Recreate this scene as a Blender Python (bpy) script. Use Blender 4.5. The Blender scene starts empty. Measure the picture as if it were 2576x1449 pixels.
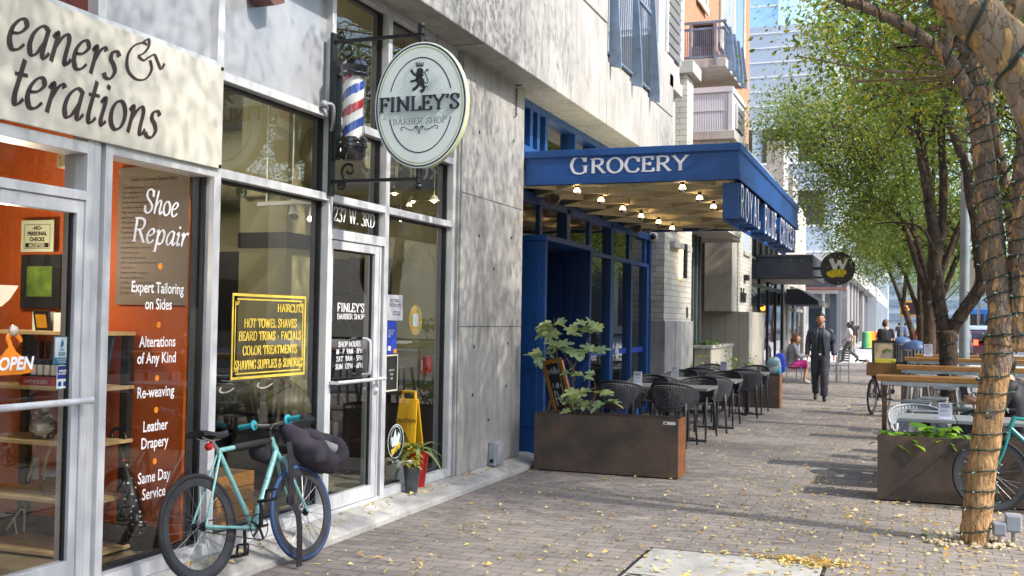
import bpy,bmesh,math,random
import numpy as np
from mathutils import Vector,Matrix,noise as mnoise
rnd=random.Random(7)
R=math.radians
sc=bpy.context.scene
col=sc.collection
# ---------------------------------------------------------------- camera
H=1.55
YAW,PITCH,ROLL=0.35991294,0.02956117,0.01656976
FPX=3949.29/3840*2576 # focal length in measuring pixels (photo measured at 2576 x 1449)
cf=Vector((-math.sin(YAW)*math.cos(PITCH),math.cos(YAW)*math.cos(PITCH),math.sin(PITCH)))
cr0=Vector((math.cos(YAW),math.sin(YAW),0));cu0=cr0.cross(cf)
cr=math.cos(ROLL)*cr0+math.sin(ROLL)*cu0
cu=-math.sin(ROLL)*cr0+math.cos(ROLL)*cu0
cam=bpy.data.objects.new('camera',bpy.data.cameras.new('camera'));col.objects.link(cam)
cam.data.sensor_width=36;cam.data.lens=3949.29/3840*36
cam.data.clip_start=0.05;cam.data.clip_end=3000
cam.matrix_world=Matrix(((cr.x,cu.x,-cf.x,0),(cr.y,cu.y,-cf.y,0),(cr.z,cu.z,-cf.z,H),(0,0,0,1)))
sc.camera=cam
def P(u,v,X=None,Y=None,Z=None):
    "measured photo pixel -> point on a known plane"
    d=cr*((u-1288)/FPX)-cu*((v-724.5)/FPX)+cf
    if X is not None:t=X/d.x
    elif Y is not None:t=Y/d.y
    else:t=(Z-H)/d.z
    return Vector((0,0,H))+d*t
# ---------------------------------------------------------------- world, sun, exposure
SUN=Vector((0.983*math.cos(R(40.8)),-0.186*math.cos(R(40.8)),math.sin(R(40.8)))).normalized()
w=bpy.data.worlds.new('World');sc.world=w;w.use_nodes=True
nt=w.node_tree;bg=nt.nodes['Background']
sky=nt.nodes.new('ShaderNodeTexSky');sky.sky_type='NISHITA';sky.sun_disc=False
sky.sun_elevation=R(40.8);sky.sun_rotation=R(100.7);sky.altitude=150;sky.dust_density=2.0
nt.links.new(sky.outputs[0],bg.inputs[0]);bg.inputs[1].default_value=0.15
sl=bpy.data.lights.new('sun','SUN');sl.energy=2.0;sl.angle=R(0.8);sl.color=(1,0.94,0.85)
so=bpy.data.objects.new('sun',sl);col.objects.link(so);so.rotation_euler=SUN.to_track_quat('Z','Y').to_euler()
sc.view_settings.view_transform='Standard';sc.view_settings.look='None'
sc.view_settings.exposure=1.72;sc.view_settings.gamma=1
sc.render.engine='CYCLES'
sc.cycles.max_bounces=8;sc.cycles.transparent_max_bounces=16;sc.cycles.diffuse_bounces=4
sc.cycles.glossy_bounces=4;sc.cycles.caustics_reflective=False;sc.cycles.caustics_refractive=False
sc.cycles.sample_clamp_indirect=6.0
sc.cycles.use_denoising=True
# ---------------------------------------------------------------- mesh builder
class MB:
    def __init__(s):s.v=[];s.f=[];s.m=[]
    def add(s,vs,fs,mi=0):
        n=len(s.v);s.v.extend([tuple(p)for p in vs])
        for f in fs:s.f.append(tuple(i+n for i in f));s.m.append(mi)
        return s
    def box(s,x0,x1,y0,y1,z0,z1,mi=0):
        x0,x1=min(x0,x1),max(x0,x1);y0,y1=min(y0,y1),max(y0,y1);z0,z1=min(z0,z1),max(z0,z1)
        vs=[(x,y,z)for z in(z0,z1)for y in(y0,y1)for x in(x0,x1)]
        return s.add(vs,[(0,2,3,1),(4,5,7,6),(0,1,5,4),(2,6,7,3),(0,4,6,2),(1,3,7,5)],mi)
    def obox(s,c,a,b,d,mi=0):
        "oriented box: centre and three half-axes"
        c,a,b,d=Vector(c),Vector(a),Vector(b),Vector(d)
        if a.cross(b).dot(d)<0:d=-d
        vs=[c+sx*a+sy*b+sz*d for sz in(-1,1)for sy in(-1,1)for sx in(-1,1)]
        return s.add(vs,[(0,2,3,1),(4,5,7,6),(0,1,5,4),(2,6,7,3),(0,4,6,2),(1,3,7,5)],mi)
    def bar(s,p,q,wx,wy,mi=0,up=(0,0,1)):
        "rectangular bar from p to q; wx across, wy along up"
        p,q=Vector(p),Vector(q);d=(q-p);L=d.length;d.normalize()
        u=Vector(up)
        if abs(d.dot(u))>0.98:u=Vector((0,1,0))
        a=d.cross(u).normalized();b=a.cross(d).normalized()
        return s.obox((p+q)/2,a*wx/2,b*wy/2,d*L/2,mi)
    def tube(s,pts,rad,n=8,caps=True,closed=False,mi=0,flat=1.0,up=None):
        pts=[Vector(p)for p in pts];k=len(pts)
        if not hasattr(rad,'__len__'):rad=[rad]*k
        vs=[];prev=None
        for i,p in enumerate(pts):
            if closed:d=pts[(i+1)%k]-pts[i-1]
            else:d=pts[min(i+1,k-1)]-pts[max(i-1,0)]
            d.normalize()
            if prev is None:
                u=Vector(up)if up else(Vector((0,0,1))if abs(d.z)<.9 else Vector((1,0,0)))
            else:u=prev
            a=(u-d*u.dot(d))
            if a.length<1e-6:a=d.orthogonal()
            a.normalize();prev=a;b=d.cross(a)
            for j in range(n):
                t=2*math.pi*j/n
                vs.append(p+(a*math.cos(t)*flat+b*math.sin(t))*rad[i])
        fs=[]
        for i in range(k if closed else k-1):
            for j in range(n):
                i2=(i+1)%k;j2=(j+1)%n
                fs.append((i*n+j,i*n+j2,i2*n+j2,i2*n+j))
        if caps and not closed:
            fs.append(tuple(range(n-1,-1,-1)));fs.append(tuple((k-1)*n+j for j in range(n)))
        return s.add(vs,fs,mi)
    def lathe(s,prof,c=(0,0,0),n=20,axis=(0,0,1),mi=0,cap=True):
        ax=Vector(axis).normalized();a=ax.orthogonal().normalized();b=ax.cross(a);c=Vector(c)
        vs=[]
        for r,z in prof:
            for j in range(n):
                t=2*math.pi*j/n
                vs.append(c+ax*z+(a*math.cos(t)+b*math.sin(t))*r)
        k=len(prof)
        fs=[(i*n+j,i*n+(j+1)%n,(i+1)*n+(j+1)%n,(i+1)*n+j)for i in range(k-1)for j in range(n)]
        if cap:fs+=[tuple(range(n-1,-1,-1)),tuple((k-1)*n+j for j in range(n))]
        return s.add(vs,fs,mi)
    def ball(s,c,r,n=12,m=8,mi=0,axes=None):
        c=Vector(c)
        if not hasattr(r,'__len__'):r=(r,r,r)
        A=axes or(Vector((1,0,0)),Vector((0,1,0)),Vector((0,0,1)))
        vs=[]
        for i in range(m+1):
            ph=math.pi*i/m
            for j in range(n):
                t=2*math.pi*j/n
                vs.append(c+A[0]*(r[0]*math.sin(ph)*math.cos(t))+A[1]*(r[1]*math.sin(ph)*math.sin(t))-A[2]*(r[2]*math.cos(ph)))
        fs=[(i*n+j,i*n+(j+1)%n,(i+1)*n+(j+1)%n,(i+1)*n+j)for i in range(m)for j in range(n)]
        return s.add(vs,fs,mi)
    def prism(s,poly,o,ux,uy,depth,mi=0,back=True):
        "polygon (2-D, counter-clockwise seen against depth) at frame o,ux,uy, pushed along vector depth; front face at o"
        o,ux,uy,dp=Vector(o),Vector(ux),Vector(uy),Vector(depth)
        n=len(poly);f=[o+ux*x+uy*y for x,y in poly]
        vs=f+[p+dp for p in f]
        fs=[tuple(range(n))]+([tuple(range(2*n-1,n-1,-1))]if back else[])
        fs+=[(i,n+i,n+(i+1)%n,(i+1)%n)for i in range(n)]
        return s.add(vs,fs,mi)
    def quad(s,a,b,c,d,mi=0):return s.add([a,b,c,d],[(0,1,2,3)],mi)
    def build(s,name,mats,parent=None,smooth=False,bevel=0,kind=None,seg=2,subsurf=0):
        me=bpy.data.meshes.new(name)
        me.from_pydata(s.v,[],s.f)
        mats=mats if isinstance(mats,(list,tuple))else[mats]
        for m in mats:me.materials.append(m)
        if len(mats)>1:me.polygons.foreach_set('material_index',s.m)
        me.validate(clean_customdata=False)
        bm=bmesh.new();bm.from_mesh(me);bmesh.ops.recalc_face_normals(bm,faces=bm.faces)if not getattr(s,'keep',False)else None
        bm.to_mesh(me);bm.free()
        me.update()
        if smooth:
            me.polygons.foreach_set('use_smooth',[True]*len(me.polygons))
            if smooth is not True:me.set_sharp_from_angle(angle=R(smooth))
        o=bpy.data.objects.new(name,me);col.objects.link(o)
        if parent is not None:
            o.parent=parent
            if parent.type=='EMPTY':o.matrix_parent_inverse=Matrix.Translation(parent.location).inverted()
        if bevel:
            b=o.modifiers.new('bevel','BEVEL');b.width=bevel;b.segments=seg;b.limit_method='ANGLE';b.angle_limit=R(40)
        if subsurf:
            b=o.modifiers.new('subsurf','SUBSURF');b.levels=subsurf;b.render_levels=subsurf
        if kind:o['kind']=kind
        return o
def tag(o,label=None,cat=None,group=None,kind=None):
    if label:o['label']=label
    if cat:o['category']=cat
    if group:o['group']=group
    if kind:o['kind']=kind
    return o
def thing(name,label,cat,loc=(0,0,0),group=None):
    o=bpy.data.objects.new(name,None);col.objects.link(o);o.location=loc;o.empty_display_size=.1
    return tag(o,label,cat,group)
KIDS={}
def kids(o):return[c for c in bpy.data.objects if c.parent is o]
def copy_tree(o,label=None,loc=None,rotz=None,parent=None,scale=None):
    c=o.copy();col.objects.link(c)
    if parent is not None:c.parent=parent
    for ch in kids(o):copy_tree(ch,parent=c)
    if label:c['label']=label
    if loc is not None:c.location=loc
    if rotz is not None:c.rotation_euler=(0,0,rotz)
    if scale is not None:c.scale=(scale,)*3
    return c
# ---------------------------------------------------------------- materials
def C(h,k=1.0):
    h=h.lstrip('#');c=[int(h[i:i+2],16)/255 for i in(0,2,4)]
    return tuple(k*(x/12.92 if x<=.04045 else((x+.055)/1.055)**2.4)for x in c)
MATS={}
def new_mat(name):
    m=bpy.data.materials.new(name);m.use_nodes=True;MATS[name]=m
    return m,m.node_tree.nodes,m.node_tree.links,m.node_tree.nodes['Principled BSDF']
def coords(N,L,scale=(1,1,1),rand=True):
    tc=N.new('ShaderNodeTexCoord');mp=N.new('ShaderNodeMapping');mp.inputs['Scale'].default_value=scale
    if rand:
        oi=N.new('ShaderNodeObjectInfo');ml=N.new('ShaderNodeVectorMath');ml.operation='SCALE';ml.inputs['Scale'].default_value=37.0
        L.new(oi.outputs['Random'],ml.inputs[0]);ad=N.new('ShaderNodeVectorMath');L.new(tc.outputs['Object'],ad.inputs[0]);L.new(ml.outputs[0],ad.inputs[1])
        L.new(ad.outputs[0],mp.inputs[0])
    else:L.new(tc.outputs['Object'],mp.inputs[0])
    return mp.outputs[0]
def ramp(N,L,fac,stops):
    r=N.new('ShaderNodeValToRGB');e=r.color_ramp.elements
    while len(e)<len(stops):e.new(.5)
    for i,(p,c)in enumerate(stops):e[i].position=p;e[i].color=(*c,1)if len(c)==3 else c
    L.new(fac,r.inputs[0]);return r.outputs[0]
def nz(N,L,vec,scale,detail=5,rough=.6,dist=0):
    n=N.new('ShaderNodeTexNoise');n.inputs['Scale'].default_value=scale;n.inputs['Detail'].default_value=detail
    n.inputs['Roughness'].default_value=rough;n.inputs['Distortion'].default_value=dist
    L.new(vec,n.inputs['Vector']);return n.outputs['Fac']
def mixc(N,L,fac,a,b,mode='MIX'):
    m=N.new('ShaderNodeMix');m.data_type='RGBA';m.blend_type=mode
    for s,x in((m.inputs[6],a),(m.inputs[7],b)):
        if hasattr(x,'links'):L.new(x,s)
        else:s.default_value=(*x,1)
    if hasattr(fac,'links'):L.new(fac,m.inputs[0])
    else:m.inputs[0].default_value=fac
    return m.outputs[2]
def bumpn(N,L,b,h,strength=.3,dist=.01):
    n=N.new('ShaderNodeBump');n.inputs['Strength'].default_value=strength;n.inputs['Distance'].default_value=dist
    L.new(h,n.inputs['Height']);L.new(n.outputs[0],b.inputs['Normal'])
def pm(name,c1,c2=None,scale=6,rough=.6,metal=0,bump=0,bscale=60,stretch=(1,1,1),lo=.35,hi=.65,spec=.5,coat=0,rvar=.1,emit=0):
    if name in MATS:return MATS[name]
    m,N,L,b=new_mat(name)
    c1=C(c1)if isinstance(c1,str)else c1
    if c2 is None:c2=tuple(x*.82 for x in c1)
    c2=C(c2)if isinstance(c2,str)else c2
    v=coords(N,L,stretch)
    f=nz(N,L,v,scale)
    L.new(ramp(N,L,f,[(lo,c1),(hi,c2)]),b.inputs['Base Color'])
    b.inputs['Metallic'].default_value=metal;b.inputs['Specular IOR Level'].default_value=spec;b.inputs['Coat Weight'].default_value=coat
    g=N.new('ShaderNodeMapRange');g.inputs[3].default_value=max(0,rough-rvar);g.inputs[4].default_value=min(1,rough+rvar)
    L.new(nz(N,L,v,scale*2.3),g.inputs[0]);L.new(g.outputs[0],b.inputs['Roughness'])
    if bump:bumpn(N,L,b,nz(N,L,v,bscale,4),bump,.01)
    if emit:
        b.inputs['Emission Color'].default_value=(*c1,1);b.inputs['Emission Strength'].default_value=emit
    return m
def glass_mat(name,tint=(.93,.95,.94),r0=.07,rough=.0,gain=1.0):
    m,N,L,b=new_mat(name);N.remove(b)
    out=N['Material Output'];t=N.new('ShaderNodeBsdfTransparent');t.inputs[0].default_value=(*tint,1)
    g=N.new('ShaderNodeBsdfGlossy');g.inputs['Roughness'].default_value=rough;g.inputs[0].default_value=(1,1,1,1)
    lw=N.new('ShaderNodeLayerWeight');lw.inputs[0].default_value=.5
    p=N.new('ShaderNodeMath');p.operation='POWER';p.inputs[1].default_value=4.0;L.new(lw.outputs['Facing'],p.inputs[0])
    a=N.new('ShaderNodeMath');a.operation='MULTIPLY_ADD';a.inputs[1].default_value=(1-r0)*gain;a.inputs[2].default_value=r0;L.new(p.outputs[0],a.inputs[0])
    a.use_clamp=True
    mx=N.new('ShaderNodeMixShader');L.new(a.outputs[0],mx.inputs[0]);L.new(t.outputs[0],mx.inputs[1]);L.new(g.outputs[0],mx.inputs[2])
    L.new(mx.outputs[0],out.inputs[0]);return m
def brick_mat(name,c1,c2,mortar,bw,bh,axis,msize=.008,rough=.8,bump=.6,bias=0,offset=.5,grime=.25,gcol=(.05,.045,.04)):
    "brick pattern; axis: 'xz','yz','xy' gives which object coordinates run along / up the course"
    m,N,L,b=new_mat(name)
    tc=N.new('ShaderNodeTexCoord');sp=N.new('ShaderNodeSeparateXYZ');cb=N.new('ShaderNodeCombineXYZ');L.new(tc.outputs['Object'],sp.inputs[0])
    L.new(sp.outputs['xyz'.index(axis[0])],cb.inputs[0]);L.new(sp.outputs['xyz'.index(axis[1])],cb.inputs[1])
    t=N.new('ShaderNodeTexBrick');L.new(cb.outputs[0],t.inputs['Vector'])
    t.inputs['Scale'].default_value=1;t.inputs['Brick Width'].default_value=bw;t.inputs['Row Height'].default_value=bh
    t.inputs['Mortar Size'].default_value=msize;t.inputs['Mortar Smooth'].default_value=.2;t.inputs['Bias'].default_value=bias;t.offset=offset
    t.inputs['Color1'].default_value=(*c1,1);t.inputs['Color2'].default_value=(*c2,1);t.inputs['Mortar'].default_value=(*mortar,1)
    f=nz(N,L,tc.outputs['Object'],3.1,7,.65);f2=nz(N,L,tc.outputs['Object'],45,4)
    g=ramp(N,L,f,[(.38,(0,0,0)),(.72,(1,1,1))])
    mg=N.new('ShaderNodeMath');mg.operation='MULTIPLY';mg.inputs[1].default_value=grime;L.new(g,mg.inputs[0])
    c=mixc(N,L,mg.outputs[0],t.outputs[0],gcol)
    c=mixc(N,L,.35,c,ramp(N,L,f2,[(.3,(.35,.35,.35)),(.7,(1,1,1))]),'MULTIPLY')
    L.new(c,b.inputs['Base Color']);b.inputs['Roughness'].default_value=rough
    iv=N.new('ShaderNodeMath');iv.operation='MULTIPLY_ADD';iv.inputs[1].default_value=-1;L.new(t.outputs['Fac'],iv.inputs[0])
    sm=N.new('ShaderNodeMath');sm.operation='MULTIPLY';sm.inputs[1].default_value=.25;L.new(f2,sm.inputs[0]);L.new(sm.outputs[0],iv.inputs[2])
    bumpn(N,L,b,iv.outputs[0],bump,.006)
    return m
def concrete_mat(name,c,dark=.72,scale=1.6,streak=.35,seed=0):
    m,N,L,b=new_mat(name)
    v=coords(N,L,(1,1,1),False)
    f=nz(N,L,v,scale,8,.62,.6);f2=nz(N,L,coords(N,L,(2.5,2.5,.35),False),4,6,.6);f3=nz(N,L,v,70,3)
    base=ramp(N,L,f,[(.3,tuple(x*dark for x in c)),(.55,c),(.75,tuple(min(1,x*1.16)for x in c))])
    s=ramp(N,L,f2,[(.45,(1,1,1)),(.75,(1-streak,)*3)])
    c1=mixc(N,L,1.0,base,s,'MULTIPLY')
    c2=mixc(N,L,.3,c1,ramp(N,L,f3,[(.35,(.45,)*3),(.6,(1,1,1))]),'MULTIPLY')
    L.new(c2,b.inputs['Base Color']);b.inputs['Roughness'].default_value=.85
    bumpn(N,L,b,f3,.35,.006)
    return m
M_alu=pm('brushed_aluminium','#d6d8db','#c8cacf',2,.4,.3,.05,200,(8,8,.6))
M_alud=pm('aluminium_return','#8f939c','#7d818a',4,.45,.7,0)
M_gasket=pm('black_gasket','#15161c','#0e0e12',8,.6)
M_black=pm('black_paint','#16171c','#0f1014',10,.35,0,.05,90)
M_blackm=pm('black_matte','#1b1b1d','#121213',10,.8)
M_white=pm('white_paint','#dcdcda','#d0d0ce',4,.5)
M_chrome=pm('chrome','#d9dadc','#bfc1c4',10,.16,1.0)
M_steel=pm('galvanised_steel','#a9adb0','#8f9497',5,.38,.9,.06,60)
M_glass=glass_mat('shop_glass',(.84,.85,.81),.085,0,1.0)
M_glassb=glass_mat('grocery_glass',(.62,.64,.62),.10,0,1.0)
M_conc=concrete_mat('board_concrete',(.38,.37,.355),.8)
M_conc2=concrete_mat('smooth_concrete',(.50,.485,.46),.74,1.1,.25)
M_red=pm('red_plastic','#b21d22','#9c161c',6,.35)
M_yellow=pm('yellow_plastic','#d9a916','#c89508',6,.4)
M_wood=pm('varnished_wood','#bd8438','#936024',5,.45,0,.1,40,(1,12,12))
X1,Y1,Z1=Vector((1,0,0)),Vector((0,1,0)),Vector((0,0,1))
# ================================================================ SETTING
M_paver=brick_mat('brick_pavers',C('#948a83'),C('#7f7872'),C('#5f5954'),.22,.11,'xy',.006,.85,.5,-.1,.5,.6,(.22,.205,.19))
M_asph=pm('asphalt',(.07,.07,.075),(.11,.11,.115),3,.85,0,.3,120)
M_slab=concrete_mat('pale_slab',(.40,.395,.375),.7,2.2,.2)
MB().box(-400,400,-120,900,-.4,-.16).build('ground',M_asph,kind='structure')
s=MB();s.box(-4.2,2.55,-12,45.3,-.3,0);s.build('sidewalk',M_paver,kind='structure')
s=MB();s.box(2.55,2.75,-12,45.3,-.3,.002);s.build('kerb',M_conc2,kind='structure',bevel=.02)
# far block pavement and the cross street in full sun
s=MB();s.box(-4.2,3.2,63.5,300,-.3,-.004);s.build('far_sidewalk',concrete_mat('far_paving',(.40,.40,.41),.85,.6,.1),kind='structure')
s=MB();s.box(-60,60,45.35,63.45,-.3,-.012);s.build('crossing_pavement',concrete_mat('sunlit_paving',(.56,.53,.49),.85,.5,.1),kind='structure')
s=MB();s.box(2.8,17,-60,45.3,-.3,-.13);s.box(3.25,17,63.5,300,-.3,-.02);s.build('road',M_asph,kind='structure')
s=MB();s.box(17,22,-60,45,-.3,.0);s.build('opposite_sidewalk',M_conc2,kind='structure')
s=MB()
for y in(47.2,49.2):s.box(2.8,17,y,y+.35,-.012,-.008)
for i in range(14):s.box(9.2,9.32,66+i*6,69+i*6,-.02,-.016)
s.box(3.25,17,65.0,65.5,-.02,-.016)
s.build('road_markings',pm('road_paint',(.7,.7,.68),(.55,.55,.53),8,.7),kind='structure')
# concrete utility slab let into the paving (joint strip round it, small cover ring)
a=P(1652,1379,Z=0);b=P(2058,1420,Z=0)
s=MB();s.box(-1.62,-.50,5.2,7.13,-.1,.004,0);s.box(-1.645,-1.62,5.2,7.155,-.1,.003,1);s.box(-1.62,-.475,7.13,7.155,-.1,.003,1);s.box(-.50,-.475,5.2,7.13,-.1,.003,1)
s.box(-1.62,-.5,6.345,6.357,0,.0055,1)
s.lathe([(.06,0),(.06,.008),(.045,.008),(.045,.003),(0.001,.003)],(-1.54,6.27,0),20,mi=2)
s.build('concrete_slab',[M_slab,M_blackm,pm('cover_ring','#4a3b30','#2c241e',8,.6)],kind='structure')
# doorstep ledge along the shops
s=MB();s.prism([(-4.3,-.1),(-3.655,-.1),(-3.655,.038),(-3.68,.048),(-3.9,.098),(-4.3,.098)],(0,-3,0),X1,Z1,(0,13.95,0))
for y in(1.2,4.6,7.9):s.box(-3.93,-3.654,y,y+.012,.03,.05)
s.build('ledge',concrete_mat('ledge_concrete',(.47,.46,.44),.7,2.4,.25),kind='structure',bevel=.008)
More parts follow.
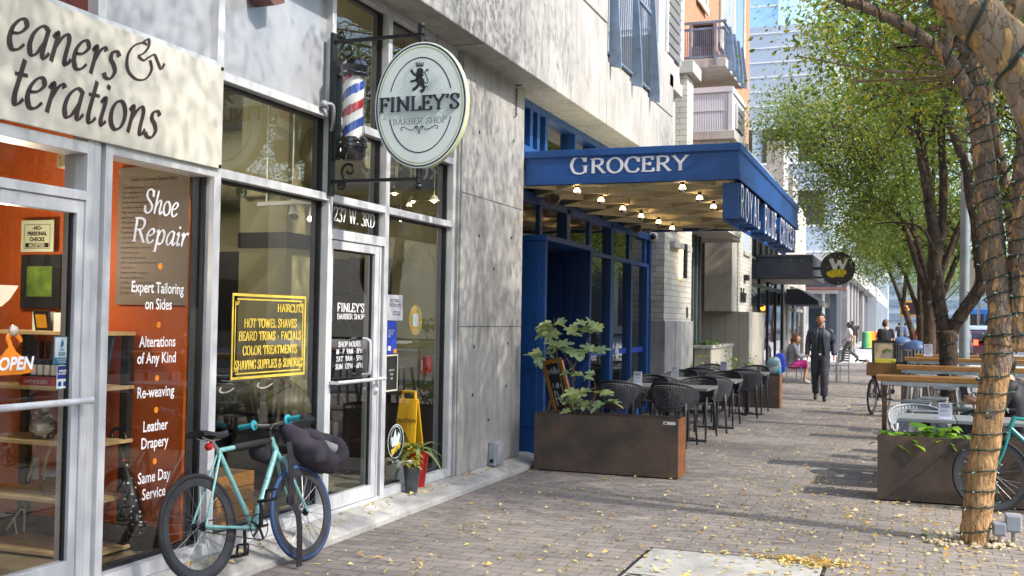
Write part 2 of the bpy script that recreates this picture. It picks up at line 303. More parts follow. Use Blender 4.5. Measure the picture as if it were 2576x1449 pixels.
# ================================================================ LETTERING
# pen skeletons: (advance, strokes, serifs); 'l' straight runs, 'c' smooth curves
def _O(x0,x1,y0,y1,n=24,a0=90,a1=450):
    cx,cy,rx,ry=(x0+x1)/2,(y0+y1)/2,(x1-x0)/2,(y1-y0)/2
    return[(cx+rx*math.cos(R(a0+(a1-a0)*i/n)),cy+ry*math.sin(R(a0+(a1-a0)*i/n)))for i in range(n+1)]
l,c_,p_='l','c','p'
GL={
 'A':(.86,[(l,[(.14,0),(.43,1)]),(l,[(.43,1),(.74,0)]),(l,[(.25,.36),(.62,.36)])],[(.14,0),(.74,0)]),
 'B':(.76,[(l,[(.17,0),(.17,1)]),(c_,[(.17,.985),(.42,.985),(.6,.9),(.6,.66),(.42,.54),(.17,.53)]),(c_,[(.3,.53),(.52,.5),(.66,.36),(.64,.14),(.46,.02),(.17,.015)])],[(.13,0,.1),(.13,1,.1)]),
 'C':(.82,[(c_,[(.72,.74),(.62,.94),(.44,1),(.22,.9),(.1,.6),(.1,.4),(.22,.1),(.44,0),(.64,.06),(.74,.24)]),(l,[(.72,.68),(.73,.98)])],[]),
 'D':(.88,[(l,[(.17,0),(.17,1)]),(c_,[(.17,.985),(.45,.985),(.68,.86),(.78,.6),(.78,.4),(.68,.14),(.45,.015),(.17,.015)])],[(.13,0,.1),(.13,1,.1)]),
 'E':(.72,[(l,[(.17,0),(.17,1)]),(l,[(.17,.975),(.6,.975)]),(l,[(.17,.52),(.46,.52)]),(l,[(.17,.025),(.64,.025)]),(l,[(.6,1),(.59,.78)]),(l,[(.64,0),(.645,.24)]),(l,[(.46,.63),(.46,.41)])],[(.13,0,.1),(.13,1,.1)]),
 'F':(.68,[(l,[(.17,0),(.17,1)]),(l,[(.17,.975),(.6,.975)]),(l,[(.17,.5),(.46,.5)]),(l,[(.6,1),(.59,.76)]),(l,[(.46,.61),(.46,.39)])],[(.17,0),(.13,1,.1)]),
 'G':(.88,[(c_,[(.72,.76),(.62,.94),(.45,1),(.22,.9),(.1,.6),(.1,.4),(.22,.1),(.45,0),(.62,.04),(.74,.14)]),(l,[(.74,.06),(.74,.42)]),(l,[(.72,.7),(.73,.98)])],[(.74,.43,.14)]),
 'H':(.94,[(l,[(.18,0),(.18,1)]),(l,[(.76,0),(.76,1)]),(l,[(.18,.52),(.76,.52)])],[(.18,0),(.18,1),(.76,0),(.76,1)]),
 'I':(.42,[(l,[(.21,0),(.21,1)])],[(.21,0),(.21,1)]),
 'L':(.7,[(l,[(.18,0),(.18,1)]),(l,[(.18,.025),(.62,.025)]),(l,[(.62,0),(.63,.28)])],[(.14,0,.1),(.18,1)]),
 'M':(1.1,[(l,[(.16,0),(.2,1)]),(l,[(.2,1),(.55,.06)]),(l,[(.55,.06),(.88,1)]),(l,[(.88,1),(.94,0)])],[(.16,0),(.94,0),(.15,1,.09),(.93,1,.09)]),
 'N':(.96,[(l,[(.18,0),(.18,1)]),(l,[(.16,1),(.78,.02)]),(l,[(.78,0),(.78,1)])],[(.18,0),(.13,1,.1),(.78,1)]),
 'O':(.92,[(p_,_O(.1,.82,0,1))],[]),
 'P':(.72,[(l,[(.17,0),(.17,1)]),(c_,[(.17,.985),(.44,.985),(.63,.88),(.64,.64),(.46,.49),(.17,.48)])],[(.17,0),(.13,1,.1)]),
 'R':(.82,[(l,[(.17,0),(.17,1)]),(c_,[(.17,.985),(.42,.985),(.61,.9),(.61,.66),(.44,.52),(.17,.51)]),(l,[(.38,.51),(.72,.0)])],[(.17,0),(.13,1,.1),(.74,0,.08)]),
 'S':(.66,[(c_,[(.55,.76),(.5,.93),(.34,1),(.17,.94),(.12,.76),(.22,.6),(.44,.44),(.56,.28),(.5,.08),(.32,0),(.16,.05),(.1,.26)]),(l,[(.55,.7),(.56,.98)]),(l,[(.1,.02),(.095,.3)])],[]),
 'T':(.8,[(l,[(.4,0),(.4,1)]),(l,[(.06,.975),(.74,.975)]),(l,[(.06,1),(.05,.74)]),(l,[(.74,1),(.75,.74)])],[(.4,0)]),
 'U':(.92,[(c_,[(.18,1),(.18,.6),(.18,.3),(.28,.06),(.48,0),(.66,.06),(.74,.3),(.74,.6),(.74,1)])],[(.18,1),(.74,1)]),
 'V':(.86,[(l,[(.12,1),(.44,0)]),(l,[(.44,0),(.74,1)])],[(.12,1),(.74,1)]),
 'W':(1.22,[(l,[(.12,1),(.38,0)]),(l,[(.38,0),(.62,.96)]),(l,[(.6,.96),(.86,0)]),(l,[(.86,0),(1.1,1)])],[(.12,1),(1.1,1)]),
 'Y':(.84,[(l,[(.1,1),(.42,.48)]),(l,[(.42,.48),(.74,1)]),(l,[(.42,0),(.42,.5)])],[(.1,1),(.74,1),(.42,0)]),
 '&':(.94,[(c_,[(.84,.5),(.74,.2),(.5,0),(.25,0),(.1,.18),(.16,.4),(.4,.58),(.52,.78),(.42,.98),(.26,.92),(.24,.74),(.44,.42),(.66,.12),(.88,.0)])],[(.82,.52,.1)]),
 '1':(.5,[(l,[(.26,0),(.26,1)]),(l,[(.26,.98),(.1,.84)])],[(.26,0,.15)]),
 '2':(.66,[(c_,[(.12,.74),(.16,.94),(.34,1),(.52,.9),(.54,.7),(.42,.44),(.1,.04)]),(l,[(.1,.03),(.58,.03)]),(l,[(.58,.02),(.6,.2)])],[]),
 '3':(.64,[(c_,[(.12,.84),(.22,.98),(.4,.98),(.52,.86),(.48,.64),(.28,.54)]),(c_,[(.28,.54),(.5,.48),(.58,.26),(.48,.04),(.26,0),(.1,.12)])],[]),
 '5':(.62,[(l,[(.2,.98),(.54,.98)]),(l,[(.2,.98),(.17,.56)]),(c_,[(.17,.56),(.36,.62),(.54,.5),(.56,.24),(.42,.02),(.22,0),(.1,.12)])],[]),
 '6':(.64,[(c_,[(.52,.96),(.3,.84),(.14,.5),(.14,.2),(.3,0),(.5,.06),(.56,.3),(.46,.52),(.28,.54),(.15,.36)])],[]),
 '7':(.62,[(l,[(.08,.97),(.56,.97)]),(l,[(.56,.97),(.26,0)]),(l,[(.08,1),(.08,.78)])],[]),
 '8':(.64,[(p_,_O(.16,.5,.53,1)),(p_,_O(.11,.55,0,.54))],[]),
 '9':(.64,[(c_,[(.12,.04),(.34,.16),(.5,.5),(.5,.8),(.34,1),(.16,.94),(.09,.7),(.18,.48),(.36,.46),(.49,.64)])],[]),
 '.':(.34,[(l,[(.17,0),(.17,.13)])],[]),':':(.34,[(l,[(.17,.02),(.17,.15)]),(l,[(.17,.48),(.17,.61)])],[]),
 '-':(.5,[(l,[(.08,.36),(.42,.36)])],[]),"'":(.26,[(c_,[(.15,1),(.16,.88),(.08,.74)])],[]),
 '*':(.5,[(l,[(.25,.3),(.25,.5)]),(l,[(.18,.4),(.32,.4)])],[]),' ':(.42,[],[]),
 # italic lower case for the painted shop sign
 'a':(.62,[(c_,[(.5,.56),(.32,.6),(.14,.44),(.08,.2),(.16,.02),(.3,.06),(.46,.32)]),(c_,[(.5,.6),(.47,.3),(.46,.08),(.54,.02),(.64,.14)])],[]),
 'e':(.54,[(c_,[(.1,.3),(.3,.34),(.44,.48),(.38,.6),(.24,.58),(.1,.4),(.08,.18),(.18,.02),(.34,.03),(.48,.16)])],[]),
 'n':(.66,[(c_,[(.04,.46),(.12,.58),(.16,.5),(.13,.2),(.11,0)]),(c_,[(.13,.24),(.28,.5),(.42,.6),(.5,.5),(.48,.2),(.5,.04),(.58,.04),(.66,.16)])],[]),
 'r':(.48,[(c_,[(.04,.46),(.12,.58),(.16,.5),(.13,.2),(.11,0)]),(c_,[(.14,.26),(.26,.5),(.38,.6),(.46,.54)])],[]),
 's':(.46,[(c_,[(.42,.52),(.32,.6),(.18,.56),(.16,.42),(.28,.32),(.36,.18),(.26,.02),(.1,.02),(.02,.1)])],[]),
 't':(.42,[(c_,[(.24,.86),(.2,.5),(.17,.16),(.22,.02),(.32,.04),(.4,.14)]),(l,[(.06,.56),(.4,.58)])],[]),
 'i':(.34,[(c_,[(.05,.46),(.14,.58),(.18,.46),(.14,.14),(.2,.02),(.3,.12)]),(l,[(.19,.76),(.2,.86)])],[]),
 'o':(.6,[(p_,_O(.08,.52,0,.6))],[]),
 'h':(.64,[(c_,[(.2,1.0),(.15,.5),(.11,0)]),(c_,[(.13,.24),(.28,.5),(.42,.6),(.5,.5),(.46,.2),(.5,.04),(.58,.04),(.64,.14)])],[]),
 'p':(.66,[(c_,[(.06,.48),(.16,.58),(.17,.4),(.1,-.34)]),(c_,[(.13,.2),(.26,.5),(.42,.6),(.54,.46),(.5,.16),(.36,.0),(.2,.04)])],[(.09,-.34,.1)]),
 'q':(1.02,[(c_,[(.5,.9),(.36,.9),(.14,.74),(.02,.46),(.07,.14),(.3,0),(.55,.08),(.68,.34),(.62,.56)]),(c_,[(.36,.9),(.52,1.04),(.54,.86),(.42,.66),(.28,.56)]),(c_,[(.28,.56),(.44,.5),(.58,.62),(.72,.72),(.84,.56),(.94,.44),(1.02,.6)])],[]),
}
def crom(pts,n=6):
    P_=[Vector((*p,0))for p in pts];out=[]
    for i in range(len(P_)-1):
        a,b,c,d=P_[max(i-1,0)],P_[i],P_[i+1],P_[min(i+2,len(P_)-1)]
        for k in range(n):
            t=k/n
            q=.5*((2*b)+(c-a)*t+(2*a-5*b+4*c-d)*t*t+(3*b-a-3*c+d)*t**3)
            out.append((q.x,q.y))
    out.append(pts[-1]);return out
def crom3(pts,n=6):
    P_=[Vector(p)for p in pts];out=[]
    for i in range(len(P_)-1):
        a,b,c,d=P_[max(i-1,0)],P_[i],P_[i+1],P_[min(i+2,len(P_)-1)]
        for k in range(n):
            t=k/n
            out.append(.5*((2*b)+(c-a)*t+(2*a-5*b+4*c-d)*t*t+(3*b-a-3*c+d)*t**3))
    out.append(P_[-1]);return out
class Sheet:
    "letters laid on a plane: o origin, ux right, uy up, out = normal towards the reader"
    def __init__(s,mb,o,ux,uy,out,thick=.002,mi=0):
        s.mb,s.o,s.ux,s.uy,s.out,s.th,s.mi,s.k=mb,Vector(o),Vector(ux),Vector(uy),Vector(out),thick,mi,0
    def ribbon(s,pts,hw,closed=False):
        n=len(pts);L_,R_=[],[]
        for i in range(n):
            a=pts[i-1]if(i>0 or closed)else pts[i];b=pts[(i+1)%n]if(i<n-1 or closed)else pts[i]
            if closed and i==0:a=pts[n-2]
            if closed and i==n-1:b=pts[1]
            dx,dy=b[0]-a[0],b[1]-a[1];d=math.hypot(dx,dy)or 1e-9
            nx,ny=-dy/d,dx/d;h=hw(nx,ny)if callable(hw)else hw
            L_.append((pts[i][0]+nx*h,pts[i][1]+ny*h));R_.append((pts[i][0]-nx*h,pts[i][1]-ny*h))
        s.k+=1;z=s.out*(s.th+.00025*(s.k%5))
        T=lambda p:s.o+s.ux*p[0]+s.uy*p[1]+z
        vs=[T(p)for p in L_]+[T(p)for p in R_];m=len(vs)
        fs=[(i,n+i,n+i+1,i+1)for i in range(n-1)]
        if s.th>.004:
            vs+=[v-z for v in vs[:m]]
            fs+=[(i,i+1,m+i+1,m+i)for i in range(n-1)]+[(n+i+1,n+i,m+n+i,m+n+i+1)for i in range(n-1)]
            fs+=[(0,m,m+n,n),(n-1,2*n-1,m+2*n-1,m+n-1)]
        s.mb.add(vs,fs,s.mi)
    def poly(s,pts):
        s.k+=1;z=s.out*(s.th+.00025*(s.k%5))
        s.mb.add([s.o+s.ux*x+s.uy*y+z for x,y in pts],[tuple(range(len(pts)))],s.mi)
    def disc(s,x,y,r,ry=None,n=20):s.poly([(x+r*math.cos(2*math.pi*i/n),y+(ry or r)*math.sin(2*math.pi*i/n))for i in range(n)])
    def arc(s,x,y,rx,ry,a0,a1,hw,n=40):
        s.ribbon([(x+rx*math.cos(R(a0+(a1-a0)*i/n)),y+ry*math.sin(R(a0+(a1-a0)*i/n)))for i in range(n+1)],hw,abs(a1-a0)>=360)
    def rect(s,x0,y0,x1,y1):s.poly([(x0,y0),(x1,y0),(x1,y1),(x0,y1)])
    def frame(s,x0,y0,x1,y1,t):s.rect(x0,y0,x1,y0+t);s.rect(x0,y1-t,x1,y1);s.rect(x0,y0+t,x0+t,y1-t);s.rect(x1-t,y0+t,x1,y1-t)
    def width(s,text,h,xs=1,sp=0):return sum(GL[ch][0]*xs+sp for ch in text)*h
    def pen(s,text,x,y,h,align='l',xs=1.0,wv=.075,wh=.026,ang=15,serif=.13,slant=0,sp=0,st=.022):
        e1=(math.cos(R(ang)),math.sin(R(ang)));e2=(-e1[1],e1[0])
        wv=wv*min(1,.45+.55*xs);serif=serif*min(1,xs+.1)if serif else 0
        hw=lambda nx,ny:h*math.sqrt((wv*(nx*e1[0]+ny*e1[1]))**2+(wh*(nx*e2[0]+ny*e2[1]))**2)
        W=s.width(text,h,xs,sp)
        x-={'l':0,'c':W/2,'r':W}[align]
        for ch in text:
            adv,strokes,ser=GL[ch]
            T=lambda p:(x+(p[0]*xs+p[1]*slant)*h,y+p[1]*h)
            for k,pts in strokes:
                if k=='l':
                    for a,b in zip(pts[:-1],pts[1:]):s.ribbon([T(a),T(b)],hw)
                else:s.ribbon([T(p)for p in(crom(pts)if k=='c' else pts)],hw,k=='p')
            for q in(ser if serif else[]):
                hl=(q[2]*min(1,xs)if len(q)>2 else serif)
                yy=q[1]-st*.9 if q[1]>.9 else q[1]+st*.9
                s.ribbon([T((q[0]-hl,yy)),T((q[0]+hl,yy))],h*st)
            x+=(adv*xs+sp)*h
        return W
def sans_mesh(text,size,extrude=0,offset=0,spacing=1.0,align='LEFT',line=1.0):
    cu_=bpy.data.curves.new('txt','FONT');cu_.body=text;cu_.size=size;cu_.extrude=extrude;cu_.offset=offset
    cu_.space_character=spacing;cu_.align_x=align;cu_.space_line=line;cu_.resolution_u=3
    o=bpy.data.objects.new('txt',cu_);col.objects.link(o)
    dg=bpy.context.evaluated_depsgraph_get();me=bpy.data.meshes.new_from_object(o.evaluated_get(dg))
    bpy.data.objects.remove(o);bpy.data.curves.remove(cu_);return me
def sans(mb,text,o,ux,uy,size,out=(0,0,0),lift=.002,mi=0,xs=1.0,slant=0,align='LEFT',extrude=0,offset=0,spacing=1.0,line=1.0):
    "plain lettering in the built-in face, added to mb on plane o,ux,uy"
    me=sans_mesh(text,size,extrude,offset,spacing,align,line)
    o,ux,uy,n=Vector(o),Vector(ux),Vector(uy),Vector(out)
    vs=[o+ux*((v.co.x)*xs+v.co.y*slant)+uy*v.co.y+n*(v.co.z+lift+extrude)for v in me.vertices]
    mb.add(vs,[tuple(p.vertices)for p in me.polygons],mi);bpy.data.meshes.remove(me)
# ================================================================ STOREFRONTS
FX=-3.93;GX=-4.01 # front of the aluminium bars, plane of the glass
def FZ(u,v):p=P(u,v,X=FX);return p.y,p.z
X1,Y1,Z1=Vector((1,0,0)),Vector((0,1,0)),Vector((0,0,1))
def vbar(mb,y0,y1,z0,z1,x1=FX,x0=-4.08):mb.box(x0,x1,y0,y1,z0,z1)
def pane(name,y0,y1,z0,z1,parent,x=GX,mat=None):
    m=MB();m.quad((x,y0,z0),(x,y1,z0),(x,y1,z1),(x,y0,z1));m.keep=True
    return m.build(name,mat or M_glass,parent)
M_panel=pm('spandrel_panel','#b9bcc2','#a4a8b0',2.2,.34,.35,.03,8,(1,1,.5))
M_redpanel=pm('dark_red_panel','#5b1f1c','#3d1312',5,.5)
# ---- concrete frame of the building
bld=thing('concrete_building','grey board-marked concrete building with deep beam and pier between the shops','building',(-4.2,9.8,0))
s=MB();s.box(-4.75,-3.885,8.96,10.625,.1,4.2);s.box(-4.75,-3.90,8.925,8.955,.1,4.2)
s.build('pier',M_conc,bld,bevel=.008)
s=MB()
for y,z in((9.32,1.28),(10.22,1.3),(9.3,.82),(10.2,.86),(9.4,2.35),(10.28,2.4),(9.36,3.35),(10.3,3.42),(9.8,2.05),(9.72,.55)):
    s.lathe([(.016,0),(.016,.003),(.001,.003)],(-3.885,y,z),10,(1,0,0))
for z in(1.47,2.72):s.box(-3.886,-3.8835,8.97,10.62,z,z+.006)
s.build('tie_hole',M_blackm,bld)
BX=-3.6
s=MB() # beam panels with open joints, soffit at 4.04
for y0,y1 in((-4,4.6),(4.62,8.76),(8.78,12.88)):s.box(-4.1,BX,y0,y1,4.045,5.32)
for y0,y1 in((-4,4.6),(4.62,8.76),(8.78,11.4),(11.42,12.88)):s.box(-4.1,BX,y0,y1,5.345,7.6)
s.box(-4.1,BX,12.9,16.9,4.045,4.86);s.box(-4.1,BX,15.25,16.9,4.88,5.82);s.box(-4.1,BX-.02,12.9,15.25,4.86,4.95)
s.build('beam',M_conc,bld,bevel=.01)
s=MB();s.box(-4.09,BX-.03,-4,16.88,4.05,5.0);s.box(-4.09,BX-.03,-4,12.88,5,7.5);s.build('joint_backing',M_blackm,bld)
s=MB();s.box(-14,-4.11,-4,17.5,4.12,4.3);s.box(-14,-4.11,-4,17,7.4,7.6);s.box(-4.2,-4.11,-4,12.9,4.3,7.4);s.build('floor_slab',M_conc2,bld)
M_rail=pm('weathered_blue_grey_steel','#76869a','#637182',5,.55,.4,.05,40)
# terrace railing in the gap of the upper panels
s=MB()
for y in(12.98,14.12,15.2):
    s=MB();s.prism([(0,4.82),(.15,4.78),(.15,4.95),(.05,6.5),(0,6.5)],(BX+.002,y,0),(1,0,0),(0,0,1),(0,.05,0));s.build('railing_bracket',M_rail,bld)
s=MB()
for i in range(20):
    y=13.1+i*.108
    if abs(y-14.17)>.06:s.box(BX-.01,BX+.001,y,y+.012,4.98,6.12)
s.box(BX-.02,BX+.02,12.95,15.3,4.96,4.99);s.box(BX-.02,BX+.02,12.95,15.3,6.1,6.15);s.tube([(BX+.1,12.9,6.62),(BX+.1,15.35,6.62)],.03)
s.build('railing',M_rail,bld)
# ---- cleaners storefront
cl=thing('cleaners_storefront','aluminium and glass shopfront of the cleaners with orange walls behind it','storefront',(FX,4.3,.1))
YL=-1.5
s=MB()
vbar(s,4.255,4.30,.1,2.44);vbar(s,4.305,4.352,.1,3.06,FX-.004);vbar(s,4.385,4.437,.1,3.06);s.box(-4.08,FX-.03,4.352,4.385,.1,3.06)
vbar(s,5.308,5.372,.1,4.08)
s.box(-4.08,FX,YL,4.255,2.12,2.168)
s.box(-4.08,FX,YL,4.255,2.36,2.42)
s.box(-4.08,FX+.001,4.437,5.308,.1,.175);s.box(-4.08,FX-.002,4.437,5.308,2.38,2.44)
s.box(-4.08,FX,YL,5.308,3.035,3.085);vbar(s,4.30,4.36,3.085,4.08)
s.build('frame',M_alu,cl,bevel=.003)
s=MB()
for y in(4.437,5.29):s.box(-4.07,GX+.02,y,y+.018,.175,2.38)
s.box(-4.07,GX+.015,4.437,5.308,.175,.19)
s.build('gasket',M_gasket,cl)
pane('display_window',4.455,5.29,.19,2.38,cl)
pane('transom_window',YL,4.255,2.168,2.36,cl)
s=MB();s.box(-4.03,-3.985,4.36,5.308,3.085,4.06);s.build('spandrel_panel',M_panel,cl)
s=MB();s.box(-4.05,-4.0,YL,4.30,3.085,4.06);s.build('red_spandrel_panel',M_redpanel,cl)
# door leaf
s=MB();s.box(-4.0,FX-.012,4.205,4.253,.13,2.118);s.box(-4.0,FX-.012,3.2,3.25,.13,2.118);s.box(-4.0,FX-.012,3.25,4.205,2.05,2.118);s.box(-4.0,FX-.012,3.25,4.205,.13,.30)
door=s.build('door',M_alu,cl,bevel=.003)
m=MB();m.quad((-3.975,3.25,.3),(-3.975,4.205,.3),(-3.975,4.205,2.05),(-3.975,3.25,2.05));m.keep=True;m.build('pane',M_glass,door)
s=MB();s.box(-3.985,-3.965,4.192,4.206,.3,2.05);s.build('gasket',M_gasket,door)
s=MB();s.tube([(-3.86,3.24,1.105),(-3.86,4.25,1.105)],.017,12);s.ball((-3.86,4.25,1.105),(.014,.02,.021));s.bar((-3.93,4.235,1.105),(-3.86,4.235,1.105),.025,.025);s.bar((-3.93,3.25,1.105),(-3.86,3.25,1.105),.025,.025)
s.build('push_bar',M_alu,door,smooth=40)
# cleaners sign board
sg=thing('cleaners_sign','cream shop sign panel with brown painted words eaners and terations','shop sign',(FX+.02,4,2.7))
M_cream=pm('cream_sign_paint','#cfccc0','#c6c3b5',2,.42,0,.04,6)
s=MB();s.box(FX+.003,FX+.022,YL,5.335,2.432,3.052);s.build('board',M_cream,sg,bevel=.003)
s=MB();sh=Sheet(s,(FX+.022,0,0),Y1,Z1,X1,.0012)
M_brown=pm('brown_sign_paint','#3f2f2c','#35272a',8,.5)
def fit_pen(sh,text,x0,x1,y,h,**k):
    n=sh.width(text,h,1,k.get('sp',0));k['xs']=(x1-x0)/h/(n/h)if False else(x1-x0)/n
    return sh.pen(text,x0,y,h,**k)
ya,za=FZ(0,97);yb,zb=FZ(281,195)
_y=lambda u,v:FZ(u,v)[0]
h1=.26
fit_pen(sh,'eaners',_y(0,160),_y(283,195),FZ(200,180)[1]-.0,h1*1.0,wv=.075,wh=.024,ang=28,serif=0,slant=.22)
fit_pen(sh,'q',_y(305,200),_y(400,200),FZ(360,215)[1]+.015,.23,wv=.06,wh=.02,ang=28,serif=0,slant=.1)
fit_pen(sh,'Cl',3.2,3.69,FZ(200,180)[1],h1,wv=.075,wh=.024,serif=0)if False else None
fit_pen(sh,'terations',_y(5,265),_y(386,340),FZ(200,300)[1]-.012,h1,wv=.075,wh=.024,ang=28,serif=0,slant=.22)
s.build('lettering',M_brown,sg)
s=MB()
for z in(2.445,3.04):s.lathe([(.012,0),(.012,.006),(.001,.008)],(FX+.022,5.322,z),10,(1,0,0))
s.build('screw',M_blackm,sg)
# white vinyl words and orange dots on the window
M_vinyl=pm('white_vinyl','#e4e4e8','#dadade',9,.5)
M_odot=pm('orange_vinyl','#e0861c','#d67b12',9,.5)
vw=thing('window_lettering','white vinyl service list with orange dots on the cleaners window','window lettering',(GX+.004,4.9,1.3))
def GZ(u,v):p=P(u,v,X=GX);return p.y,p.z
for t,u0,u1,vb,h in(('Shoe',358,448,548,.135),('Repair',328,472,622,.135)):
    s=MB();sh=Sheet(s,(GX,0,0),Y1,Z1,X1,.003);y0=GZ(u0,vb)[0];y1=GZ(u1,vb)[0]
    fit_pen(sh,t,y0,y1-.01,GZ((u0+u1)/2,vb-8)[1],h,wv=.07,wh=.026,ang=24,serif=.1,slant=.18);s.build('lettering',M_vinyl,vw)
for t,uc,vb,hpx in(('Expert Tailoring',397,737,28),('on Sides',398,778,28),('Alterations',396,872,28),('of Any Kind',394,913,28),('Re-weaving',391,998,28),('Leather',390,1083,28),('Drapery',388,1125,28),('Same Day',387,1210,28),('Service',386,1252,28)):
    s=MB();y,z=GZ(uc,vb);sans(s,t,(GX,y,z),Y1,Z1,.088,X1,.003,xs=.78,align='CENTER',offset=.0012);s.build('lettering',M_vinyl,vw)
for u,v in((402,670),(398,817),(394,951),(392,1031),(388,1160)):s=MB();Sheet(s,(GX,0,0),Y1,Z1,X1,.003).disc(*GZ(u,v),.018);s.build('dot',M_odot,vw)
# ---- barber storefront
bb=thing('barber_storefront','tall aluminium framed barber shop front with glazed door and three tiers of panes','storefront',(FX,7.2,.1))
s=MB()
vbar(s,6.652,6.706,.1,4.08);vbar(s,7.535,7.602,.1,4.08);vbar(s,8.86,8.925,.1,4.08)
for y0,y1 in((5.372,6.652),(6.706,7.535),(7.602,8.86)):
    s.box(-4.08,FX,y0,y1,2.385,2.44)
    if y0>6.7:s.box(-4.08,FX,y0,y1,2.965,3.025)
    s.box(-4.08,FX,y0,y1,4.0,4.08)
s.box(-4.08,FX,5.372,6.652,2.985,3.04)
s.box(-4.08,FX,5.372,6.652,.1,.195);s.box(-4.08,FX,7.602,8.86,.1,.172)
s.box(-4.08,FX,6.706,7.535,2.115,2.188);vbar(s,7.478,7.5,.1,2.115,FX-.01);s.box(-4.08,FX-.005,6.706,7.535,.098,.125)
s.build('frame',M_alu,bb,bevel=.003)
s=MB()
for y0,y1,za,zb in((5.372,6.652,.195,2.385),(5.372,6.652,2.44,2.985),(7.602,8.86,.172,2.385),(7.602,8.86,2.44,2.965),(7.602,8.86,3.025,4.0),(6.706,7.535,2.188,2.385),(6.706,7.535,2.44,2.965),(6.706,7.535,3.025,4.0)):
    s.box(-4.07,GX+.02,y1-.016,y1,za,zb);s.box(-4.07,GX+.015,y0,y1-.016,zb-.012,zb);s.box(-4.07,GX+.015,y0,y1-.016,za,za+.012)
s.build('gasket',M_gasket,bb)
for nm,y0,y1,za,zb in(('display_window',5.372,6.636,.207,2.373),('upper_window',5.372,6.636,2.452,2.973),('display_window',7.602,8.844,.184,2.373),('upper_window',7.602,8.844,2.452,2.953),
                           ('upper_window',7.602,8.844,3.037,3.988),('transom_window',6.706,7.519,2.2,2.373),('upper_window',6.706,7.519,2.452,2.953),('upper_window',6.706,7.519,3.037,3.988)):
    pane(nm,y0,y1,za,zb,bb)
s=MB();s.box(-4.03,-3.985,5.372,6.652,3.04,4.0);s.build('spandrel_panel',M_panel,bb)
s=MB();s.box(-4.0,FX-.012,6.712,6.75,.13,2.11);s.box(-4.0,FX-.012,7.40,7.47,.13,2.11);s.box(-4.0,FX-.012,6.75,7.40,2.045,2.11);s.box(-4.0,FX-.012,6.75,7.40,.13,.23)
door=s.build('door',M_alu,bb,bevel=.003)
m=MB();m.quad((-3.975,6.75,.23),(-3.975,7.40,.23),(-3.975,7.40,2.045),(-3.975,6.75,2.045));m.keep=True;m.build('pane',M_glass,door)
s=MB();s.box(-3.985,-3.966,7.388,7.402,.23,2.045);s.box(-3.985,-3.967,6.75,7.388,2.033,2.045);s.build('gasket',M_gasket,door)
s=MB();s.tube([(-3.87,6.72,1.065),(-3.87,7.47,1.065)],.014,10);s.bar((-3.95,7.45,1.065),(-3.87,7.45,1.065),.03,.022);s.bar((-3.95,6.73,1.065),(-3.87,6.73,1.065),.03,.022)
s.tube(crom3([(-3.95,7.24,1.10),(-3.9,7.24,1.11),(-3.885,7.24,1.15),(-3.885,7.24,1.33),(-3.9,7.24,1.37),(-3.95,7.24,1.38)],5),.012,10)
s.lathe([(.028,0),(.028,.012),(.016,.03),(.001,.032)],(-3.942,7.435,.97),14,(1,0,0));s.build('door_handle',M_alu,door,smooth=40)
# door lettering
dl=thing('door_lettering','white vinyl shop name and opening hours on the barber door glass','window lettering',(-3.97,7.07,1.4))
DX=-3.975
def DZ(u,v):p=P(u,v,X=DX);return p.y,p.z
s=MB();sh=Sheet(s,(DX,0,0),Y1,Z1,X1,.003)
for t,u0,u1,vb,hp in(("FINLEY'S",847,915,785,22),('BARBER SHOP',847,915,803,13),('SHOP HOURS:',850,908,872,13),('M - F  9AM - 8PM',845,911,890,13),('SAT  9AM - 5PM',845,911,908,13),('SUN  12PM - 6PM',843,911,927,13)):
    s=MB();sh=Sheet(s,(DX,0,0),Y1,Z1,X1,.003);y0,z0=DZ(u0,vb);y1,_=DZ(u1,vb);zt=DZ((u0+u1)/2,vb-hp)[1];zc=DZ((u0+u1)/2,vb)[1]
    fit_pen(sh,t,y0,y1,zc,zt-zc,wv=.1,wh=.042,ang=8,serif=.11);s.build('lettering',M_vinyl,dl)
# street number over the door
nl=MB();sh=Sheet(nl,(GX,0,0),Y1,Z1,X1,.003)
y0,z0=GZ(838,556);y1,z1=GZ(942,563)
fit_pen(sh,'237 W. 3RD',y0+.0,y1,z0+.005,.105,wv=.075,wh=.03,ang=8)
tag(nl.build('street_number',M_vinyl),'white street number 237 W. 3RD on the glass over the barber door','house number')
# gold leaf price board on the window
M_gold=pm('gold_leaf','#d9bf54','#c4a83c',9,.45,.0)
gs=thing('gold_window_sign','gold leaf double frame and list of barber services on the big window','window lettering',(GX+.004,5.95,1.4))
s=MB();sh=Sheet(s,(GX,0,0),Y1,Z1,X1,.003)
yl,zt=GZ(584,738);yr,_=GZ(769,745);zt=(GZ(584,738)[1]+GZ(769,745)[1])/2;zb=(GZ(581,957)[1]+GZ(766,941)[1])/2
sh.frame(yl,zb,yr,zt,.017);i_=.032
sh.rect(yl+.075,zb+i_,yr-.075,zb+i_+.009);sh.rect(yl+.075,zt-i_-.009,yr-.075,zt-i_)
sh.rect(yl+i_,zb+.075,yl+i_+.009,zt-.075);sh.rect(yr-i_-.009,zb+.075,yr-i_,zt-.075)
for sx in(0,1):
    for sy in(0,1):
        X_=lambda a:(yl+a)if sx==0 else(yr-a);Y_=lambda a:(zb+a)if sy==0 else(zt-a)
        for a,b,c,d in((.032,.05,.04,.075),(.05,.032,.075,.04),(.066,.04,.075,.066),(.04,.066,.066,.075),(.05,.05,.058,.066)):
            x0,x1,y0_,y1_=X_(a),X_(c),Y_(b),Y_(d);sh.rect(min(x0,x1),min(y0_,y1_),max(x0,x1),max(y0_,y1_))
s.build('frame',M_gold,gs)
s=MB();sh=Sheet(s,(GX,0,0),Y1,Z1,X1,.003)
